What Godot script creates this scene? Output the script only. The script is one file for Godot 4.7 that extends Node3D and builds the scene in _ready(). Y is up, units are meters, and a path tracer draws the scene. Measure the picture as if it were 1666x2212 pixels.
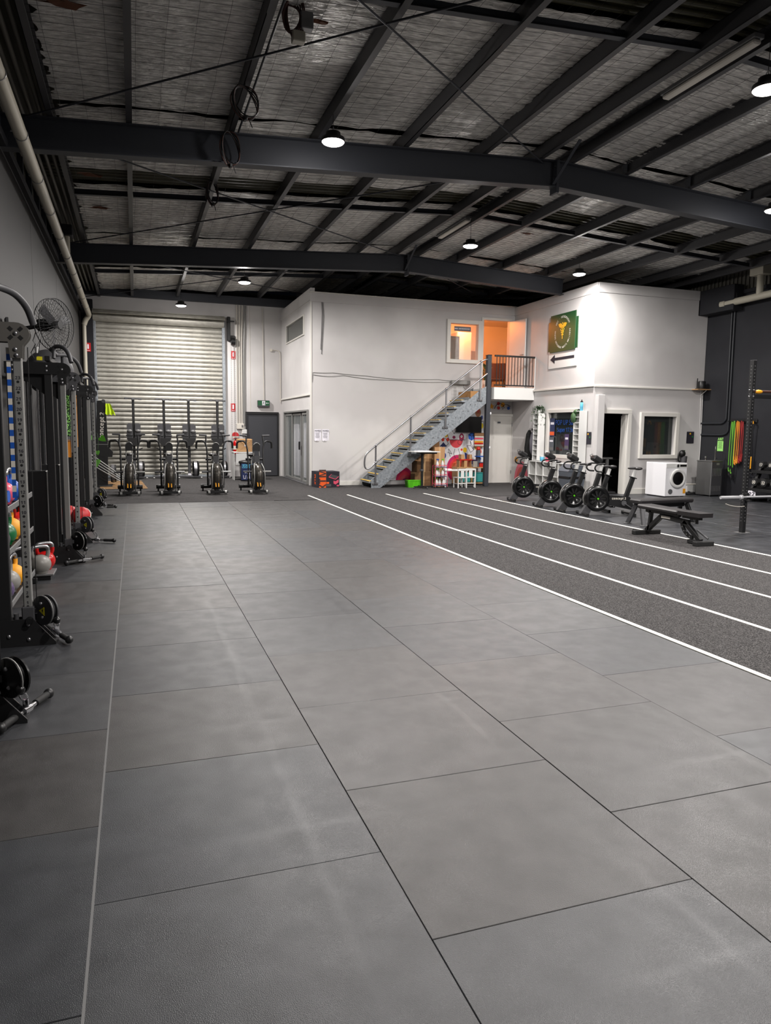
extends Node3D
# A warehouse gym at night: mat floor, running lanes, steel roof with foil insulation, white two-storey office, machines along the walls.

var M := {}
var R := RandomNumberGenerator.new()
var used := {}
var V0 := Vector3.ZERO
const UP := Vector3.UP

class B:
	var st := SurfaceTool.new()
	var g := 1
	func _init() -> void:
		st.begin(Mesh.PRIMITIVE_TRIANGLES)
	func v(p: Vector3, s: int, uv := Vector2.ZERO) -> void:
		st.set_smooth_group(s)
		st.set_uv(uv)
		st.add_vertex(p)
	# counter-clockwise seen from outside
	func tri(a: Vector3, b: Vector3, c: Vector3, s := -1) -> void:
		v(a, s); v(c, s); v(b, s)
	func quad(a: Vector3, b: Vector3, c: Vector3, d: Vector3, s := -1) -> void:
		tri(a, b, c, s); tri(a, c, d, s)
	func quv(a: Vector3, b: Vector3, c: Vector3, d: Vector3) -> void:   # a bottom left, b bottom right, c top right, d top left
		v(a, -1, Vector2(0, 1)); v(c, -1, Vector2(1, 0)); v(b, -1, Vector2(1, 1))
		v(a, -1, Vector2(0, 1)); v(d, -1, Vector2(0, 0)); v(c, -1, Vector2(1, 0))
	func out(p: Array, cen: Vector3, s := -1) -> void:
		var n: Vector3 = (p[1] - p[0]).cross(p[2] - p[0])
		if n.dot(p[0] - cen) < 0.0:
			p.reverse()
		for i in range(1, p.size() - 1):
			tri(p[0], p[i], p[i + 1], s)
	func box(c: Vector3, size: Vector3, bev := 0.0, bs := Basis()) -> B:
		var h := size * 0.5
		bev = minf(bev, 0.45 * minf(size.x, minf(size.y, size.z)))
		var f := func(sg: Array, ax: int) -> Vector3:
			var q := V3(sg[0] * h.x, sg[1] * h.y, sg[2] * h.z)
			for k in 3:
				if k != ax:
					q[k] -= sg[k] * bev
			return c + bs * q
		for a in 3:
			var b := (a + 1) % 3
			var d := (a + 2) % 3
			for s in [-1, 1]:
				var ps := []
				for t in [[-1, -1], [1, -1], [1, 1], [-1, 1]]:
					var sg := [0, 0, 0]
					sg[a] = s; sg[b] = t[0]; sg[d] = t[1]
					ps.append(f.call(sg, a))
				out(ps, c)
				if bev > 0.0:
					for u in [-1, 1]:
						var s1 := [0, 0, 0]
						s1[a] = s; s1[b] = u; s1[d] = -1
						var s2 := s1.duplicate(); s2[d] = 1
						out([f.call(s1, a), f.call(s2, a), f.call(s2, b), f.call(s1, b)], c)
		if bev > 0.0:
			for x in [-1, 1]:
				for y in [-1, 1]:
					for z in [-1, 1]:
						var sg := [x, y, z]
						out([f.call(sg, 0), f.call(sg, 1), f.call(sg, 2)], c)
		return self
	static func V3(x: float, y: float, z: float) -> Vector3:
		return Vector3(x, y, z)
	static func frame(d: Vector3, up := Vector3.UP) -> Basis:   # z along d
		var z := d.normalized()
		if absf(z.dot(up)) > 0.999:
			up = Vector3.RIGHT if absf(z.x) < 0.9 else Vector3.BACK
		var x := up.cross(z).normalized()
		return Basis(x, z.cross(x), z)
	static func smooth(ps: Array, closed: bool) -> Array:
		var o := []
		var m := ps.size()
		for i in (m if closed else m - 1):
			var p1: Vector3 = ps[i]
			var p2: Vector3 = ps[(i + 1) % m]
			var p0: Vector3 = ps[(i + m - 1) % m] if closed or i > 0 else p1
			var p3: Vector3 = ps[(i + 2) % m] if closed or i < m - 2 else p2
			for k in 4:
				var t := k / 4.0
				# centripetal-like: short tangents so that straight runs stay straight
				var l := p1.distance_to(p2)
				var t1 := (p2 - p0).normalized() * minf(l, p0.distance_to(p1) if p0 != p1 else l)
				var t2 := (p3 - p1).normalized() * minf(l, p2.distance_to(p3) if p2 != p3 else l)
				var t_2 := t * t
				var t_3 := t_2 * t
				o.append(p1 * (2 * t_3 - 3 * t_2 + 1) + t1 * (t_3 - 2 * t_2 + t) + p2 * (-2 * t_3 + 3 * t_2) + t2 * (t_3 - t_2))
		if not closed: o.append(ps[m - 1])
		return o
	# box bar from a to b, w across, h along up
	func bar(a: Vector3, b: Vector3, w: float, h: float, bev := 0.0, up := Vector3.UP) -> B:
		return box((a + b) * 0.5, V3(w, h, a.distance_to(b)), bev, frame(b - a, up))
	func cyl(a: Vector3, b: Vector3, r: float, r2 := -1.0, n := 12, caps := true) -> B:
		if r2 < 0.0: r2 = r
		var f := frame(b - a)
		g += 1
		for i in n:
			var t0 := TAU * i / n
			var t1 := TAU * (i + 1) / n
			var u := f.x * cos(t0) + f.y * sin(t0)
			var w := f.x * cos(t1) + f.y * sin(t1)
			quad(a + u * r, a + w * r, b + w * r2, b + u * r2, g)
			if caps:
				if r > 0.0: tri(a, a + w * r, a + u * r)
				if r2 > 0.0: tri(b, b + u * r2, b + w * r2)
		return self
	func tube(ps: Array, r: float, n := 8, closed := false) -> B:
		g += 1
		var rings := []
		if n >= 6 and ps.size() > 2 and ps.size() < 16:
			ps = smooth(ps, closed)
		var m := ps.size()
		var f := Basis()
		for i in m:
			var d: Vector3
			if closed: d = ps[(i + 1) % m] - ps[(i + m - 1) % m]
			else: d = ps[mini(i + 1, m - 1)] - ps[maxi(i - 1, 0)]
			if d.length() < 1e-6: d = Vector3.UP
			f = frame(d) if i == 0 else frame(d, f.y)
			var ring := []
			for k in n:
				var t := TAU * k / n
				ring.append(ps[i] + (f.x * cos(t) + f.y * sin(t)) * r)
			rings.append(ring)
		for i in (m if closed else m - 1):
			var p: Array = rings[i]
			var q: Array = rings[(i + 1) % m]
			for k in n:
				var l := (k + 1) % n
				quad(p[k], p[l], q[l], q[k], g)
		if not closed:
			for k in range(1, n - 1):
				tri(rings[0][0], rings[0][k + 1], rings[0][k])
				tri(rings[m - 1][0], rings[m - 1][k], rings[m - 1][k + 1])
		return self
	# profile of Vector2(radius, height) from bottom to top, turned about the y axis of xf
	func lathe(pr: Array, xf := Transform3D(), n := 20, smooth := true) -> B:
		g += 1
		var s := g if smooth else -1
		for i in pr.size() - 1:
			var a: Vector2 = pr[i]
			var b: Vector2 = pr[i + 1]
			for k in n:
				var t0 := TAU * k / n
				var t1 := TAU * (k + 1) / n
				var p := xf * V3(a.x * cos(t0), a.y, -a.x * sin(t0))
				var q := xf * V3(a.x * cos(t1), a.y, -a.x * sin(t1))
				var u := xf * V3(b.x * cos(t1), b.y, -b.x * sin(t1))
				var w := xf * V3(b.x * cos(t0), b.y, -b.x * sin(t0))
				if a.x > 1e-6: tri(p, q, u, s)
				if b.x > 1e-6: tri(p, u, w, s)
		return self
	func ball(c: Vector3, r: float, sc := Vector3.ONE, n := 14, bs := Basis()) -> B:
		var pr := []
		var m := maxi(5, n / 2)
		for i in m + 1:
			var t := PI * i / m
			pr.append(Vector2(sin(t) * r if i > 0 and i < m else 0.0, -cos(t) * r))
		return lathe(pr, Transform3D(bs.scaled_local(sc), c), n)
	func ring(c: Vector3, axis: Vector3, rad: float, r: float, n := 24, m := 6) -> B:
		var f := frame(axis)
		var ps := []
		for i in n:
			var t := TAU * i / n
			ps.append(c + (f.x * cos(t) + f.y * sin(t)) * rad)
		return tube(ps, r, m, true)
	# flat outline in the xy plane of xf, thickness d along its z, centred
	func prism(poly: Array, d: float, xf := Transform3D()) -> B:
		var pp := PackedVector2Array(poly)
		if Geometry2D.is_polygon_clockwise(pp):
			pp.reverse()
		var h := d * 0.5
		var id := Geometry2D.triangulate_polygon(pp)
		for i in range(0, id.size(), 3):
			var a := pp[id[i]]
			var b := pp[id[i + 1]]
			var c := pp[id[i + 2]]
			if (b - a).cross(c - a) < 0.0:
				var t := b; b = c; c = t
			tri(xf * V3(a.x, a.y, h), xf * V3(b.x, b.y, h), xf * V3(c.x, c.y, h))
			tri(xf * V3(a.x, a.y, -h), xf * V3(c.x, c.y, -h), xf * V3(b.x, b.y, -h))
		for i in pp.size():
			var a := pp[i]
			var b := pp[(i + 1) % pp.size()]
			quad(xf * V3(a.x, a.y, -h), xf * V3(b.x, b.y, -h), xf * V3(b.x, b.y, h), xf * V3(a.x, a.y, h))
		return self
	# thin board whose front face carries the whole texture; c centre of the front
	func board(c: Vector3, right: Vector3, up: Vector3, w: float, h: float, t: float) -> B:
		var n := right.cross(up).normalized()
		var r := right.normalized() * w * 0.5
		var u := up.normalized() * h * 0.5
		quv(c - r - u, c + r - u, c + r + u, c - r + u)
		var k := n * -t
		quad(c + r - u, c + r - u + k, c + r + u + k, c + r + u)
		quad(c - r - u + k, c - r - u, c - r + u, c - r + u + k)
		quad(c - r + u, c + r + u, c + r + u + k, c - r + u + k)
		quad(c - r - u + k, c + r - u + k, c + r - u, c - r - u)
		quad(c + r - u + k, c - r - u + k, c - r + u + k, c + r + u + k)
		return self
	func add(m: Mesh, xf: Transform3D) -> B:
		st.append_from(m, 0, xf)
		return self
	func mesh() -> ArrayMesh:
		st.generate_normals()
		return st.commit()

func v3(x: float, y: float, z: float) -> Vector3:
	return Vector3(x, y, z)

func at(x: float, y: float, z: float, ry := 0.0) -> Transform3D:
	return Transform3D(Basis(UP, ry), v3(x, y, z))

func numbered(n: String) -> String:
	if not used.has(n):
		used[n] = 0
		return n
	used[n] += 1
	return "%s_%03d" % [n, used[n]]

func obj(n: String, b: B, m: Material, parent: Node3D, label := "") -> MeshInstance3D:
	var o := MeshInstance3D.new()
	o.mesh = b.mesh()
	o.material_override = m
	return put(n, o, parent, label)

func put(n: String, o: MeshInstance3D, parent: Node3D, label := "") -> MeshInstance3D:
	o.name = numbered(n) if parent == self else n
	parent.add_child(o, true)
	if label: o.set_meta("label", label)
	return o

func inst(n: String, mesh: Mesh, m: Material, parent: Node3D, xf := Transform3D()) -> MeshInstance3D:
	var o := MeshInstance3D.new()
	o.mesh = mesh
	o.material_override = m
	o.transform = xf
	return put(n, o, parent)

func tag(o: Node3D, label: String, cat: String, group := "", kind := "") -> Node3D:
	if label: o.set_meta("label", label)
	if cat: o.set_meta("category", cat)
	if group: o.set_meta("group", group)
	if kind: o.set_meta("kind", kind)
	return o

func thing(n: String, label: String, cat: String, p := Vector3.ZERO, turn := 0.0, group := "") -> Node3D:
	var o := Node3D.new()
	o.name = numbered(n)
	add_child(o)
	o.position = p
	o.rotation.y = turn
	return tag(o, label, cat, group)

func struct(n: String) -> Node3D:
	var o := Node3D.new()
	o.name = n
	add_child(o)
	o.set_meta("kind", "structure")
	return o

func dup(root: Node3D, label: String, p: Vector3, turn := 0.0, group := "") -> Node3D:
	var r: Node3D = root.duplicate()
	r.name = numbered(String(root.name).rstrip("0123456789").trim_suffix("_"))
	add_child(r)
	r.position = p
	r.rotation.y = turn
	r.set_meta("label", label)
	if group: r.set_meta("group", group)
	return r

func stuff(o: Node3D) -> Node3D:
	o.set_meta("kind", "stuff")
	return o

var font: SystemFont
func text(n: String, s: String, h: float, xf: Transform3D, m: Material, parent: Node3D, bold := false, depth := 0.002) -> MeshInstance3D:
	var t := TextMesh.new()
	var f := SystemFont.new()
	f.font_names = PackedStringArray(["Droid Sans"])
	f.font_weight = 700 if bold else 400
	t.font = f
	t.text = s
	t.font_size = 32
	t.pixel_size = h / 23.0
	t.depth = depth
	t.curve_step = 3.0
	return inst(n, t, m, parent, xf)

func mk(n: String, c: Color, rough := 0.6, metal := 0.0, spec := 0.5) -> StandardMaterial3D:
	var m := StandardMaterial3D.new()
	m.resource_name = n
	m.albedo_color = c
	m.roughness = rough
	m.metallic = metal
	m.metallic_specular = spec
	M[n] = m
	return m

func noise(freq: float, type := FastNoiseLite.TYPE_SIMPLEX_SMOOTH, oct := 4, sd := 1) -> FastNoiseLite:
	var f := FastNoiseLite.new()
	f.seed = sd
	f.noise_type = type
	f.frequency = freq
	f.fractal_octaves = oct
	return f

func ntex(f: FastNoiseLite, a: Color, b: Color, lo := 0.0, hi := 1.0, size := 512, normal := false, bump := 4.0) -> NoiseTexture2D:
	var t := NoiseTexture2D.new()
	t.width = size
	t.height = size
	t.seamless = true
	t.noise = f
	if normal:
		t.as_normal_map = true
		t.bump_strength = bump
	else:
		var gr := Gradient.new()
		gr.offsets = PackedFloat32Array([lo, hi])
		gr.colors = PackedColorArray([a, b])
		t.color_ramp = gr
	return t

func tri(m: StandardMaterial3D, scale: Vector3, world := true) -> StandardMaterial3D:
	m.uv1_triplanar = true
	m.uv1_world_triplanar = world
	m.uv1_scale = scale
	return m

func lamp_mat(n: String, c: Color, e: float) -> StandardMaterial3D:
	var m := mk(n, c)
	m.emission_enabled = true
	m.emission = c
	m.emission_energy_multiplier = e
	return m

# wall in the plane of two axes with rectangular holes [a0, a1, y0, y1]; cell gives the box of one rectangle
func holed(a0: float, a1: float, y0: float, y1: float, holes: Array, cell: Callable) -> void:
	var xs := [a0, a1]
	var ys := [y0, y1]
	for h in holes:
		for k in 2:
			if h[k] > a0 and h[k] < a1: xs.append(h[k])
			if h[k + 2] > y0 and h[k + 2] < y1: ys.append(h[k + 2])
	xs.sort(); ys.sort()
	for i in xs.size() - 1:
		if xs[i + 1] - xs[i] < 1e-4: continue
		var run := -1.0
		for j in ys.size() - 1:
			if ys[j + 1] - ys[j] < 1e-4: continue
			var cx: float = (xs[i] + xs[i + 1]) * 0.5
			var cy: float = (ys[j] + ys[j + 1]) * 0.5
			var hole := false
			for h in holes:
				if cx > h[0] and cx < h[1] and cy > h[2] and cy < h[3]: hole = true
			if not hole and run < -0.5: run = ys[j]
			if hole and run > -0.5:
				cell.call(xs[i], xs[i + 1], run, ys[j]); run = -1.0
			if not hole and j == ys.size() - 2:
				cell.call(xs[i], xs[i + 1], run, ys[j + 1])

func wall_z(b: B, z0: float, z1: float, a0: float, a1: float, y0: float, y1: float, holes := []) -> B:
	holed(a0, a1, y0, y1, holes, func(p, q, r, s): b.box(v3((p + q) / 2, (r + s) / 2, (z0 + z1) / 2), v3(q - p, s - r, absf(z1 - z0))))
	return b

func wall_x(b: B, x0: float, x1: float, a0: float, a1: float, y0: float, y1: float, holes := []) -> B:
	holed(a0, a1, y0, y1, holes, func(p, q, r, s): b.box(v3((x0 + x1) / 2, (r + s) / 2, (p + q) / 2), v3(absf(x1 - x0), s - r, q - p)))
	return b

# four bars around an opening, in the plane facing n; c centre, w and h of the opening, t width of the bars, d depth
func frame_of(b: B, c: Vector3, right: Vector3, w: float, h: float, t: float, d: float, bottom := true) -> B:
	var n := right.cross(UP)
	var bs := Basis(right, UP, n)
	for s in [-1, 1]:
		b.box(c + right * s * (w / 2 + t / 2), v3(t, h + (t * 2 if bottom else 0.0), d), 0.004, bs)
	b.box(c + UP * (h / 2 + t / 2) , v3(w + 2 * t if not bottom else w, t, d), 0.004, bs)
	if bottom: b.box(c - UP * (h / 2 + t / 2), v3(w, t, d), 0.004, bs)
	return b

func roof(x: float) -> float:   # rise of the roof above the eaves
	return 0.055 * (8.0 - absf(x - 6.5))

func arc(c: Vector3, x: Vector3, y: Vector3, a0: float, a1: float, n: int) -> Array:
	var ps := []
	for i in n + 1:
		var t := lerpf(a0, a1, float(i) / n)
		ps.append(c + x * cos(t) + y * sin(t))
	return ps

func _ready() -> void:
	R.seed = 7
	var cam := Camera3D.new()
	cam.name = "camera"
	cam.fov = 70.56
	cam.near = 0.05
	cam.far = 200.0
	cam.transform = Transform3D(Basis(UP, -0.3330) * Basis(Vector3.RIGHT, -0.1135) * Basis(Vector3.BACK, 0.01216), v3(0, 1.6046, 0))
	add_child(cam)
	cam.current = true
	var we := WorldEnvironment.new()
	we.name = "environment"
	var e := Environment.new()
	e.background_mode = Environment.BG_COLOR
	e.background_color = Color(0.01, 0.012, 0.02)
	e.tonemap_mode = Environment.TONE_MAPPER_LINEAR
	e.tonemap_exposure = 1.0
	e.sdfgi_enabled = true
	e.ssao_enabled = true
	e.ssil_enabled = true
	we.environment = e
	add_child(we)
	materials()
	room_floor()
	room_walls()
	room_roof()
	pendant_lights()
	office()
	stairs()
	trainers()
	kettlebells()
	left_extras()
	back_wall_things()
	air_bikes()
	rowers()
	play_corner()
	front_face()
	erg_bikes()
	benches()
	rack_and_weights()

func materials() -> void:
	for i in 4:
		var m := mk("rubber_mat_%d" % i, Color.WHITE, 1.0, 0.0, 0.5)
		var k: float = [0.205, 0.22, 0.215, 0.2][i]
		m.albedo_texture = scuffed(k, 3 + i)
		m.albedo_color = [Color(1, 0.985, 0.97), Color(0.95, 0.975, 1.0), Color(1.0, 0.982, 0.972), Color(0.93, 0.96, 1.0)][i]
		m.roughness_texture = ntex(noise(0.008, FastNoiseLite.TYPE_SIMPLEX_SMOOTH, 5, 13 + i), Color(0.37, 0.37, 0.37), Color(0.45, 0.45, 0.45), 0.2, 0.8)
		m.normal_enabled = true
		m.normal_texture = M["pebble"] if M.has("pebble") else ntex(noise(0.33, FastNoiseLite.TYPE_SIMPLEX_SMOOTH, 2, 5), Color.BLACK, Color.WHITE, 0, 1, 1024, true, 2.0)
		M["pebble"] = m.normal_texture
		m.normal_scale = 0.45
		tri(m, v3(0.9, 0.9, 0.9))
	var gm := mk("gym_mat", Color(0.235, 0.24, 0.255), 0.5)
	gm.roughness_texture = M["rubber_mat_1"].roughness_texture
	gm.albedo_texture = ntex(noise(0.01, FastNoiseLite.TYPE_SIMPLEX_SMOOTH, 4, 41), Color(0.8, 0.8, 0.8), Color.WHITE, 0.2, 0.8)
	gm.roughness = 1.0
	tri(gm, v3(0.5, 0.5, 0.5))
	var tf := mk("turf", Color.WHITE, 0.95, 0.0, 0.2)
	tf.albedo_texture = ntex(noise(0.25, FastNoiseLite.TYPE_VALUE, 3, 21), Color(0.17, 0.167, 0.168), Color(0.42, 0.412, 0.41), 0.3, 0.8, 1024)
	tf.heightmap_enabled = true
	tf.heightmap_texture = ntex(noise(0.4, FastNoiseLite.TYPE_VALUE, 2, 22), Color.BLACK, Color.WHITE, 0.2, 0.8, 1024)
	tf.heightmap_scale = 0.3
	tri(tf, v3(0.7, 0.7, 0.7))
	mk("lane_paint", Color(0.93, 0.92, 0.88), 0.8)
	var gal := mk("galvanised", Color.WHITE, 0.5, 0.4)
	gal.albedo_texture = ntex(noise(0.02, FastNoiseLite.TYPE_SIMPLEX_SMOOTH, 4, 31), Color(0.5, 0.525, 0.545), Color(0.6, 0.62, 0.64), 0.2, 0.8)
	tri(gal, v3(1.2, 1.2, 1.2))
	var sh := mk("shutter", Color.WHITE, 0.55, 0.4)
	sh.albedo_texture = ntex(noise(0.02, FastNoiseLite.TYPE_SIMPLEX_SMOOTH, 5, 33), Color(0.58, 0.57, 0.54), Color(0.67, 0.66, 0.625), 0.25, 0.75)
	tri(sh, v3(0.35, 2.0, 0.35))
	var fo := mk("foil", Color.WHITE, 0.42, 0.2)
	fo.albedo_texture = ntex(noise(0.012, FastNoiseLite.TYPE_SIMPLEX_SMOOTH, 6, 34), Color(0.76, 0.75, 0.73), Color(0.98, 0.97, 0.95), 0.25, 0.75, 1024)
	fo.heightmap_enabled = true
	fo.heightmap_texture = ntex(noise(0.02, FastNoiseLite.TYPE_SIMPLEX_SMOOTH, 5, 38), Color.BLACK, Color.WHITE, 0.1, 0.9, 1024)
	fo.heightmap_scale = 2.2
	tri(fo, v3(0.35, 1.0, 1.6))
	var wp := mk("wall_white", Color.WHITE, 0.75, 0.0, 0.3)
	wp.albedo_texture = ntex(noise(0.004, FastNoiseLite.TYPE_SIMPLEX_SMOOTH, 5, 35), Color(0.75, 0.74, 0.735), Color(0.81, 0.8, 0.795), 0.3, 0.7)
	tri(wp, v3(0.12, 0.12, 0.12))
	var wd := mk("wall_dark", Color.WHITE, 0.7, 0.0, 0.35)
	wd.albedo_texture = ntex(noise(0.006, FastNoiseLite.TYPE_SIMPLEX_SMOOTH, 5, 36), Color(0.13, 0.132, 0.148), Color(0.155, 0.157, 0.172), 0.3, 0.7)
	tri(wd, v3(0.15, 0.15, 0.15))
	mk("wall_left_paint", Color(0.17, 0.167, 0.167), 0.65)
	mk("trim_white", Color(0.82, 0.81, 0.785), 0.5)
	mk("steel_dark", Color(0.2, 0.21, 0.235), 0.55, 0.1)
	mk("purlin_paint", Color(0.26, 0.26, 0.27), 0.5, 0.2)
	mk("cladding", Color(0.42, 0.41, 0.38), 0.6, 0.3)
	mk("skylight", Color(0.3, 0.29, 0.22), 0.4)
	mk("wire", Color(0.2, 0.2, 0.2), 0.5, 0.5)
	mk("torn_paper", Color(0.4, 0.26, 0.19), 0.9)
	mk("pipe_cream", Color(0.68, 0.66, 0.6), 0.45)
	mk("pipe_dark", Color(0.13, 0.14, 0.16), 0.5)
	mk("black", Color(0.07, 0.07, 0.075), 0.45)
	mk("black_gloss", Color(0.04, 0.04, 0.045), 0.3)
	mk("black_matt", Color(0.06, 0.06, 0.06), 0.85)
	mk("powder_black", Color(0.1, 0.1, 0.105), 0.5, 0.1)
	mk("rubber", Color(0.09, 0.09, 0.09), 0.75)
	mk("vinyl", Color(0.11, 0.1, 0.105), 0.5)
	mk("grey_paint", Color(0.42, 0.42, 0.42), 0.5, 0.2)
	mk("tube_grey", Color(0.55, 0.55, 0.54), 0.4, 0.35)
	mk("charcoal", Color(0.25, 0.25, 0.26), 0.55)
	mk("chrome", Color(0.82, 0.82, 0.83), 0.15, 1.0)
	mk("steel", Color(0.62, 0.62, 0.63), 0.32, 0.9)
	mk("stainless", Color(0.6, 0.6, 0.6), 0.35, 0.9)
	mk("white", Color(0.83, 0.83, 0.82), 0.45)
	mk("white_gloss", Color(0.9, 0.9, 0.91), 0.2)
	mk("off_white", Color(0.8, 0.78, 0.74), 0.6)
	mk("paper", Color(0.9, 0.89, 0.92), 0.9)
	mk("ink", Color(0.13, 0.12, 0.16), 0.9)
	mk("red", Color(0.72, 0.1, 0.12), 0.5)
	mk("red_gloss", Color(0.7, 0.06, 0.06), 0.25)
	mk("door_dark", Color(0.22, 0.225, 0.245), 0.55)
	mk("frame_black", Color(0.11, 0.11, 0.115), 0.5)
	mk("wood_pale", Color(0.72, 0.56, 0.38), 0.6)
	mk("wood_tread", Color(0.62, 0.45, 0.26), 0.7)
	mk("yellow_strip", Color(0.82, 0.68, 0.32), 0.8)
	mk("card", Color(0.68, 0.52, 0.36), 0.85)
	mk("card_dark", Color(0.5, 0.37, 0.25), 0.85)
	mk("tape", Color(0.76, 0.62, 0.45), 0.4)
	mk("teal", Color(0.2, 0.55, 0.54), 0.4)
	mk("lime", Color(0.35, 0.75, 0.12), 0.4)
	mk("orange", Color(0.92, 0.36, 0.1), 0.5)
	mk("amber", Color(0.9, 0.62, 0.1), 0.55)
	mk("hivis", Color(0.82, 0.95, 0.1), 0.7)
	mk("leaf", Color(0.28, 0.55, 0.08), 0.5)
	mk("leaf_dark", Color(0.22, 0.34, 0.2), 0.6)
	mk("warn_yellow", Color(0.9, 0.85, 0.12), 0.5)
	mk("blue", Color(0.12, 0.33, 0.68), 0.4)
	mk("pink", Color(0.85, 0.32, 0.42), 0.35)
	mk("green", Color(0.05, 0.38, 0.2), 0.35)
	mk("purple", Color(0.3, 0.24, 0.38), 0.35)
	mk("kb_red", Color(0.75, 0.13, 0.08), 0.35)
	mk("kb_grey", Color(0.5, 0.49, 0.47), 0.4)
	mk("navy", Color(0.08, 0.14, 0.32), 0.5)
	mk("sky_blue", Color(0.35, 0.68, 0.8), 0.5)
	mk("sign_green", Color(0.06, 0.32, 0.18), 0.4)
	mk("sign_dark_green", Color(0.1, 0.26, 0.14), 0.35)
	mk("gold", Color(0.85, 0.65, 0.15), 0.45)
	mk("lime_paper", Color(0.6, 0.85, 0.45), 0.8)
	mk("band_green", Color(0.38, 0.66, 0.18), 0.6)
	mk("band_orange", Color(0.82, 0.52, 0.12), 0.6)
	mk("band_red", Color(0.55, 0.1, 0.1), 0.6)
	mk("grey_cloth", Color(0.4, 0.39, 0.42), 0.95)
	mk("bin_grey", Color(0.33, 0.35, 0.38), 0.5)
	mk("brown_leather", Color(0.27, 0.15, 0.12), 0.6)
	mk("smoke_cage", Color(0.3, 0.28, 0.25), 0.3, 0.3)
	mk("dark_room", Color(0.08, 0.08, 0.09), 0.8)
	mk("bar_steel", Color(0.85, 0.85, 0.86), 0.3, 0.45)
	mk("plate_grey", Color(0.34, 0.33, 0.315), 0.5)
	var gl := mk("glass", Color(0.9, 0.95, 0.93, 0.08), 0.02)
	gl.transparency = BaseMaterial3D.TRANSPARENCY_ALPHA
	var gd := mk("glass_tinted", Color(0.2, 0.22, 0.22, 0.6), 0.04)
	gd.transparency = BaseMaterial3D.TRANSPARENCY_ALPHA
	mk("glass_grey", Color(0.36, 0.37, 0.36), 0.2)
	lamp_mat("lens", Color(1.0, 0.97, 0.95), 10.0)
	lamp_mat("warm_glow", Color(1.0, 0.6, 0.32), 6.0)

func scuffed(k: float, sd: int) -> ImageTexture:
	var im := noise(0.005, FastNoiseLite.TYPE_SIMPLEX_SMOOTH, 6, sd).get_seamless_image(1024, 1024)
	im.convert(Image.FORMAT_RGB8)
	im.adjust_bcs(1.0, 0.3, 0.0)
	for y in range(0, 1024, 1):
		for x in range(0, 1024, 1):
			var v := im.get_pixel(x, y).r
			var g := k * (0.62 + 0.76 * v)
			im.set_pixel(x, y, Color(g * 1.0, g * 0.99, g * 1.0))
	var r := RandomNumberGenerator.new()
	r.seed = sd * 11
	for i in 26:
		var c := Vector2(r.randf_range(40, 980), r.randf_range(40, 980))
		var a := r.randf() * TAU
		var rad := r.randf_range(20, 140)
		var sp := r.randf_range(0.2, 0.9)
		var ps := []
		for j in 9:
			var t := a + sp * j / 8.0
			ps.append(c + Vector2(cos(t), sin(t)) * rad)
		var g := k * (r.randf_range(1.05, 1.16) if i % 3 else r.randf_range(0.78, 0.9))
		line(im, ps, r.randf_range(1.2, 3.0), Color(g, g, g))
	for i in 60:
		var c := Vector2(r.randf_range(5, 1018), r.randf_range(5, 1018))
		var g := k * r.randf_range(1.3, 1.8)
		disc(im, c.x, c.y, 1.2, 1.2, Color(g, g, g))
	return ImageTexture.create_from_image(im)

func lamp(p: Vector3, label: String, drop: float) -> void:
	var t := thing("pendant_light", label, "light", p, 0.0, "high bay pendant lights under the roof")
	obj("housing", B.new().lathe([Vector2(0.15, 0.0), Vector2(0.155, 0.02), Vector2(0.15, 0.05), Vector2(0.1, 0.06), Vector2(0.095, 0.12), Vector2(0.05, 0.13), Vector2(0.0, 0.13)], Transform3D(), 28), M.black, t)
	obj("lens", B.new().lathe([Vector2(0, -0.035), Vector2(0.05, -0.034), Vector2(0.1, -0.027), Vector2(0.135, -0.012), Vector2(0.145, 0.004)], Transform3D(), 28), M.lens, t)
	obj("cable", B.new().cyl(v3(0, 0.13, 0), v3(0, drop, 0), 0.004, -1, 6), M.black, t)
	obj("hook", B.new().ring(v3(0, 0.16, 0), Vector3.RIGHT, 0.03, 0.005, 12, 5), M.steel, t)
	var a := AreaLight3D.new()
	a.name = "glow"
	a.area_size = Vector2(0.26, 0.26)
	a.area_normalize_energy = true
	a.light_energy = LAMP
	a.light_color = Color(1.0, 0.98, 0.965)
	a.area_range = 60.0
	a.shadow_enabled = true
	a.position = v3(0, -0.045, 0)
	a.rotation.x = -PI / 2
	t.add_child(a)
	var o := OmniLight3D.new()
	o.name = "spill"
	o.light_energy = SPILL
	o.light_color = Color(1.0, 0.98, 0.965)
	o.light_size = 0.1
	o.omni_range = 60.0
	o.omni_attenuation = 2.0
	o.shadow_enabled = true
	o.position = v3(0, -0.014, 0)
	t.add_child(o)

const SPILL := 1.4
const LAMP := 30.0

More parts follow.
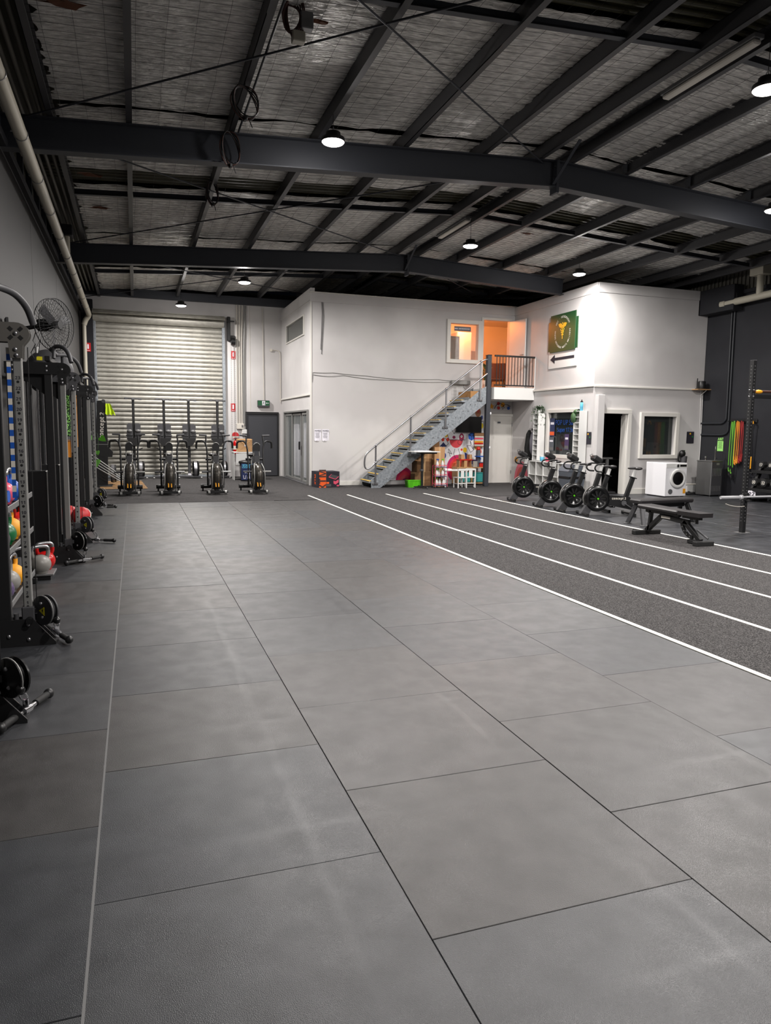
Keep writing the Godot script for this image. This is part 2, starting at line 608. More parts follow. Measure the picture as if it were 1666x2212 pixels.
func pendant_lights() -> void:
	lamp(v3(2.55, 5.33, -9.65), "round high bay lamp hanging in front of the nearer big rafter", 0.35)
	lamp(v3(6.5, 5.27, -6.45), "round high bay lamp at the right edge of the photo, largest and nearest", 0.65)
	lamp(v3(6.5, 5.3, -13.75), "round high bay lamp on a long cable under the ridge, over the lanes", 0.65)
	lamp(v3(10.1, 5.33, -15.3), "round high bay lamp just in front of the white corner tower", 0.4)
	lamp(v3(2.62, 5.12, -18.3), "round high bay lamp hanging above the air bikes behind the far rafter", 0.6)
	lamp(v3(1.36, 5.1, -22.3), "round high bay lamp just in front of the roller door head", 0.6)
	lamp(v3(10.15, 5.3, -9.75), "round high bay lamp over the dumbbell side, cut by the photo edge", 0.4)
	lamp(v3(2.55, 5.33, -2.6), "round high bay lamp overhead near the camera on the left", 0.35)
	lamp(v3(6.5, 5.3, 0.6), "round high bay lamp overhead behind the camera at the ridge", 0.65)
	lamp(v3(10.15, 5.3, -3.6), "round high bay lamp overhead at the right beside the camera", 0.4)

func tile(nm: String, x0: float, x1: float, z0: float, z1: float, m: Material, p: Node3D, up := 0.0) -> void:
	var gp := 0.0012
	obj(nm, B.new().box(v3((x0 + x1) / 2, -0.006 + up, (z0 + z1) / 2), v3(x1 - x0 - gp * 2, 0.012, z1 - z0 - gp * 2), 0.002), m, p)

func room_floor() -> void:
	var f := struct("floor")
	obj("slab", B.new().box(v3(6.5, -0.09, -10.35), v3(16.8, 0.15, 28.2)), M.black_matt, f)
	var cols := [-0.173, 0.85, 1.872, 2.894, 3.89]
	var zo := [2.462, 1.956, 2.437, 2.921]
	for c in 4:
		var z: float = -zo[c] + 6.0
		while z > -16.0:
			var z0 := maxf(z - 1.0, -16.0)
			if minf(z, 3.5) - z0 > 0.1:
				tile("rubber_mat", cols[c], cols[c + 1], z0, minf(z, 3.5), M["rubber_mat_%d" % R.randi_range(0, 3)], f, R.randf_range(-0.0015, 0.0005))
			z -= 1.0
	for c in 2:
		var z := 3.02 + 0.45 * c
		while z > -16.0:
			var z0 := maxf(z - 1.0, -16.0)
			tile("rubber_mat", [-1.176, -1.5][c], [-0.176, -1.18][c], z0, z, M["rubber_mat_%d" % R.randi_range(0, 3)], f, R.randf_range(-0.0015, 0.0005))
			z -= 1.0
	obj("turf", B.new().box(v3(5.93, -0.006, -6.0), v3(4.05, 0.016, 20.0)).box(v3(4.7, -0.006, -20.1), v3(12.5, 0.016, 8.2)).box(v3(12.5, -0.008, -20.1), v3(4.0, 0.012, 8.2)), M.turf, f)
	obj("joint_strip", B.new().box(v3(-0.1745, -0.003, -6.3), v3(0.009, 0.0065, 19.4)), M.grey_paint, f)
	for x in [3.925, 4.9, 5.91, 6.92, 7.94]:
		obj("lane_line", B.new().box(v3(x, 0.0, -6.8), v3(0.05, 0.008, 20.5), 0.002), M.lane_paint, f)
	for i in 7:
		var x0 := 7.965 + i * 0.93
		var z := 3.4 - 0.5 * (i % 2)
		while z > -15.9:
			var z0 := maxf(z - 1.0, -15.95)
			tile("gym_mat", x0, minf(x0 + 0.93, 14.45), z0, z, M.gym_mat, f, R.randf_range(-0.0015, 0.0005))
			z -= 1.0

func flutes(b: B, x: float, z0: float, z1: float, y0: float, y1: float, s: float) -> void:
	var n := int((z1 - z0) / 0.13)
	for i in n:
		var z := z0 + 0.13 * i
		b.cyl(v3(x, y0, z + 0.05), v3(x, y1, z + 0.05), 0.035, -1, 6, false)
	b.box(v3(x - s * 0.03, (y0 + y1) / 2, (z0 + z1) / 2), v3(0.03, y1 - y0, z1 - z0))

func room_walls() -> void:
	var wl := struct("wall_left")
	var zs := [3.7, -1.2, -5.2, -9.2, -13.25, -17.3, -24.4]
	for i in 6:
		obj("wall_panel", B.new().box(v3(-1.6, 2.53, (zs[i] + zs[i + 1]) / 2), v3(0.2, 5.1, zs[i] - zs[i + 1] - 0.02), 0.004), M.wall_left_paint, wl)
	obj("backing", B.new().box(v3(-1.72, 2.9, -10.3), v3(0.06, 6.0, 28.4)), M.black_matt, wl)
	var b := B.new()
	flutes(b, -1.6, -24.2, 3.6, 5.1, 5.72, 1.0)
	obj("cladding_strip", b, M.cladding, wl)
	b = B.new()
	b.box(v3(-1.52, 5.12, -10.3), v3(0.2, 0.1, 27.8), 0.01)
	obj("wall_capping", b, M.wall_dark, wl)
	b = B.new()
	for z in range(-24, 3):
		b.box(v3(-1.54, 5.42, z + 0.4), v3(0.1, 0.62, 0.05))
	obj("girt", b, M.steel_dark, wl)
	var wr := struct("wall_right")
	obj("wall_panel", B.new().box(v3(14.55, 2.53, -10.35), v3(0.2, 5.1, 28.1)), M.wall_dark, wr)
	obj("backing", B.new().box(v3(14.68, 2.9, -10.3), v3(0.06, 6.0, 28.4)), M.black_matt, wr)
	b = B.new()
	flutes(b, 14.6, -24.2, 3.6, 5.1, 5.72, -1.0)
	obj("cladding_strip", b, M.cladding, wr)
	obj("wall_capping", B.new().box(v3(14.5, 5.12, -10.3), v3(0.2, 0.1, 27.8), 0.01), M.wall_dark, wr)
	obj("bulkhead", B.new().box(v3(14.29, 4.99, -15.2), v3(0.32, 0.62, 1.15), 0.01), M.wall_dark, wr)
	var wf := struct("wall_front")
	obj("wall_panel", B.new().box(v3(6.5, 2.9, 3.65), v3(16.4, 6.0, 0.2)), M.wall_dark, wf)
	var wb := struct("wall_back")
	b = B.new()
	wall_z(b, -24.2, -24.4, -1.6, 14.6, 0, 5.62, [[-1.1, 2.76, -0.1, 5.05], [3.46, 4.56, -0.1, 2.13]])
	obj("wall_panel", b, M.wall_white, wb)
	obj("wall_panel", B.new().box(v3(-1.28, 2.7, -24.12), v3(0.34, 5.4, 0.16), 0.01), M.wall_dark, wb)
	obj("head_beam", B.new().box(v3(6.5, 5.66, -24.16), v3(16.2, 0.24, 0.2)), M.steel_dark, wb)
	obj("backing", B.new().box(v3(6.5, 2.9, -24.5), v3(16.4, 6.2, 0.06)), M.black_matt, wb)
	obj("wall_joint", B.new().box(v3(3.62, 3.9, -24.197), v3(0.012, 3.4, 0.01)), M.off_white, wb)
	# roller door
	var d := struct("door_1")
	var prof := []
	for i in 9:
		var t := i / 8.0
		prof.append(Vector2(0.0 + 0.036 * pow(maxf(0.0, sin(t * PI)), 0.55), t * 0.128))
	prof.append(Vector2(-0.004, 0.13)); prof.append(Vector2(-0.004, 0.0))
	var sb := B.new().prism(prof, 3.9, Transform3D(Basis(Vector3.BACK, UP, Vector3.LEFT), V0))
	var sm := sb.mesh()
	for i in 36:
		inst("slat", sm, M.shutter, d, at(0.83, 0.05 + i * 0.1335, -24.27))
	for i in 7:
		var t := 0.35 + i * 0.3
		var tf := Transform3D(Basis(Vector3.RIGHT, t), v3(0.83, 4.78 + 0.3 * sin(t) , -24.36 + 0.34 * (1.0 - cos(t)) + 0.09))
		inst("slat", sm, M.shutter, d, tf)
	obj("drum", B.new().cyl(v3(-1.12, 4.92, -24.15), v3(2.78, 4.92, -24.15), 0.16, -1, 20), M.shutter, d)
	obj("bottom_rail", B.new().box(v3(0.83, 0.035, -24.25), v3(3.88, 0.07, 0.05), 0.006), M.galvanised, d)
	for x in [-1.09, 2.77]:
		obj("guide_rail", B.new().box(v3(x, 2.5, -24.16), v3(0.09, 5.0, 0.13), 0.006), M.galvanised, d)
	obj("bracket", B.new().box(v3(2.93, 4.75, -24.1), v3(0.1, 0.75, 0.16), 0.01).box(v3(2.98, 4.98, -24.0), v3(0.24, 0.04, 0.04)), M.black, d)
	obj("chain_wheel", B.new().cyl(v3(3.0, 4.36, -24.1), v3(3.13, 4.36, -24.1), 0.12, -1, 18).box(v3(3.06, 4.45, -24.16), v3(0.16, 0.2, 0.08), 0.01), M.black, d)
	# dark exit door with its black frame
	var d2 := struct("door_2")
	obj("leaf", B.new().box(v3(4.01, 1.04, -24.24), v3(1.0, 2.04, 0.045), 0.004), M.door_dark, d2)
	obj("door_frame", frame_of(B.new(), v3(4.01, 1.03, -24.21), Vector3.RIGHT, 1.0, 2.06, 0.05, 0.08, false), M.frame_black, d2)
	obj("door_handle", B.new().cyl(v3(3.58, 1.02, -24.21), v3(3.58, 1.02, -24.15), 0.02).bar(v3(3.57, 1.02, -24.155), v3(3.7, 1.02, -24.155), 0.015, 0.02, 0.004), M.steel, d2)

func room_roof() -> void:
	var c := struct("ceiling")
	# roof sheets in two slopes
	for s in [-1, 1]:
		var bs := Basis(Vector3.BACK, -s * atan(0.055))
		obj("roof_sheet", B.new().box(v3(6.5 + s * 4.15, 5.86 + 0.055 * 3.85 + 0.05, -10.35), v3(8.4, 0.04, 28.4), 0.0, bs), M.skylight, c)
	var eb := B.new()
	for i in 6:
		eb.cyl(v3(-1.5 + i * 0.11, 5.64 + 0.006 * i, -24.1), v3(-1.5 + i * 0.11, 5.64 + 0.006 * i, 3.4), 0.03, -1, 7, false)
	obj("eave_sheet", eb, M.cladding, c)
	# corrugations where the foil stops at the translucent strips
	for zz in [[-7.1, -6.4], [-13.9, -13.2], [-20.8, -20.2]]:
		var b := B.new()
		var z: float = zz[0]
		while z < zz[1]:
			b.tube([v3(-1.5, 5.77, z), v3(6.5, 5.77 + 0.44, z), v3(14.5, 5.77, z)], 0.035, 5)
			z += 0.16
		obj("skylight_strip", b, M.skylight, c)
	# foil blanket: one sheet per bay, creased across
	var cr := noise(0.9, FastNoiseLite.TYPE_SIMPLEX_SMOOTH, 4, 61)
	var cl := noise(0.16, FastNoiseLite.TYPE_SIMPLEX_SMOOTH, 3, 62)
	for zz in [[-24.1, -20.9], [-20.2, -17.45], [-17.35, -13.95], [-13.15, -10.7], [-10.6, -7.15], [-6.35, -4.0], [-3.9, 3.5]]:
		foil(zz[0], zz[1], cr, cl, c)
	# chicken wire under the foil
	var w := B.new()
	var z := -24.0
	while z < -1.0:
		var ps := []
		for i in 45:
			var x := -0.95 + i * 15.1 / 44.0
			ps.append(v3(x, 5.665 + roof(x) + 0.012 * cl.get_noise_2d(x * 9.0, z * 30.0), z + 0.02 * cl.get_noise_2d(x * 5.0 + 40.0, z * 11.0)))
		w.tube(ps, 0.0022, 3)
		z += 0.155
	var x := -0.8
	while x < 14.2:
		var ps := []
		for i in 60:
			var zz := -24.0 + i * 23.0 / 59.0
			ps.append(v3(x + 0.015 * cl.get_noise_2d(x * 9.0, zz * 9.0), 5.66 + roof(x) + 0.01 * cl.get_noise_2d(x * 30.0, zz * 12.0), zz))
		w.tube(ps, 0.0022, 3)
		x += 0.305
	stuff(obj("safety_mesh", w, M.wire, c))
	# purlins: C sections running the length
	for px in [-0.92, 0.03, 1.36, 2.6, 3.92, 5.22, 6.22, 6.78, 7.82, 9.12, 10.45, 11.75, 13.05, 13.95]:
		var y: float = 5.48 + roof(px)
		var s := 1.0 if px < 6.5 else -1.0
		var b := B.new()
		b.box(v3(px - s * 0.034, y + 0.1, -10.35), v3(0.008, 0.2, 27.9))
		b.box(v3(px, y + 0.004, -10.35), v3(0.076, 0.008, 27.9)).box(v3(px, y + 0.196, -10.35), v3(0.076, 0.008, 27.9))
		b.box(v3(px + s * 0.036, y + 0.014, -10.35), v3(0.006, 0.02, 27.9))
		obj("purlin", b, M.purlin_paint, c)
	# rafters: I sections meeting at the ridge plate
	for rz in [2.75, -3.95, -10.65, -17.4]:
		var ra := Node3D.new()
		ra.name = "rafter"
		c.add_child(ra, true)
		for s in [-1, 1]:
			var ex: float = 14.45 if s > 0 else -1.5
			if s > 0 and rz < -17.0: ex = 10.98
			var a := v3(6.5, 5.06 + 0.44, rz)
			var e := v3(ex, 5.06 + roof(ex), rz)
			var b := B.new()
			b.bar(a + UP * 0.008, e + UP * 0.008, 0.18, 0.016, 0.0)
			b.bar(a + UP * 0.4, e + UP * 0.4, 0.18, 0.016, 0.0)
			b.bar(a + UP * 0.205, e + UP * 0.205, 0.012, 0.39, 0.0)
			obj("beam", b, M.steel_dark, ra)
		obj("ridge_plate", B.new().box(v3(6.5, 5.66, rz), v3(0.05, 0.5, 0.2), 0.004), M.steel_dark, ra)
		for s in [-1, 1]:
			for dy in [0.06, 0.2, 0.34]:
				obj("bolt", B.new().cyl(v3(6.5 + s * 0.025, 5.48 + dy, rz + 0.06), v3(6.5 + s * 0.05, 5.48 + dy, rz + 0.06), 0.016, -1, 6), M.steel_dark, ra)
		obj("fly_brace", B.new().bar(v3(6.43, 5.53, rz + 0.08), v3(6.46, 5.98, rz + 0.75), 0.05, 0.012), M.steel_dark, ra)
		for px in [7.82, 9.12, 10.45]:
			obj("cleat", B.new().box(v3(px, 5.57 + roof(px), rz + 0.02), v3(0.012, 0.2, 0.12)), M.steel_dark, ra)
	# bridging between the purlins
	for bz in [-0.6, -7.18, -14.0, -20.7]:
		var pxs := [-0.92, 0.03, 1.36, 2.6, 3.92, 5.22, 6.22, 6.78, 7.82, 9.12, 10.45, 11.75, 13.05, 13.95]
		for i in pxs.size() - 1:
			if i == 6: continue
			var a: float = pxs[i] + 0.045
			var e: float = pxs[i + 1] - 0.045
			obj("bridging", B.new().bar(v3(a, 5.56 + roof(a), bz), v3(e, 5.56 + roof(e), bz), 0.05, 0.09, 0.0).bar(v3(a, 5.51 + roof(a), bz + 0.02), v3(e, 5.51 + roof(e), bz + 0.02), 0.08, 0.006), M.steel_dark, c)
	# diagonal rods
	for q in [[-1.4, -10.7, 6.4, -4.0], [-1.4, -4.0, 6.4, -10.75], [-1.4, -10.75, 6.4, -17.4], [-1.4, -17.35, 6.4, -10.7], [-1.4, -17.5, 6.4, -24.0], [-1.4, -24.0, 6.4, -17.5], [6.6, -17.5, 14.0, -24.0], [6.6, -24.0, 14.0, -17.5]]:
		obj("brace_rod", B.new().cyl(v3(q[0], 5.43 + roof(q[0]), q[1]), v3(q[2], 5.43 + roof(q[2]), q[3]), 0.012, -1, 6), M.steel_dark, c)
	# torn patches of the lining
	for q in [[10.0, -9.0, 0.5, 0], [9.6, -9.1, 0.3, 1], [11.9, -10.0, 0.4, 2], [11.6, -10.4, 0.25, 3], [-0.6, -13.3, 0.3, 4], [-0.5, -15.2, 0.3, 5], [-0.55, -8.2, 0.35, 6], [-0.6, -19.0, 0.3, 7], [1.9, -7.9, 0.2, 8], [-0.5, -7.5, 0.3, 9], [8.4, -14.8, 0.2, 10]]:
		var b := B.new()
		var y: float = 5.655 + roof(q[0])
		var p := []
		for i in 11:
			var t := TAU * i / 11.0
			var r: float = q[2] * R.randf_range(0.45, 0.75)
			p.append(v3(q[0] + 1.1 * r * cos(t) + 0.05 * sin(t * 5.0), y - R.randf_range(0.0, 0.035), q[1] + r * sin(t) * 0.35 + 0.12 * r * cos(t * 3.0)))
		for i in 11:
			b.tri(p[i], p[(i + 1) % 11], v3(q[0], y + 0.01, q[1]))
			b.tri(p[(i + 1) % 11], p[i], v3(q[0], y + 0.014, q[1]))
		obj("torn_flap", b, M.torn_paper, c)

func foil(z0: float, z1: float, cr: FastNoiseLite, cl: FastNoiseLite, c: Node3D) -> void:
	var nx := 84
	var nz := int((z1 - z0) / 0.032)
	var xa := -0.9
	var vs := PackedVector3Array()
	var id := PackedInt32Array()
	for j in nz + 1:
		var z := lerpf(z0, z1, float(j) / nz)
		for i in nx + 1:
			var x := lerpf(xa, 14.0, float(i) / nx)
			var y := 5.69 + roof(x) + 0.035 * cr.get_noise_2d(x * 0.7, z * 7.0) + 0.02 * cr.get_noise_2d(x * 3.0 + 90.0, z * 16.0) + 0.03 * cl.get_noise_2d(x * 3.0, z * 3.0)
			if i == 0: x += 0.15 * cl.get_noise_2d(z * 22.0, 7.0)
			vs.append(v3(x, y, z))
	for j in nz:
		for i in nx:
			var a := j * (nx + 1) + i
			var d := a + nx + 1
			id.append_array([a, a + 1, d, a + 1, d + 1, d])
	var st := SurfaceTool.new()
	var ar := []
	ar.resize(Mesh.ARRAY_MAX)
	ar[Mesh.ARRAY_VERTEX] = vs
	ar[Mesh.ARRAY_INDEX] = id
	var am := ArrayMesh.new()
	am.add_surface_from_arrays(Mesh.PRIMITIVE_TRIANGLES, ar)
	st.create_from(am, 0)
	st.generate_normals()
	inst("insulation_foil", st.commit(), M.foil, c)

func pic(w: int, h: int, bg: Color) -> Image:
	var im := Image.create(w, h, false, Image.FORMAT_RGB8)
	im.fill(bg)
	return im

func disc(im: Image, cx: float, cy: float, rx: float, ry: float, c: Color, inner := 0.0) -> void:
	for y in range(maxi(0, int(cy - ry)), mini(im.get_height(), int(cy + ry) + 2)):
		for x in range(maxi(0, int(cx - rx)), mini(im.get_width(), int(cx + rx) + 2)):
			var d := pow((x - cx) / rx, 2) + pow((y - cy) / ry, 2)
			if d <= 1.0 and d >= inner * inner: im.set_pixel(x, y, c)

func line(im: Image, ps: Array, w: float, c: Color) -> void:
	for i in ps.size() - 1:
		var a: Vector2 = ps[i]
		var b: Vector2 = ps[i + 1]
		var n := int(a.distance_to(b) / maxf(0.5, w * 0.4)) + 1
		for k in n + 1:
			var p := a.lerp(b, float(k) / n)
			disc(im, p.x, p.y, w * 0.5, w * 0.5, c)

func poly(im: Image, ps: Array, c: Color) -> void:
	var pp := PackedVector2Array(ps)
	var r := Rect2(pp[0], Vector2.ZERO)
	for p in pp: r = r.expand(p)
	for y in range(maxi(0, int(r.position.y)), mini(im.get_height(), int(r.end.y) + 1)):
		for x in range(maxi(0, int(r.position.x)), mini(im.get_width(), int(r.end.x) + 1)):
			if Geometry2D.is_point_in_polygon(Vector2(x + 0.5, y + 0.5), pp): im.set_pixel(x, y, c)

func print_mat(n: String, im: Image, rough := 0.6) -> StandardMaterial3D:
	var m := mk(n, Color.WHITE, rough)
	m.albedo_texture = ImageTexture.create_from_image(im)
	m.texture_repeat = false
	return m

func office() -> void:
	var T := 0.12
	var w := struct("wall_office_front")
	var b := B.new()
	wall_z(b, -20.0, -20.0 - T, 4.66 + T, 11.0 + T, 0, 5.32, [[8.86, 9.76, 3.7, 4.74], [9.95, 10.82, 2.84, 4.9]])
	obj("wall_panel", b, M.wall_white, w)
	obj("cornice", B.new().box(v3(7.83, 5.2, -19.99), v3(6.36, 0.24, 0.03), 0.004), M.wall_white, w)
	obj("wall_capping", B.new().box(v3(7.83, 5.33, -20.03), v3(6.4, 0.025, 0.2), 0.004), M.trim_white, w)
	obj("corner_bead", B.new().box(v3(4.67, 2.66, -19.995), v3(0.05, 5.3, 0.03), 0.004), M.trim_white, w)
	obj("skirting", B.new().box(v3(5.8, 0.06, -19.99), v3(2.25, 0.12, 0.02), 0.003), M.trim_white, w)
	w = struct("wall_office_left")
	b = B.new()
	wall_x(b, 4.66, 4.66 + T, -24.2, -20.0, 0, 5.45, [[-23.58, -20.22, -0.1, 2.1], [-23.3, -20.75, 4.3, 4.8]])
	obj("wall_panel", b, M.wall_white, w)
	obj("ledge", B.new().box(v3(4.64, 2.55, -22.05), v3(0.05, 0.05, 4.1), 0.006), M.trim_white, w)
	obj("cornice", B.new().box(v3(4.65, 5.25, -22.1), v3(0.03, 0.26, 4.2), 0.004), M.wall_white, w)
	w = struct("wall_office_side")
	b = B.new()
	wall_x(b, 11.0, 11.0 + T, -20.0, -15.8, 0, 5.3, [[-17.85, -16.33, 0.98, 2.12]])
	obj("wall_panel", b, M.wall_white, w)
	obj("cornice", B.new().box(v3(10.99, 5.19, -17.9), v3(0.03, 0.24, 4.2), 0.004), M.wall_white, w)
	obj("ledge", B.new().box(v3(10.975, 2.77, -17.25), v3(0.06, 0.05, 2.9), 0.006), M.trim_white, w)
	w = struct("wall_office_corner")
	b = B.new()
	wall_z(b, -15.8, -15.8 - T, 11.0 + T, 14.13, 0, 5.3, [[11.3, 12.02, -0.1, 2.08], [12.53, 13.56, 1.03, 2.03]])
	wall_z(b, -15.8, -15.8 - T, 14.13, 14.44, 0, 4.68)
	obj("wall_panel", b, M.wall_white, w)
	obj("cornice", B.new().box(v3(12.57, 5.19, -15.79), v3(3.12, 0.24, 0.03), 0.004), M.wall_white, w)
	obj("ledge", B.new().box(v3(12.72, 2.76, -15.785), v3(3.44, 0.045, 0.05), 0.006), M.trim_white, w)
	obj("pillar", B.new().box(v3(11.17, 1.27, -15.76), v3(0.2, 2.55, 0.14), 0.006), M.wall_white, w)
	obj("skirting", B.new().box(v3(13.3, 0.07, -15.785), v3(2.2, 0.14, 0.03), 0.004), M.trim_white, w)
	# inner floors, roof slabs and partitions keep the rooms closed
	w = struct("wall_office_inner")
	b = B.new()
	b.box(v3(9.56, 2.74, -22.1), v3(9.7, 0.2, 4.1)).box(v3(12.75, 2.66, -17.95), v3(3.3, 0.2, 4.1))
	b.box(v3(9.56, 5.22, -22.15), v3(9.7, 0.1, 4.1)).box(v3(12.5, 5.15, -17.95), v3(2.9, 0.1, 4.2))
	b.box(v3(12.75, 2.6, -20.06), v3(3.3, 5.2, 0.12))
	obj("slab", b, M.off_white, w)
	b = B.new()
	b.box(v3(8.2, 4.0, -21.6), v3(0.1, 2.4, 3.1)).box(v3(10.3, 4.0, -23.0), v3(4.4, 2.4, 0.1)).box(v3(12.4, 4.0, -21.6), v3(0.1, 2.4, 3.0))
	obj("partition", b, M.white, w)
	obj("partition", B.new().box(v3(13.0, 1.3, -18.2), v3(3.0, 2.6, 0.1)), M.dark_room, w)
	# windows
	var n := struct("window_1")
	obj("window_frame", frame_of(B.new(), v3(9.31, 4.22, -19.97), Vector3.RIGHT, 0.9, 1.04, 0.11, 0.08), M.trim_white, n)
	obj("pane", B.new().box(v3(9.31, 4.22, -20.05), v3(0.92, 1.06, 0.006)), M.glass, n)
	n = struct("window_2")
	obj("window_frame", frame_of(B.new(), v3(4.645, 4.55, -22.03), Vector3.BACK, 2.5, 0.5, 0.04, 0.05), M.trim_white, n)
	obj("pane", B.new().box(v3(4.69, 4.55, -22.03), v3(0.006, 0.52, 2.56)), M.glass_grey, n)
	n = struct("window_3")
	obj("window_frame", frame_of(B.new(), v3(10.985, 1.55, -17.09), Vector3.FORWARD, 1.5, 1.14, 0.09, 0.07), M.trim_white, n)
	obj("pane", B.new().box(v3(11.06, 1.55, -17.09), v3(0.006, 1.16, 1.54)), M.glass_tinted, n)
	n = struct("window_4")
	obj("window_frame", frame_of(B.new(), v3(13.045, 1.53, -15.77), Vector3.RIGHT, 1.03, 1.0, 0.1, 0.08), M.trim_white, n)
	obj("pane", B.new().box(v3(13.045, 1.53, -15.88), v3(1.05, 1.02, 0.006)), M.glass_tinted, n)
	# sliding glass door in the left face
	n = struct("door_3")
	b = B.new()
	frame_of(b, v3(4.65, 1.05, -21.9), Vector3.BACK, 3.3, 2.08, 0.05, 0.1, false)
	obj("door_frame", b, M.tube_grey, n)
	obj("sill", B.new().box(v3(4.64, 0.015, -21.9), v3(0.14, 0.03, 3.36), 0.004), M.steel, n)
	for q in [[-23.5, -22.5, 0.0], [-22.6, -21.3, 0.03], [-21.0, -20.25, 0.0]]:
		var zc: float = (q[0] + q[1]) / 2
		var wd: float = q[1] - q[0]
		var leaf := obj("leaf", frame_of(B.new(), v3(4.66 + q[2], 1.05, zc), Vector3.BACK, wd - 0.1, 1.9, 0.06, 0.04), M.tube_grey, n)
		obj("pane", B.new().box(v3(4.67 + q[2], 1.05, zc), v3(0.006, 1.92, wd - 0.08)), M.glass, leaf)
	obj("door_handle", B.new().box(v3(4.6, 1.1, -21.18), v3(0.05, 0.24, 0.04), 0.008), M.black, n)
	# curtains and room just behind the glass
	var cu := thing("curtain", "pale pleated curtain hanging behind the sliding glass door", "curtain", v3(4.95, 0.1, -21.9))
	b = B.new()
	var pr := []
	for i in 61:
		pr.append(v3(0.05 * sin(i * 1.7), 0, -1.7 + i * 0.055))
	for i in 60:
		b.quad(pr[i], pr[i + 1], pr[i + 1] + UP * 1.95, pr[i] + UP * 1.95, 3)
	obj("fabric", b, M.paper, cu)
	obj("rail", B.new().cyl(v3(0, 1.97, -1.75), v3(0, 1.97, 1.65), 0.015), M.steel, cu)
	# alcove door and upper door leaf
	n = struct("door_4")
	obj("leaf", B.new().box(v3(10.58, 1.03, -19.975), v3(0.8, 2.04, 0.04), 0.004), M.trim_white, n)
	obj("door_frame", frame_of(B.new(), v3(10.58, 1.02, -19.97), Vector3.RIGHT, 0.81, 2.05, 0.08, 0.06, false), M.trim_white, n)
	for y in [0.3, 1.75]:
		obj("hinge", B.new().cyl(v3(10.98, y, -19.935), v3(10.98, y + 0.1, -19.935), 0.01), M.steel, n)
	obj("name_plate", B.new().box(v3(10.54, 1.86, -19.95), v3(0.1, 0.05, 0.006)), M.bin_grey, n)
	n = struct("door_5")
	obj("door_frame", frame_of(B.new(), v3(10.385, 3.87, -19.985), Vector3.RIGHT, 0.87, 2.06, 0.07, 0.05, false), M.trim_white, n)
	var lf := obj("leaf", B.new().box(v3(0, 1.02, 0.4), v3(0.04, 2.03, 0.8), 0.003), M.white, n)
	lf.transform = at(10.84, 2.85, -19.99, 0.12)
	obj("door_handle", B.new().cyl(v3(-0.02, 1.0, 0.73), v3(-0.07, 1.0, 0.73), 0.012).bar(v3(-0.065, 1.0, 0.74), v3(-0.065, 1.0, 0.62), 0.016, 0.016, 0.003), M.steel, lf)
	# open door into the dark room of the corner block
	n = struct("door_6")
	obj("door_frame", frame_of(B.new(), v3(11.66, 1.04, -15.77), Vector3.RIGHT, 0.74, 2.08, 0.11, 0.08, false), M.trim_white, n)
	obj("jamb", B.new().box(v3(12.01, 1.04, -15.87), v3(0.03, 2.08, 0.14)).box(v3(11.31, 1.04, -15.87), v3(0.03, 2.08, 0.14)), M.trim_white, n)
	var lf2 := obj("leaf", B.new().box(v3(0, 1.02, -0.36), v3(0.04, 2.03, 0.7), 0.003), M.trim_white, n)
	lf2.transform = at(12.0, 0.0, -15.95, -0.72)
	# balcony
	var k := thing("balcony", "white fronted balcony landing with black baluster rail beside the upper door", "balcony", v3(10.345, 2.5, -18.7))
	obj("deck", B.new().box(v3(0, 0.17, -0.65), v3(1.3, 0.34, 1.29), 0.004), M.white, k)
	obj("top_rail", B.new().box(v3(-0.0, 1.22, -0.02), v3(1.3, 0.05, 0.05), 0.006), M.black, k)
	obj("bottom_rail", B.new().box(v3(-0.0, 0.4, -0.02), v3(1.3, 0.035, 0.035), 0.004), M.black, k)
	for i in 13:
		obj("baluster", B.new().box(v3(-0.58 + i * 0.096, 0.8, -0.02), v3(0.016, 0.8, 0.016)), M.black, k)
	obj("end_post", B.new().box(v3(0.655, 0.78, -0.02), v3(0.03, 0.92, 0.05), 0.004), M.white, k)
	var po := thing("steel_post", "dark steel post standing from the floor past the stair head", "post", v3(9.6, 0, -18.9))
	obj("shaft", B.new().box(v3(0, 1.87, 0), v3(0.13, 3.74, 0.13), 0.008), M.steel_dark, po)
	obj("cap", B.new().box(v3(0, 3.745, 0), v3(0.14, 0.02, 0.14), 0.004), M.black, po)
	for y in [1.12, 2.1]:
		obj("cabinet_hook", B.new().ball(v3(0.07, y, 0.07), 0.03, v3(0.7, 1.4, 0.7), 10), M.white_gloss, po)
	# upper room: warm lamp, chair, plant, panel and cartons
	var wl := thing("room_lamp", "warm lamp on the ceiling of the upper office", "light", v3(9.9, 5.1, -21.4))
	obj("shade", B.new().lathe([Vector2(0.0, -0.1), Vector2(0.12, -0.08), Vector2(0.16, -0.02), Vector2(0.16, 0.02)], Transform3D(), 20), M.warm_glow, wl)
	obj("ceiling_rose", B.new().cyl(v3(0, 0.02, 0), v3(0, 0.06, 0), 0.18, -1, 20), M.white, wl)
	var om := OmniLight3D.new()
	om.name = "glow"
	om.light_color = Color(1.0, 0.56, 0.27)
	om.light_energy = WARM
	om.light_size = 0.1
	om.omni_range = 30
	om.omni_attenuation = 2
	om.shadow_enabled = true
	om.position = v3(0, -0.05, 0)
	wl.add_child(om)
	var ch := thing("leather_chair", "brown slatted easy chair inside the upper doorway", "chair", v3(10.98, 2.85, -21.0), -0.6)
	obj("backrest", B.new().box(v3(0, 0.62, -0.2), v3(0.5, 0.6, 0.05), 0.02, Basis(Vector3.RIGHT, -0.2)), M.brown_leather, ch)
	obj("seat", B.new().box(v3(0, 0.36, 0.08), v3(0.5, 0.07, 0.5), 0.02), M.brown_leather, ch)
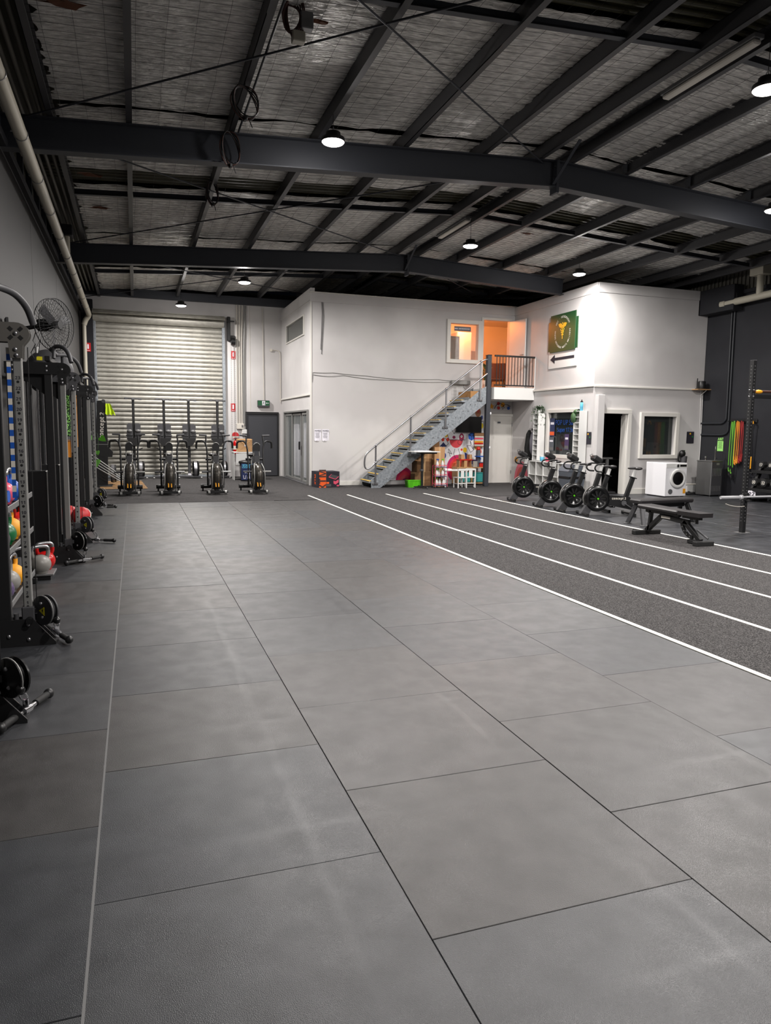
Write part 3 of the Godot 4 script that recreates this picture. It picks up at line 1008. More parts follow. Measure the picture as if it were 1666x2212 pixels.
	for x in [-0.2, 0.2]:
		for z in [-0.15, 0.28]:
			obj("leg", B.new().cyl(v3(x * 1.15, 0, z * 1.1), v3(x, 0.34, z), 0.012, 0.018), M.black, ch)
	var pl := thing("potted_plant", "dark green pot plant on the floor just inside the upper doorway", "plant", v3(10.26, 2.84, -20.45))
	obj("pot", B.new().lathe([Vector2(0.0, 0), Vector2(0.11, 0), Vector2(0.15, 0.3), Vector2(0.13, 0.3), Vector2(0.12, 0.26), Vector2(0, 0.26)], Transform3D(), 18), M.off_white, pl)
	for i in 16:
		leafy(pl, v3(0, 0.28, 0), TAU * i / 16.0 * 2.4, 0.25 + 0.3 * R.randf(), 0.22, M.leaf_dark)
	var pn := thing("stone_screen", "grey stone-patterned panel with a wooden batten behind the upper window", "panel", v3(9.42, 2.84, -21.2), 0.1)
	obj("board", B.new().box(v3(0, 0.85, 0), v3(0.62, 1.7, 0.05), 0.004), M.charcoal, pn)
	obj("batten", B.new().box(v3(-0.05, 0.6, 0.05), v3(0.05, 1.2, 0.04), 0.004), M.wood_pale, pn)
	var wdr := thing("white_wardrobe", "tall white cupboard between grey panel and cartons in the upper office", "cupboard", v3(10.1, 2.84, -21.9))
	obj("carcass", B.new().box(v3(0, 0.95, 0), v3(0.5, 1.9, 0.5), 0.006), M.white_gloss, wdr)
	obj("door_panel", B.new().box(v3(0, 0.95, 0.26), v3(0.48, 1.86, 0.02), 0.004), M.white_gloss, wdr)
	for i in 3:
		var cb := thing("office_carton", ["lowest cardboard carton stacked behind the upper window", "middle cardboard carton stacked behind the upper window", "top cardboard carton stacked behind the upper window"][i], "box", v3(10.72, 2.84 + i * 0.46, -22.3), 0.1 * i, "cartons in the upper office")
		obj("body", B.new().box(v3(0, 0.225, 0), v3(0.5, 0.45, 0.45), 0.006), M.card, cb)
		obj("tape_strip", B.new().box(v3(0, 0.451, 0), v3(0.5, 0.003, 0.05)), M.tape, cb)
	var sn := thing("window_sign", "small dark green name sign stuck inside the upper window", "sign", v3(9.28, 4.6, -20.03))
	obj("plate", B.new().box(v3(0, 0, 0), v3(0.54, 0.13, 0.006), 0.002), M.bin_grey, sn)
	text("lettering", "MSC OSTEOPATHY", 0.042, at(-0.01, 0, 0.004), M.paper, sn, true)
	# green sign with a winged staff, on the tower's left face
	var s := thing("wall_sign", "dark green square sign with golden winged staff emblem above a black arrow", "sign", v3(10.985, 3.34, -17.28), -PI / 2)
	obj("back_board", B.new().box(v3(0, 0.57, 0), v3(1.36, 1.16, 0.02), 0.003), M.white, s)
	obj("rear_panel", B.new().box(v3(0, 0.86, 0.012), v3(1.42, 0.8, 0.02), 0.003), M.sign_dark_green, s)
	obj("front_panel", B.new().box(v3(0.02, 0.92, 0.03), v3(1.22, 1.0, 0.02), 0.003), M.sign_dark_green, s)
	var em := B.new()
	for q in [-1, 1]:
		em.prism([Vector2(0, 0), Vector2(q * 0.06, -0.03), Vector2(q * 0.15, 0.0), Vector2(q * 0.2, 0.08), Vector2(q * 0.1, 0.1), Vector2(q * 0.03, 0.07)], 0.006, at(0.02, 1.07, 0.044))
	em.box(v3(0.02, 0.93, 0.044), v3(0.018, 0.36, 0.006)).ball(v3(0.02, 1.16, 0.044), 0.022, v3(1, 1, 0.3), 8)
	for q in [[1.0, 0.07], [0.93, 0.05], [0.86, 0.035]]:
		for sd in [-1, 1]:
			em.ring(v3(0.02 + sd * q[1] * 0.55, q[0], 0.044), Vector3.BACK, q[1] * 0.55, 0.009, 14, 4)
	obj("emblem", em, M.gold, s)
	var ring := "MSC · OSTEOPATHY"
	for i in ring.length():
		var a := lerpf(2.55, 0.55, float(i) / (ring.length() - 1))
		if ring[i] != " ":
			text("lettering", ring[i], 0.055, Transform3D(Basis(Vector3.BACK, a - PI / 2), v3(0.02 + 0.36 * cos(a), 0.95 + 0.38 * sin(a), 0.043)), M.off_white, s)
	ring = "WHERE MOVEMENT MEETS WELLNESS"
	for i in ring.length():
		var a := lerpf(-PI - 0.18, 0.18, float(i) / (ring.length() - 1))
		if ring[i] != " ":
			text("lettering", ring[i], 0.05, Transform3D(Basis(Vector3.BACK, a + PI / 2), v3(0.02 + 0.36 * cos(a), 0.9 + 0.38 * sin(a), 0.043)), M.off_white, s)
	obj("arrow", B.new().prism([Vector2(-0.58, 0.24), Vector2(-0.36, 0.36), Vector2(-0.36, 0.275), Vector2(0.58, 0.275), Vector2(0.58, 0.205), Vector2(-0.36, 0.205), Vector2(-0.36, 0.12)], 0.006, at(0, 0, 0.014)), M.ink, s)
	# loose cables on the white wall
	var wires := [[[4.7, 3.1], [4.72, 3.16], [5.3, 3.17], [6.26, 3.12], [7.24, 3.06], [8.5, 3.09], [9.08, 3.07]], [[4.7, 2.9], [4.72, 3.1], [5.6, 3.11], [7.2, 3.03], [9.0, 3.04], [9.3, 2.98], [9.42, 2.84], [9.44, 2.43]], [[4.96, 5.3], [4.99, 4.8], [4.95, 3.79]], [[5.0, 5.3], [5.03, 4.7], [4.97, 3.67]]]
	var names := ["upper thin cable sagging along the white wall", "lower thin cable running along the white wall to the stair head", "left of two loose cables dangling from the white wall top", "right of two loose cables dangling from the white wall top"]
	for i in 4:
		var ps := []
		for j in wires[i].size() - 1:
			for q in 6:
				var t := q / 6.0
				ps.append(v3(lerpf(wires[i][j][0], wires[i][j + 1][0], t), lerpf(wires[i][j][1], wires[i][j + 1][1], t) - 0.03 * sin(t * PI) * (i % 2 + 0.3), -19.985))
		ps.append(v3(wires[i][-1][0], wires[i][-1][1], -19.985))
		tag(obj("wall_cable", B.new().tube(ps, 0.007, 5), M.charcoal if i > 1 else M.tube_grey, self), names[i], "cable")
	# two notices by the corner
	for i in 2:
		var x: float = 4.87 + i * 0.225
		var nt := thing("notice", ["left of two white printed notices taped to the white wall", "right of two white printed notices taped to the white wall"][i], "notice", v3(x, 1.43, -19.99), 0.0, "printed notices on the white wall")
		var pb := B.new()
		for q in 6:
			var x0 := -0.1 + q * 0.0333
			pb.quad(v3(x0, -0.16 - 0.015 * (q % 2), 0.012 * sin(q * 0.9)), v3(x0 + 0.0333, -0.16 - 0.015 * ((q + 1) % 2), 0.012 * sin(q * 0.9 + 0.9)), v3(x0 + 0.0333, 0.16, 0.002), v3(x0, 0.16, 0.002), 2)
			pb.quad(v3(x0 + 0.0333, -0.16 - 0.015 * ((q + 1) % 2), 0.012 * sin(q * 0.9 + 0.9) - 0.001), v3(x0, -0.16 - 0.015 * (q % 2), 0.012 * sin(q * 0.9) - 0.001), v3(x0, 0.16, 0.001), v3(x0 + 0.0333, 0.16, 0.001), 2)
		obj("sheet", pb, M.paper, nt)
		text("lettering", "IRONED", 0.034, at(0, 0.12, 0.014), M.grey_cloth, nt, true)
		for q in 5:
			obj("printed_line", B.new().box(v3(-0.015, 0.06 - q * 0.032, 0.016), v3(0.13 - 0.015 * (q % 3), 0.007, 0.001)), M.grey_cloth, nt)

const WARM := 5.0

func leafy(p: Node3D, o: Vector3, a: float, h: float, len: float, m: Material) -> void:
	var d := v3(cos(a), 0, sin(a))
	var s := v3(-sin(a), 0, cos(a))
	var tip := o + d * (0.1 + len * 0.4) + UP * h
	var b := B.new()
	b.tube([o, o + d * 0.05 + UP * h * 0.5, o + d * 0.1 + UP * h * 0.9], 0.006, 4)
	var q := o + d * 0.1 + UP * h * 0.9
	var e := q + d * len * 0.7 + UP * len * 0.5
	var m1 := q.lerp(e, 0.45)
	for sd in [-1, 1]:
		b.tri(q, m1 + s * sd * len * 0.28, m1 + UP * 0.01)
		b.tri(m1 + UP * 0.01, m1 + s * sd * len * 0.28, e)
	obj("leaf", b, m, p)

func stairs() -> void:
	var t := thing("steel_staircase", "galvanised steel staircase with timber edged treads and pipe handrail", "stairs", v3(6.1, 0, -18.87))
	# local x runs up the flight, z from the near stringer (0) to the far one (-0.82)
	var run := 0.2265
	var rise := 0.1893
	for z in [0.0, -0.84]:
		var s := obj("stringer", B.new().prism([Vector2(0, 0), Vector2(0.26, 0), Vector2(3.3, 2.28), Vector2(3.43, 2.38), Vector2(3.43, 2.86), Vector2(3.3, 2.8), Vector2(0, 0.2)], 0.012, at(0, 0, z)).bar(v3(0.0, 0.21, z - 0.03), v3(3.32, 2.81, z - 0.03), 0.06, 0.01), M.galvanised, t)
		if z == 0.0:
			for k in range(1, 15):
				for q in [[0.02, -0.07], [0.17, -0.07]]:
					obj("bolt", B.new().cyl(v3(k * run + q[0] - 0.02, k * rise + q[1] - 0.05, 0.006), v3(k * run + q[0] - 0.02, k * rise + q[1] - 0.05, 0.02), 0.016, 0.012, 8), M.steel, s)
	for k in range(1, 14):
		var x := -0.06 + (k - 1) * run
		var y := k * rise
		var tr := obj("tread", B.new().box(v3(x + 0.14, y - 0.03, -0.42), v3(0.26, 0.06, 0.8), 0.005), M.galvanised, t)
		obj("nosing", B.new().box(v3(x + 0.035, y + 0.004, -0.42), v3(0.09, 0.016, 0.79), 0.003), M.yellow_strip, tr)
		obj("riser_shadow_plate", B.new().box(v3(x + 0.25, y + 0.02, -0.42), v3(0.01, 0.14, 0.78)), M.galvanised, tr)
	obj("landing_step", B.new().box(v3(3.14, 2.62, -0.42), v3(0.4, 0.2, 0.82), 0.006), M.wood_tread, t)
	# handrail posts and rails on the near side
	var px := [[0.11, 0.11, 0.7, 1.17], [1.12, 0.88, 1.49, 1.96], [2.17, 1.67, 2.27, 2.75], [3.22, 2.46, 3.06, 3.54]]
	for p in px:
		var ps := obj("post", B.new().cyl(v3(p[0], p[1], 0.04), v3(p[0], p[3], 0.04), 0.024, -1, 12), M.steel, t)
		obj("ball_joint", B.new().ball(v3(p[0], p[3], 0.04), 0.04, Vector3.ONE, 12).ball(v3(p[0], p[2], 0.04), 0.04, Vector3.ONE, 12), M.steel, ps)
		obj("foot_flange", B.new().box(v3(p[0], p[1] + 0.01, 0.02), v3(0.17, 0.07, 0.02), 0.006).cyl(v3(p[0] - 0.06, p[1] + 0.01, 0.02), v3(p[0] - 0.06, p[1] + 0.01, 0.045), 0.02).cyl(v3(p[0] + 0.06, p[1] + 0.01, 0.02), v3(p[0] + 0.06, p[1] + 0.01, 0.045), 0.02), M.steel, ps)
	var loop := [v3(0.11, 1.17, 0.04), v3(-0.05, 1.04, 0.04), v3(-0.15, 0.94, 0.04), v3(-0.2, 0.82, 0.04), v3(-0.21, 0.66, 0.04), v3(-0.19, 0.57, 0.04), v3(-0.13, 0.53, 0.04), v3(-0.04, 0.56, 0.04), v3(0.11, 0.7, 0.04)]
	obj("end_loop", B.new().tube(loop, 0.022, 10), M.steel, t)
	obj("top_rail", B.new().tube([v3(0.11, 1.17, 0.04), v3(1.12, 1.96, 0.04), v3(2.17, 2.75, 0.04), v3(3.22, 3.54, 0.04), v3(3.36, 3.61, 0.04), v3(3.43, 3.62, 0.03)], 0.022, 10), M.steel, t)
	obj("mid_rail", B.new().tube([v3(0.11, 0.7, 0.04), v3(1.12, 1.49, 0.04), v3(2.17, 2.27, 0.04), v3(3.22, 3.06, 0.04), v3(3.43, 3.22, 0.03)], 0.022, 10), M.steel, t)
	# short white wire screen by the stair head
	var g := thing("wire_screen", "white wire mesh panel with a grey top box beside the stair head", "screen", v3(9.1, 2.4, -19.93))
	obj("box", B.new().box(v3(0.1, 0.62, 0.03), v3(0.6, 0.12, 0.1), 0.01), M.tube_grey, g)
	var gb := B.new()
	for i in 11:
		gb.cyl(v3(-0.12 + i * 0.05, 0, 0), v3(-0.12 + i * 0.05, 0.56, 0), 0.004, -1, 5)
	for i in 6:
		gb.cyl(v3(-0.14, i * 0.1, 0), v3(0.4, i * 0.1, 0), 0.004, -1, 5)
	obj("wire_panel", gb, M.white, g)

func trainer(zc: float, half: float, label: String, detailed: bool) -> Node3D:
	var t := thing("cable_machine", label, "gym machine", v3(-0.9, 0, zc), 0.0)
	for s in [-1, 1]:
		var z: float = s * half
		obj("front_post", B.new().box(v3(-0.02, 1.14, z), v3(0.08, 2.24, 0.075), 0.006), M.powder_black, t)
		obj("rear_post", B.new().box(v3(-0.41, 1.13, z), v3(0.07, 2.26, 0.07), 0.006), M.powder_black, t)
		var gd := obj("guide_column", B.new().box(v3(0.13, 1.16, z), v3(0.058, 2.0, 0.058), 0.006), M.tube_grey, t)
		var hb := B.new()
		for k in 23:
			var y := 0.29 + 0.0735 * k
			hb.cyl(v3(0.13, y, z - s * 0.02), v3(0.13, y, z - s * 0.0296), 0.0095, -1, 10)
			if detailed and s < 0:
				text("number", str(k + 1), 0.022, at(0.13, y + 0.028, z + 0.0295), M.ink, gd, true, 0.001)
		stuff(obj("adjustment_holes", hb, M.black_matt, gd))
		for q in [-0.045, 0.045]:
			obj("foot_plate", B.new().prism([Vector2(-0.06, 0), Vector2(0.31, 0), Vector2(0.31, 0.02), Vector2(0.16, 0.2), Vector2(-0.06, 0.2)], 0.012, at(0, 0, z + q)), M.powder_black, t)
		obj("foot_base", B.new().box(v3(-0.05, 0.012, z), v3(0.72, 0.024, 0.078)).box(v3(-0.2, 0.07, z), v3(0.45, 0.12, 0.05)), M.powder_black, t)
		for q in [[0.0, 0.08], [0.13, 0.16], [0.13, 0.05]]:
			obj("bolt", B.new().ball(v3(q[0], q[1], z + 0.054), 0.014, v3(1, 1, 0.6), 8), M.steel, t)
		# top plates with a round end
		var out := [Vector2(-0.46, 2.31), Vector2(-0.46, 2.18), Vector2(0.08, 2.18), Vector2(0.09, 2.07), Vector2(0.17, 2.07), Vector2(0.175, 2.16)]
		for i in 8:
			out.append(Vector2(0.13 + 0.09 * cos(-0.6 + i * 0.32), 2.24 + 0.075 * sin(-0.6 + i * 0.32)))
		for q in [-1, 1]:
			obj("top_plate", B.new().prism(out, 0.008, at(0, 0, z + q * 0.046)), M.plate_grey if detailed else (M.charcoal if s < 0 else M.black), t)
		for q in 4:
			var a: float = PI / 4 + q * PI / 2
			obj("plate_slot", B.new().box(v3(0.13 + 0.045 * cos(a), 2.24 + 0.042 * sin(a), z + 0.0505), v3(0.03, 0.024, 0.003), 0.0, Basis(Vector3.BACK, a)), M.black_matt, t)
		for q in [[0.13, 2.24], [0.125, 2.13], [0.13, 2.09], [-0.03, 2.27], [-0.03, 2.22], [-0.38, 2.27], [-0.38, 2.22]]:
			obj("bolt", B.new().ball(v3(q[0], q[1], z + 0.052), 0.015, v3(1, 1, 0.6), 8), M.steel, t)
		# sliding carriage, pulley and stop
		obj("carriage", B.new().box(v3(0.13, 0.215, z), v3(0.085, 0.15, 0.085), 0.008).box(v3(0.2, 0.25, z), v3(0.08, 0.04, 0.04)).cyl(v3(0.05, 0.24, z + 0.02), v3(0.05, 0.16, z + 0.02), 0.017), M.charcoal, t)
		obj("knob", B.new().cyl(v3(0.14, 0.19, z + 0.04), v3(0.14, 0.19, z + 0.085), 0.028, 0.022, 10), M.black, t)
		var ax := v3(-0.715, 0, 0.7)
		var pc := v3(0.245, 0.26, z + 0.035)
		var pu := obj("pulley", B.new().cyl(pc - ax * 0.028, pc - ax * 0.018, 0.108, -1, 28).cyl(pc + ax * 0.018, pc + ax * 0.028, 0.108, -1, 28).cyl(pc - ax * 0.018, pc + ax * 0.018, 0.085, -1, 24), M.charcoal if s < 0 else M.black_gloss, t)
		obj("rim", B.new().ring(pc + ax * 0.02, ax, 0.108, 0.004, 28, 5), M.tube_grey, pu)
		for q in [-1, 1]:
			obj("bolt", B.new().ball(pc + ax * 0.03 + UP * q * 0.052 - v3(0.004 * q, 0, 0), 0.013, Vector3.ONE, 8), M.steel, pu)
		if s < 0:
			var f := Transform3D(B.frame(ax), pc + ax * 0.03)
			obj("warning_triangle", B.new().prism([Vector2(-0.03, -0.004), Vector2(0.025, 0.028), Vector2(0.025, -0.036)], 0.002, f), M.warn_yellow, pu)
			obj("warning_mark", B.new().prism([Vector2(0.0, 0.004), Vector2(0.014, 0.01), Vector2(0.012, -0.016), Vector2(0.004, -0.006)], 0.003, f), M.ink, pu)
		obj("cable", B.new().cyl(v3(0.19, 0.3, z + 0.035), v3(0.2, 2.15, z + 0.02), 0.0035, -1, 5), M.black, t)
		# weight stack behind the post
		var wz: float = z - s * 0.02 - 0.1
		obj("weight_shroud", B.new().box(v3(-0.2, 0.6, wz), v3(0.24, 0.96, 0.2), 0.01), M.black, t)
		for q in [-0.05, 0.05]:
			obj("guide_rod", B.new().cyl(v3(-0.2 + q, 1.05, wz), v3(-0.2 + q, 2.22, wz), 0.011, -1, 10), M.chrome, t)
		obj("gusset", B.new().prism([Vector2(-0.38, 2.21), Vector2(-0.06, 2.21), Vector2(-0.06, 1.95)], 0.01, at(0, 0, z - 0.03)), M.black, t)
	obj("top_beam", B.new().box(v3(-0.41, 2.27, 0), v3(0.07, 0.1, half * 2), 0.006), M.powder_black, t)
	obj("base_beam", B.new().box(v3(-0.41, 0.05, 0), v3(0.07, 0.08, half * 2), 0.006), M.powder_black, t)
	obj("front_beam", B.new().box(v3(-0.02, 2.36, 0), v3(0.06, 0.06, half * 2), 0.006), M.powder_black, t)
	var pb := B.new()
	for s in [-1, 1]:
		var z: float = s * half
		pb.tube([v3(-0.02, 2.5, z - s * 0.45), v3(0.06, 2.52, z - s * 0.22), v3(0.14, 2.5, z - s * 0.1), v3(0.2, 2.43, z + s * 0.0), v3(0.235, 2.32, z + s * 0.06)], 0.024, 10)
		pb.tube([v3(0.03, 2.38, z - s * 0.2), v3(0.03, 2.5, z - s * 0.24)], 0.02, 8)
	pb.cyl(v3(-0.02, 2.5, -half + 0.4), v3(-0.02, 2.5, half - 0.4), 0.022)
	obj("pull_up_bar", pb, M.charcoal, t)
	if detailed:
		for i in 24:
			obj("banded_strip", B.new().box(v3(0.075, 2.12 - i * 0.044, -half + 0.02), v3(0.026, 0.044, 0.008)), M.off_white if i % 2 == 0 else M.blue, t)
	return t

func cable_bar(p: Vector3, a: float, hook: Vector3, label: String) -> void:
	var t := thing("cable_bar", label, "handle", p, a, "straight bars clipped to the pulley cables")
	var y := 0.035
	obj("shaft", B.new().cyl(v3(-0.24, y, 0), v3(0.24, y, 0), 0.014, -1, 12), M.chrome, t)
	for s in [-1, 1]:
		obj("grip", B.new().cyl(v3(s * 0.1, y, 0), v3(s * 0.24, y, 0), 0.02, -1, 12), M.rubber, t)
		obj("end_knob", B.new().ball(v3(s * 0.25, y, 0), 0.03, Vector3.ONE, 12), M.black, t)
	obj("swivel", B.new().cyl(v3(-0.035, y, 0), v3(0.035, y, 0), 0.024).bar(v3(0, y, 0), v3(0, y + 0.06, 0), 0.03, 0.012), M.chrome, t)
	var h := Transform3D(Basis(UP, a), p).affine_inverse() * hook
	var lo := v3(0, y + 0.05, 0)
	var d := h - lo
	var f := B.frame(d)
	var ps := []
	for i in 14:
		var q := TAU * i / 14.0
		ps.append(lo + d * 0.42 + f.z * cos(q) * d.length() * 0.44 + f.x * sin(q) * 0.018)
	obj("carabiner", B.new().tube(ps, 0.0055, 6, true), M.chrome, t)
	obj("cable_ball", B.new().ball(h, 0.026, Vector3.ONE, 12), M.black_gloss, t)

func trainers() -> void:
	trainer(-5.0, 0.76, "black twin cable machine with numbered guide column, nearest at left photo edge", true)
	trainer(-9.93, 0.76, "black twin cable machine behind the kettlebell rack, under the wall fan", false)
	trainer(-14.73, 0.76, "black twin cable machine farthest from camera, just before the carpet", false)
	cable_bar(v3(-0.61, 0, -4.3), 1.2, v3(-0.61, 0.21, -4.13), "chrome and rubber cable bar lying nearest, at the left photo edge")
	cable_bar(v3(-0.6, 0, -5.9), -1.15, v3(-0.57, 0.2, -5.62), "cable bar lying under the pulley with the yellow warning triangle, nearest machine")
	cable_bar(v3(-0.6, 0, -9.12), 0.75, v3(-0.58, 0.17, -9.05), "cable bar lying before the near foot of the second cable machine")
	cable_bar(v3(-0.53, 0, -10.7), -0.5, v3(-0.58, 0.19, -10.56), "cable bar lying before the far foot of the second cable machine")
	cable_bar(v3(-0.62, 0.1, -14.1), 0.1, v3(-0.58, 0.24, -13.85), "cable bar hanging just off the floor at the third machine's near foot")
	cable_bar(v3(-0.6, 0, -15.5), -0.9, v3(-0.58, 0.2, -15.35), "cable bar lying at the third machine's far foot, farthest of all")

func kettlebell(m: Material, p: Vector3, turn: float, label: String, s := 1.0, disc_m: Material = null) -> void:
	var t := thing("kettlebell", label, "kettlebell", p, turn, "kettlebells on and beside the rack")
	var pr := [Vector2(0, 0), Vector2(0.065, 0)]
	for i in range(2, 15):
		var a := lerpf(-PI * 0.42, PI * 0.5, i / 14.0)
		pr.append(Vector2(0.105 * cos(a), 0.095 + 0.102 * sin(a)) * 1.0)
	for i in pr.size(): pr[i] *= s
	obj("body", B.new().lathe(pr, Transform3D(), 24), m, t)
	obj("horns", B.new().tube([v3(-0.06 * s, 0.15 * s, 0), v3(-0.078 * s, 0.2 * s, 0), v3(-0.08 * s, 0.235 * s, 0)], 0.021 * s, 10).tube([v3(0.06 * s, 0.15 * s, 0), v3(0.078 * s, 0.2 * s, 0), v3(0.08 * s, 0.235 * s, 0)], 0.021 * s, 10), m, t)
	obj("handle", B.new().tube([v3(-0.08, 0.23, 0) * s, v3(-0.078, 0.258, 0) * s, v3(-0.06, 0.278, 0) * s, v3(0, 0.284, 0) * s, v3(0.06, 0.278, 0) * s, v3(0.078, 0.258, 0) * s, v3(0.08, 0.23, 0) * s], 0.0185 * s, 10), M.steel, t)
	if disc_m:
		obj("weight_badge", B.new().cyl(v3(0, 0.1, 0.09) * s, v3(0, 0.1, 0.108) * s, 0.05 * s, -1, 18), disc_m, t)

func kettlebells() -> void:
	var t := thing("kettlebell_rack", "black three tier sloped rack behind the nearest cable machine", "rack", v3(-1.2, 0, -7.2))
	for z in [-0.82, 0.82]:
		obj("upright", B.new().bar(v3(-0.24, 0, z), v3(-0.24, 1.1, z), 0.05, 0.05, 0.004), M.powder_black, t)
		obj("foot", B.new().bar(v3(-0.26, 0.03, z), v3(0.22, 0.03, z), 0.05, 0.05, 0.004), M.powder_black, t)
	for y in [0.13, 0.57, 0.92]:
		var sh := obj("shelf", B.new().box(v3(0, y - 0.02, 0), v3(0.4, 0.02, 1.64), 0.003), M.powder_black, t)
		obj("lip", B.new().box(v3(0.2, y - 0.005, 0), v3(0.012, 0.05, 1.66), 0.003), M.grey_paint, sh)
		for z in [-0.8, 0.8]:
			obj("bracket", B.new().prism([Vector2(-0.24, y - 0.03), Vector2(0.18, y - 0.03), Vector2(-0.24, y - 0.2)], 0.012, at(0, 0, z)), M.powder_black, sh)
	var q := [
		["blue", "black kettlebell with a blue badge at the near end of the top shelf", 0.92, -6.62, "b"], ["pink", "pink kettlebell with steel handle on the rack's top shelf", 0.92, -7.0, ""], ["blue", "blue kettlebell right of the pink one on the top shelf", 0.92, -7.35, ""],
		["charcoal", "dark grey kettlebell at the near end of the middle shelf", 0.57, -6.6, ""], ["green", "green kettlebell on the rack's middle shelf", 0.57, -6.95, ""], ["amber", "yellow kettlebell right of the green one on the middle shelf", 0.57, -7.3, ""], ["kb_red", "orange red kettlebell at the far end of the middle shelf", 0.57, -7.75, ""],
		["purple", "purple kettlebell at the near end of the bottom shelf", 0.13, -6.7, ""], ["kb_grey", "grey kettlebell right of the purple one on the bottom shelf", 0.13, -7.05, ""], ["amber", "yellow banded kettlebell in the middle of the bottom shelf", 0.13, -7.35, ""], ["charcoal", "dark kettlebell at the far end of the bottom shelf", 0.13, -7.72, ""]]
	for k in q:
		kettlebell(M.black if k[4] == "b" else M[k[0]], v3(-1.1, k[2], k[3]), 1.3 + R.randf_range(-0.3, 0.3), k[1], 1.0, M.blue if k[4] == "b" else null)
	var tr := thing("low_stand", "low black stand on the floor under two kettlebells", "stand", v3(-0.97, 0, -8.32))
	obj("top", B.new().box(v3(0, 0.055, 0), v3(0.26, 0.02, 0.34), 0.004), M.grey_paint, tr)
	obj("base", B.new().box(v3(-0.01, 0.023, 0), v3(0.22, 0.045, 0.3), 0.003), M.black, tr)
	kettlebell(M.kb_grey, v3(-0.97, 0.065, -8.23), 0.4, "worn grey kettlebell at the front of the low stand")
	kettlebell(M.red_gloss, v3(-0.95, 0.065, -8.45), 0.4, "red kettlebell behind the grey one on the low stand")

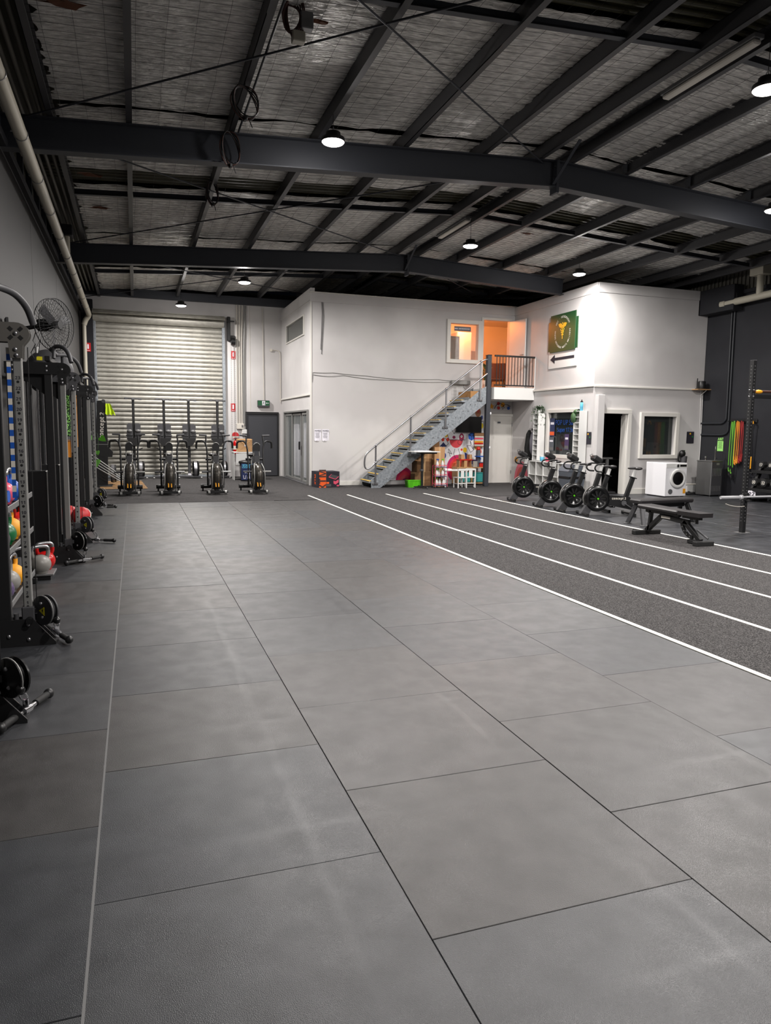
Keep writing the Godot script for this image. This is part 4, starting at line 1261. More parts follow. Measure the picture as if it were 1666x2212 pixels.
func left_extras() -> void:
	# wall fan
	var t := thing("wall_fan", "large black caged fan on the left wall above the cable machines", "fan", v3(-0.92, 2.86, -10.15), 0.98)
	t.scale = Vector3.ONE * 0.86
	var cg := B.new()
	for z in [-0.07, 0.07]:
		cg.ring(v3(0, 0, z * 0.6), Vector3.BACK, 0.37, 0.007, 36, 5)
	for r in [0.13, 0.22, 0.3]:
		for z in [-1, 1]:
			cg.ring(v3(0, 0, z * 0.09 * sqrt(1 - r * r / 0.15)), Vector3.BACK, r, 0.0025, 30, 4)
	for i in 40:
		var a := TAU * i / 40
		for z in [-1, 1]:
			cg.tube([v3(0.06 * cos(a), 0.06 * sin(a), z * 0.095), v3(0.2 * cos(a), 0.2 * sin(a), z * 0.085), v3(0.31 * cos(a), 0.31 * sin(a), z * 0.065), v3(0.37 * cos(a), 0.37 * sin(a), z * 0.03)], 0.003, 4)
	obj("cage", cg, M.black, t)
	for i in 3:
		var a := TAU * i / 3 + 0.4
		var bl := B.new()
		var u := v3(cos(a), sin(a), 0)
		var w := v3(-sin(a), cos(a), 0)
		for k in 6:
			var r0 := 0.05 + k * 0.048
			var r1 := r0 + 0.048
			var p := [u * r0 - w * 0.05 + v3(0, 0, 0.03), u * r1 - w * 0.06 + v3(0, 0, 0.03), u * r1 + w * 0.06 - v3(0, 0, 0.02), u * r0 + w * 0.05 - v3(0, 0, 0.02)]
			bl.quad(p[0], p[1], p[2], p[3], 2)
			bl.quad(p[1] - v3(0, 0, 0.003), p[0] - v3(0, 0, 0.003), p[3] - v3(0, 0, 0.003), p[2] - v3(0, 0, 0.003), 3)
		obj("blade", bl, M.charcoal, t)
	obj("hub", B.new().cyl(v3(0, 0, -0.06), v3(0, 0, 0.1), 0.055, -1, 18), M.black, t)
	obj("motor", B.new().cyl(v3(0, 0, -0.26), v3(0, 0, -0.06), 0.09, -1, 18), M.black, t)
	obj("arm", B.new().tube([v3(0, 0, -0.22), v3(-0.1, -0.05, -0.4), v3(-0.28, -0.1, -0.62)], 0.03, 10), M.black, t)
	obj("wall_bracket", B.new().box(v3(-0.42, -0.1, -0.46), v3(0.04, 0.3, 0.2), 0.006, Basis(UP, -0.75)), M.black, t)
	var c := thing("fan_cable", "looped fan lead with white plug and yellow tag on the left wall", "cable", v3(-1.42, 2.85, -10.9))
	obj("lead", B.new().tube([v3(0.2, 0, 0), v3(0.16, -0.12, 0), v3(0.2, -0.2, 0), v3(0.25, -0.1, 0), v3(0.22, -0.3, 0), v3(0.17, -0.36, 0), v3(0.13, -0.28, 0), v3(0.19, -0.16, 0)], 0.006, 5), M.black, c)
	obj("plug", B.new().cyl(v3(0.2, -0.2, 0), v3(0.2, -0.28, 0), 0.03, 0.015), M.white, c)
	obj("tag", B.new().box(v3(0.23, -0.35, 0), v3(0.07, 0.05, 0.004)), M.warn_yellow, c)
	# ball on its wall rack
	var wr := thing("wall_ball_rack", "black two post rack under the big ball", "rack", v3(-1.25, 0, -11.6))
	for z in [-0.3, 0.3]:
		obj("post", B.new().box(v3(0, 1.03, z), v3(0.07, 2.06, 0.07), 0.005), M.powder_black, wr)
		obj("arm", B.new().bar(v3(0, 2.06, z), v3(0.62, 2.06, z), 0.05, 0.05, 0.005), M.powder_black, wr)
		obj("foot", B.new().bar(v3(-0.1, 0.03, z), v3(0.5, 0.03, z), 0.06, 0.06, 0.005), M.powder_black, wr)
	var bl := thing("exercise_ball", "large dark grey inflatable ball on top of the rack below the fan", "ball", v3(-1.14, 2.18, -11.6))
	obj("skin", B.new().ball(v3(0, 0.18, 0), 0.33, Vector3.ONE, 36), M.charcoal, bl)
	obj("valve", B.new().cyl(v3(0.19, 0.44, 0.1), v3(0.2, 0.46, 0.105), 0.012), M.black, bl)
	for q in [["leaf_dark", "mottled green and white band hanging behind the second cable machine", -0.9, 1.45, 0.62, 0.05], ["band_orange", "orange stick bundle below the mottled green band", -0.905, 1.15, 0.25, 0.05], ["band_orange", "long orange band hanging right of the numbered column on the second machine", -0.8, 1.3, 0.75, 0.03]]:
		var o := thing("hanging_band", q[1], "band", v3(q[2], q[3], -11.4))
		var hb := B.new()
		for i in 5:
			var x: float = -q[5] / 2 + q[5] * i / 4.0
			hb.cyl(v3(x, 0, 0), v3(x, q[4], 0), q[5] * 0.14, -1, 8)
		obj("strands", hb, M[q[0]], o)
		var sp := B.new()
		if q[0] == "leaf_dark":
			for i in 130:
				sp.ball(v3(R.randf_range(-0.028, 0.028), R.randf_range(0, 0.6), 0.012), 0.0075, Vector3.ONE, 6)
		else:
			sp.box(v3(0, q[4] * 0.95, 0), v3(q[5] + 0.01, 0.012, 0.02))
		stuff(obj("flecks", sp, M.lime_paper if q[0] == "leaf_dark" else M.card_dark, o))
	for i in 2:
		var m := thing("medicine_ball", ["red and white medicine ball on the floor behind the second cable machine, left one", "red and white medicine ball on the floor behind the second cable machine, right one"][i], "ball", v3(-1.06 + i * 0.2, 0, -12.9 + 0.26 * i), 0.5, "red medicine balls")
		obj("skin", B.new().ball(v3(0, 0.15, 0), 0.15, Vector3.ONE, 20), M.red, m)
		obj("stripe", B.new().ring(v3(0, 0.15, 0), v3(0.6, 0.3, 0.7), 0.146, 0.012, 24, 6), M.off_white, m)
		obj("stripe", B.new().ring(v3(0, 0.15, 0), v3(-0.6, 0.6, 0.7), 0.146, 0.012, 24, 6), M.off_white, m)
	# trailing plant
	var p := thing("trailing_plant", "bright green trailing vine leaves hanging beside the ski trainer", "plant", v3(-0.95, 1.35, -16.6))
	obj("hanging_pot", B.new().lathe([Vector2(0, 0), Vector2(0.07, 0), Vector2(0.09, 0.14), Vector2(0.08, 0.14), Vector2(0.07, 0.1), Vector2(0, 0.1)], Transform3D(), 16), M.black, p)
	obj("hanger", B.new().cyl(v3(0, 0.1, 0), v3(-0.3, 0.7, 0.0), 0.004, -1, 5), M.black, p)
	var vine := [v3(0.05, 0.13, 0.03), v3(0.2, 0.1, 0.1), v3(0.22, -0.1, 0.12), v3(0.18, -0.35, 0.1), v3(0.17, -0.6, 0.1)]
	obj("vine", B.new().tube(vine, 0.004, 5), M.leaf_dark, p)
	for q in [[0.26, 0.02, 0.075, 0.9], [0.14, 0.03, 0.06, -0.9], [0.19, -0.27, 0.05, 0.15], [0.17, -0.46, 0.085, 0.0]]:
		var l := B.new()
		var sz: float = q[2]
		var hs := [Vector2(0, 0), Vector2(0.5, 0.22), Vector2(0.85, 0.05), Vector2(0.9, -0.45), Vector2(0.55, -1.15), Vector2(0, -1.9), Vector2(-0.55, -1.15), Vector2(-0.9, -0.45), Vector2(-0.85, 0.05), Vector2(-0.5, 0.22)]
		l.prism(hs.map(func(h): return h * sz), 0.003, Transform3D(Basis(Vector3.BACK, q[3]) * Basis(Vector3.RIGHT, -0.25), v3(q[0], q[1], 0.12)))
		obj("leaf", l, M.leaf, p)
	# standing ski trainer
	var k := thing("ski_trainer", "tall black standing ski machine with white lettering, left of the roller door", "gym machine", v3(-0.85, 0, -20.85))
	obj("tower", B.new().prism([Vector2(-0.2, 0.02), Vector2(0.13, 0.02), Vector2(0.16, 1.15), Vector2(0.13, 2.24), Vector2(0.05, 2.28), Vector2(-0.08, 2.27), Vector2(-0.14, 1.2)], 0.16, at(0, 0, 0)), M.black, k)
	obj("shroud", B.new().prism([Vector2(0.12, 1.1), Vector2(0.28, 0.92), Vector2(0.26, 0.78), Vector2(0.1, 0.78)], 0.14), M.black, k)
	obj("top_pulley", B.new().cyl(v3(0.08, 2.26, -0.09), v3(0.08, 2.26, 0.09), 0.05, -1, 16), M.charcoal, k)
	text("lettering", "concept 2", 0.11, Transform3D(Basis(Vector3.BACK, PI / 2 - 0.06), v3(0.02, 1.62, 0.082)), M.off_white, k, true)
	obj("rivet_row", B.new().box(v3(0.02, 1.12, 0.082), v3(0.3, 0.012, 0.004)), M.tube_grey, k)
	obj("base_plate", B.new().box(v3(0, 0.02, 0.1), v3(0.5, 0.03, 0.7), 0.006), M.black, k)
	var fw := obj("flywheel", B.new().cyl(v3(0.2, 0.32, -0.3), v3(0.34, 0.32, -0.3), 0.24, -1, 28), M.black, k)
	obj("flywheel_guard", B.new().cyl(v3(0.22, 0.32, -0.3), v3(0.3, 0.32, -0.3), 0.247, -1, 28, false), M.steel, fw)
	var hv := thing("hi_vis_vest", "bright yellow high visibility cloth hanging on the ski machine's top", "vest", v3(-0.69, 1.98, -20.76))
	var hb := B.new()
	for row in 5:
		for i in 8:
			var wv := func(j: int, r: int) -> Vector3:
				var f := j / 8.0 - 0.5
				var wd: float = [0.12, 0.15, 0.16, 0.19, 0.22, 0.25][r]
				return v3(0.03 + f * wd + 0.012 * r, 0.22 - r * 0.055 - (0.02 * (j % 3) if r == 5 else 0.0), 0.02 + 0.03 * sin(j * 1.7 + r * 0.4) * (0.3 + r * 0.15))
			hb.quad(wv.call(i, row + 1), wv.call(i + 1, row + 1), wv.call(i + 1, row), wv.call(i, row), 2)
	obj("cloth", hb, M.hivis, hv)
	var st := thing("tube_frame", "slanting frame of four grey tubes between ski machine and first air bike", "frame", v3(-0.7, 0, -20.3))
	for i in 4:
		obj("tube", B.new().cyl(v3(-0.42, 0.88 - i * 0.085, -0.1 + i * 0.02), v3(0.42, 0.24 - i * 0.05, -0.1 + i * 0.02), 0.014), M.tube_grey, st)
	obj("end_bracket", B.new().bar(v3(0.42, 0.27, -0.1), v3(0.42, 0.0, 0.0), 0.05, 0.05, 0.004), M.black, st)
	obj("end_bracket", B.new().bar(v3(-0.42, 0.93, -0.1), v3(-0.42, 0.0, -0.04), 0.05, 0.05, 0.004), M.black, st)
	var sl := thing("slatted_platform", "low platform of pale wooden slats under the ski machine", "platform", v3(-0.3, 0, -21.0))
	for i in 7:
		obj("slat", B.new().box(v3(-0.02 * i, 0.014, 1.2 - i * 0.42), v3(1.15, 0.012, 0.14), 0.002), M.wood_pale, sl)
	for x in [-0.5, 0.0, 0.4]:
		obj("bearer", B.new().box(v3(x - 0.06, 0.004, 0.0), v3(0.08, 0.008, 2.6)), M.black, sl)
	# drain pipes under the eaves
	var dp := thing("drain_pipe", "long cream drain pipe running along the left wall under the eaves", "pipe", v3(-1.19, 0, 0))
	var a := v3(0.04, 4.97, -6.0)
	var e := v3(-0.02, 4.92, -23.86)
	obj("run", B.new().cyl(a + v3(0, 0.06, 6), e, 0.075, -1, 18), M.pipe_cream, dp)
	for i in 14:
		var q := (a + v3(0, 0.04, 4)).lerp(e, i / 14.0)
		obj("strap", B.new().ring(q, v3(0, 0, 1), 0.077, 0.006, 18, 5).box(q + v3(-0.09, 0.03, 0), v3(0.04, 0.02, 0.02)), M.steel, dp)
	obj("elbow", B.new().tube([e, e + v3(-0.03, -0.06, -0.06), e + v3(-0.1, -0.16, -0.09), e + v3(-0.15, -0.3, -0.1)], 0.078, 14), M.pipe_cream, dp)
	obj("down_pipe", B.new().cyl(v3(-0.17, 0, -23.96), v3(-0.17, 4.65, -23.96), 0.06, -1, 16), M.pipe_cream, dp)
	obj("branch", B.new().cyl(v3(0.0, 4.94, -16.1), v3(0.0, 5.4, -16.1), 0.07, -1, 16), M.pipe_cream, dp)
	obj("rain_head", B.new().box(v3(-0.02, 5.42, -16.1), v3(0.3, 0.2, 0.34), 0.01), M.wall_dark, dp)
	dp = thing("drain_pipe", "short cream drain pipe with open end high on the right dark wall", "pipe", v3(14.2, 4.88, -14.0))
	obj("run", B.new().cyl(v3(0, -0.02, -1.0), v3(0, 0.08, 5), 0.085, -1, 18), M.pipe_cream, dp)
	obj("cap", B.new().cyl(v3(0, -0.02, -1.08), v3(0, -0.02, -0.92), 0.095, -1, 18), M.pipe_cream, dp)
	obj("branch", B.new().cyl(v3(0, 0.04, 0.1), v3(0, 0.5, 0.1), 0.08, -1, 16), M.pipe_cream, dp)
	obj("rain_head", B.new().box(v3(0, 0.6, 0.1), v3(0.3, 0.24, 0.4), 0.01), M.pipe_cream, dp)
	obj("hanger", B.new().ring(v3(0, 0.12, -0.8), Vector3.RIGHT, 0.2, 0.008, 20, 5).cyl(v3(0, 0.1, -0.85), v3(0, 0.45, -0.85), 0.008), M.black, dp)
	# cable coils in the roof
	var cc := [[1.33, 5.42, -9.1, 0.17, 0.19, "coil of dark cable hanging from the purlin in front of the nearer rafter"], [1.33, 5.38, -10.5, 0.14, 0.23, "coil of black cable hanging across the face of the nearer rafter"], [1.33, 5.5, -12.9, 0.1, 0.2, "small coil of black cable hanging between the two rafters"]]
	for q in cc:
		var o := thing("cable_coil", q[5], "cable", v3(q[0], q[1], q[2]), 0.15, "coiled cables under the roof")
		for i in 5:
			var ps := []
			for j in 22:
				var g := TAU * j / 22.0
				ps.append(v3(q[3] * (1.0 - 0.05 * i) * cos(g + 0.1 * i), q[4] * (1.0 - 0.03 * i) * sin(g), 0.03 * sin(g * 2 + i) + 0.012 * i - 0.02))
			obj("turn", B.new().tube(ps, 0.0075, 5, true), M.black if i % 3 else M.brown_leather, o)
		obj("tie", B.new().box(v3(0, -q[4] + 0.01, 0), v3(0.035, 0.05, 0.08), 0.006), M.black, o)
		obj("tail", B.new().tube([v3(q[3] * 0.3, -q[4], 0), v3(q[3] * 0.5, -q[4] - 0.08, 0.01)], 0.006, 5).cyl(v3(0, q[4], 0), v3(0.02, 0.22 + q[4], 0), 0.006, -1, 5), M.black, o)
	var jb := thing("junction_boxes", "brown cable tangle with two pale junction boxes at the top photo edge", "wiring", v3(1.62, 5.62, -7.7))
	obj("box", B.new().box(v3(0.13, 0.08, 0.0), v3(0.13, 0.16, 0.1), 0.008), M.grey_paint, jb)
	obj("box", B.new().box(v3(0.04, -0.1, 0.03), v3(0.13, 0.1, 0.1), 0.008), M.pipe_cream, jb)
	for i in 6:
		var ps := []
		for j in 16:
			var g := TAU * j / 16.0
			ps.append(v3(-0.03 + 0.09 * cos(g) + 0.01 * i, 0.1 + (0.12 + 0.02 * i) * sin(g), 0.03 * cos(g * 2 + i)))
		obj("cable", B.new().tube(ps, 0.009, 5, true), M.brown_leather, jb)
	tag(obj("blue_conduit", B.new().cyl(v3(1.44, 5.62, -6.4), v3(1.44, 5.61, -10.5), 0.014, -1, 8), M.pipe_dark, self), "thin blue grey conduit clipped along the purlin beside the coils", "conduit")
	for q in [[8.4, -7.35, "dusty fluorescent batten fitting under the ridge purlin at upper right"], [6.5, -14.6, "dusty fluorescent batten fitting under the ridge near the far rafter"]]:
		var fb := thing("batten_light", q[2], "light", v3(6.5, 5.86, q[1]), 0.0, "unlit fluorescent battens under the ridge")
		obj("tray", B.new().box(v3(0, 0.03, 0), v3(0.14, 0.05, 1.5), 0.006), M.grey_paint, fb)
		obj("diffuser", B.new().box(v3(0, -0.02, 0), v3(0.11, 0.05, 1.46), 0.015), M.off_white, fb)

func fire_sign(p: Vector3, label: String) -> void:
	var t := thing("fire_sign", label, "sign", p, 0.0, "")
	obj("plate", B.new().box(V0, v3(0.15, 0.26, 0.006), 0.002), M.red, t)
	obj("extinguisher_mark", B.new().prism([Vector2(-0.022, -0.07), Vector2(0.022, -0.07), Vector2(0.022, 0.05), Vector2(0.008, 0.075), Vector2(-0.008, 0.075), Vector2(-0.022, 0.05)], 0.003, at(0, 0.02, 0.0045)), M.paper, t)
	obj("caption_line", B.new().box(v3(0, -0.1, 0.0045), v3(0.1, 0.012, 0.002)), M.paper, t)

func back_wall_things() -> void:
	fire_sign(v3(-1.27, 3.97, -24.03), "red fire extinguisher sign on the dark column left of the roller door")
	fire_sign(v3(3.08, 3.94, -24.19), "upper red fire extinguisher sign right of the roller door")
	fire_sign(v3(3.06, 2.26, -24.19), "lower red fire extinguisher sign right of the roller door")
	var t := thing("round_sign", "round red fire sign above the extinguisher right of the roller door", "sign", v3(3.12, 1.34, -24.19))
	obj("disc", B.new().cyl(v3(0, 0, -0.005), v3(0, 0, 0.004), 0.13, -1, 28), M.off_white, t)
	obj("red_half", B.new().prism(arc2(0.12, -0.1, PI + 0.1, 16), 0.004, at(0, 0, 0.006)), M.red, t)
	obj("band", B.new().box(v3(0, -0.09, 0.006), v3(0.14, 0.025, 0.004)), M.red, t)
	t = thing("exit_sign", "green running man exit sign over the dark door", "sign", v3(4.04, 2.4, -24.14))
	obj("case", B.new().box(v3(0, 0, 0), v3(0.4, 0.22, 0.08), 0.012), M.charcoal, t)
	obj("face", B.new().box(v3(0, 0.02, 0.041), v3(0.38, 0.15, 0.004)), M.sign_green, t)
	obj("white_door", B.new().box(v3(0.0, 0.02, 0.044), v3(0.1, 0.14, 0.002)), M.paper, t)
	var rm := B.new()
	rm.ball(v3(0.005, 0.068, 0.047), 0.012, v3(1, 1, 0.3), 10)
	for q in [[0.0, 0.055, -0.005, 0.015, 0.014], [0.0, 0.045, 0.03, 0.03, 0.008], [0.0, 0.045, -0.03, 0.025, 0.008], [-0.005, 0.015, 0.025, -0.01, 0.01], [0.025, -0.01, 0.015, -0.035, 0.009], [-0.005, 0.015, -0.025, -0.012, 0.01], [-0.025, -0.012, -0.045, -0.015, 0.008]]:
		rm.bar(v3(q[0], q[1], 0.047), v3(q[2], q[3], 0.047), q[4], 0.003, 0.0, Vector3.BACK)
	obj("running_figure", rm, M.sign_green, t)
	obj("arrow", B.new().prism([Vector2(0.07, 0.02), Vector2(0.1, 0.045), Vector2(0.1, 0.027), Vector2(0.17, 0.027), Vector2(0.17, 0.013), Vector2(0.1, 0.013), Vector2(0.1, -0.005)], 0.003, at(0, 0, 0.044)), M.paper, t)
	tag(obj("conduit", B.new().cyl(v3(4.06, 2.5, -24.17), v3(4.03, 5.5, -24.17), 0.012, -1, 8), M.off_white, self), "single thin conduit running up the wall from the exit sign", "conduit")
	var cx := [3.2, 3.27, 3.34, 3.42]
	for i in 4:
		tag(obj("conduit", B.new().tube([v3(cx[i], 1.68, -24.165), v3(cx[i], 4.0, -24.165), v3(cx[i] + 0.02 * i, 5.52, -24.165)], 0.02 if i < 3 else 0.028, 8), M.off_white if i < 3 else M.tube_grey, self), ["leftmost of four conduits right of the roller door", "second of four conduits right of the roller door", "third of four conduits right of the roller door", "thick grey conduit beside the dark door, rightmost of four"][i], "conduit", "conduits right of the roller door")
	t = thing("switch_box", "cream switch boxes with short bent conduit beside the dark door", "switch", v3(3.28, 1.6, -24.16))
	obj("box", B.new().box(v3(0, 0.05, 0), v3(0.24, 0.18, 0.1), 0.01), M.off_white, t)
	obj("box", B.new().box(v3(0.13, -0.12, 0), v3(0.16, 0.14, 0.09), 0.01), M.white, t)
	obj("switch", B.new().box(v3(0.06, 0.06, 0.055), v3(0.05, 0.07, 0.02), 0.004), M.grey_paint, t)
	obj("bend", B.new().tube([v3(0.05, -0.05, 0), v3(0.05, -0.22, 0), v3(0.1, -0.27, 0), v3(0.16, -0.25, 0)], 0.014, 8), M.off_white, t)
	# hoist chain of the roller door
	var ch := B.new()
	for x in [0.0, 0.12]:
		for i in 110:
			ch.box(v3(x, 0.65 + i * 0.034, 0), v3(0.016 if i % 2 else 0.006, 0.03, 0.006 if i % 2 else 0.016))
	t = thing("hoist_chain", "long galvanised hand chain hanging beside the roller door", "chain", v3(3.0, 0, -24.08))
	stuff(obj("chain_links", ch, M.tube_grey, t))
	t = thing("wall_pipe", "thin white pipe with round fitting bent along the wall near the corner", "pipe", v3(4.3, 4.15, -24.17))
	obj("fitting", B.new().cyl(v3(0, 0, -0.02), v3(0, 0, 0.03), 0.05, -1, 16), M.off_white, t)
	obj("pipe", B.new().tube([v3(0.03, 0, 0), v3(0.2, 0, 0), v3(0.3, -0.08, 0), v3(0.31, -0.4, 0), v3(0.31, -1.7, 0)], 0.013, 8), M.off_white, t)
	t = thing("fire_extinguisher", "red fire extinguisher on the wall behind the wicker basket", "extinguisher", v3(3.1, 0.75, -23.95))
	obj("cylinder", B.new().lathe([Vector2(0, 0), Vector2(0.085, 0.0), Vector2(0.09, 0.03), Vector2(0.09, 0.36), Vector2(0.07, 0.42), Vector2(0.03, 0.45), Vector2(0, 0.45)], Transform3D(), 22), M.red_gloss, t)
	obj("label_band", B.new().cyl(v3(0, 0.15, 0), v3(0, 0.27, 0), 0.0915, -1, 22, false), M.off_white, t)
	obj("valve", B.new().cyl(v3(0, 0.45, 0), v3(0, 0.5, 0), 0.025).box(v3(0.03, 0.52, 0), v3(0.14, 0.02, 0.03), 0.004), M.black, t)
	obj("hose", B.new().tube([v3(0, 0.48, 0.03), v3(0.08, 0.48, 0.06), v3(0.13, 0.38, 0.05), v3(0.12, 0.1, 0.04)], 0.013, 8), M.black, t)
	# tubs, basket and towel bin
	t = thing("white_shelf_unit", "white plastic shelf unit behind the towel bin", "shelf unit", v3(3.13, 0, -22.75))
	obj("side", B.new().box(v3(-0.27, 0.42, 0), v3(0.02, 0.84, 0.5), 0.004).box(v3(0.27, 0.42, 0), v3(0.02, 0.84, 0.5), 0.004), M.white, t)
	obj("top", B.new().box(v3(0, 0.85, 0), v3(0.58, 0.03, 0.52), 0.006), M.white, t)
	obj("front_panel", B.new().box(v3(0.03, 0.64, 0.24), v3(0.5, 0.36, 0.02), 0.004), M.white, t)
	obj("shelf", B.new().box(v3(0, 0.42, 0), v3(0.53, 0.02, 0.48), 0.003), M.white, t)
	t = thing("wicker_basket", "square woven straw basket standing on the white shelf unit", "basket", v3(3.2, 0.865, -22.75))
	var wb := obj("body", B.new().box(v3(0, 0.2, 0), v3(0.44, 0.4, 0.36), 0.02), M.card, t)
	for i in 9:
		obj("weave_band", B.new().box(v3(0, 0.025 + i * 0.044, 0), v3(0.452, 0.026, 0.372), 0.008), M.tape, wb)
	obj("cord_cross", B.new().bar(v3(-0.2, 0.03, 0.19), v3(0.2, 0.37, 0.19), 0.012, 0.008).bar(v3(-0.2, 0.37, 0.19), v3(0.2, 0.03, 0.19), 0.012, 0.008), M.wood_pale, t)
	obj("tag", B.new().box(v3(0, 0.2, 0.2), v3(0.03, 0.06, 0.006)), M.paper, t)
	t = thing("towel_bin", "dark round bin with blue USED label showing a figure dropping rubbish", "bin", v3(3.2, 0, -22.15))
	obj("drum", B.new().lathe([Vector2(0, 0), Vector2(0.2, 0), Vector2(0.23, 0.55), Vector2(0.0, 0.55)], Transform3D(), 28), M.charcoal, t)
	obj("lid", B.new().lathe([Vector2(0.25, 0.53), Vector2(0.26, 0.56), Vector2(0.25, 0.6), Vector2(0.15, 0.63), Vector2(0, 0.64)], Transform3D(), 28), M.black, t)
	var lb := Transform3D(Basis(Vector3.RIGHT, 0.05), v3(-0.03, 0.29, 0.222))
	obj("label", B.new().box(v3(0, 0, 0), v3(0.36, 0.5, 0.012), 0.003), M.navy, t).transform = lb
	obj("label_heading", B.new().box(v3(0, 0.17, 0.007), v3(0.31, 0.11, 0.004)), M.sky_blue, t).transform = lb
	text("lettering", "USED", 0.085, lb * at(-0.01, 0.17, 0.011), M.navy, t, true)
	var fg := B.new()
	fg.ball(v3(0.03, 0.055, 0.009), 0.03, v3(1, 1, 0.15), 12)
	for q in [[0.03, 0.025, 0.04, -0.08, 0.065], [0.025, -0.08, 0.015, -0.21, 0.03], [0.05, -0.08, 0.06, -0.21, 0.03], [0.02, 0.01, -0.05, -0.03, 0.02], [-0.05, -0.03, -0.1, -0.01, 0.018]]:
		fg.bar(v3(q[0], q[1], 0.009), v3(q[2], q[3], 0.009), q[4], 0.004, 0.0, Vector3.BACK)
	fg.bar(v3(-0.12, -0.1, 0.009), v3(-0.105, -0.21, 0.009), 0.012, 0.004, 0.0, Vector3.BACK).bar(v3(-0.04, -0.1, 0.009), v3(-0.055, -0.21, 0.009), 0.012, 0.004, 0.0, Vector3.BACK).box(v3(-0.08, -0.205, 0.009), v3(0.05, 0.012, 0.004))
	obj("figure_mark", fg, M.paper, t).transform = lb

func arc2(r: float, a0: float, a1: float, n: int) -> Array:
	var ps := []
	for i in n + 1:
		var t := lerpf(a0, a1, float(i) / n)
		ps.append(Vector2(r * cos(t), r * sin(t)))
	return ps

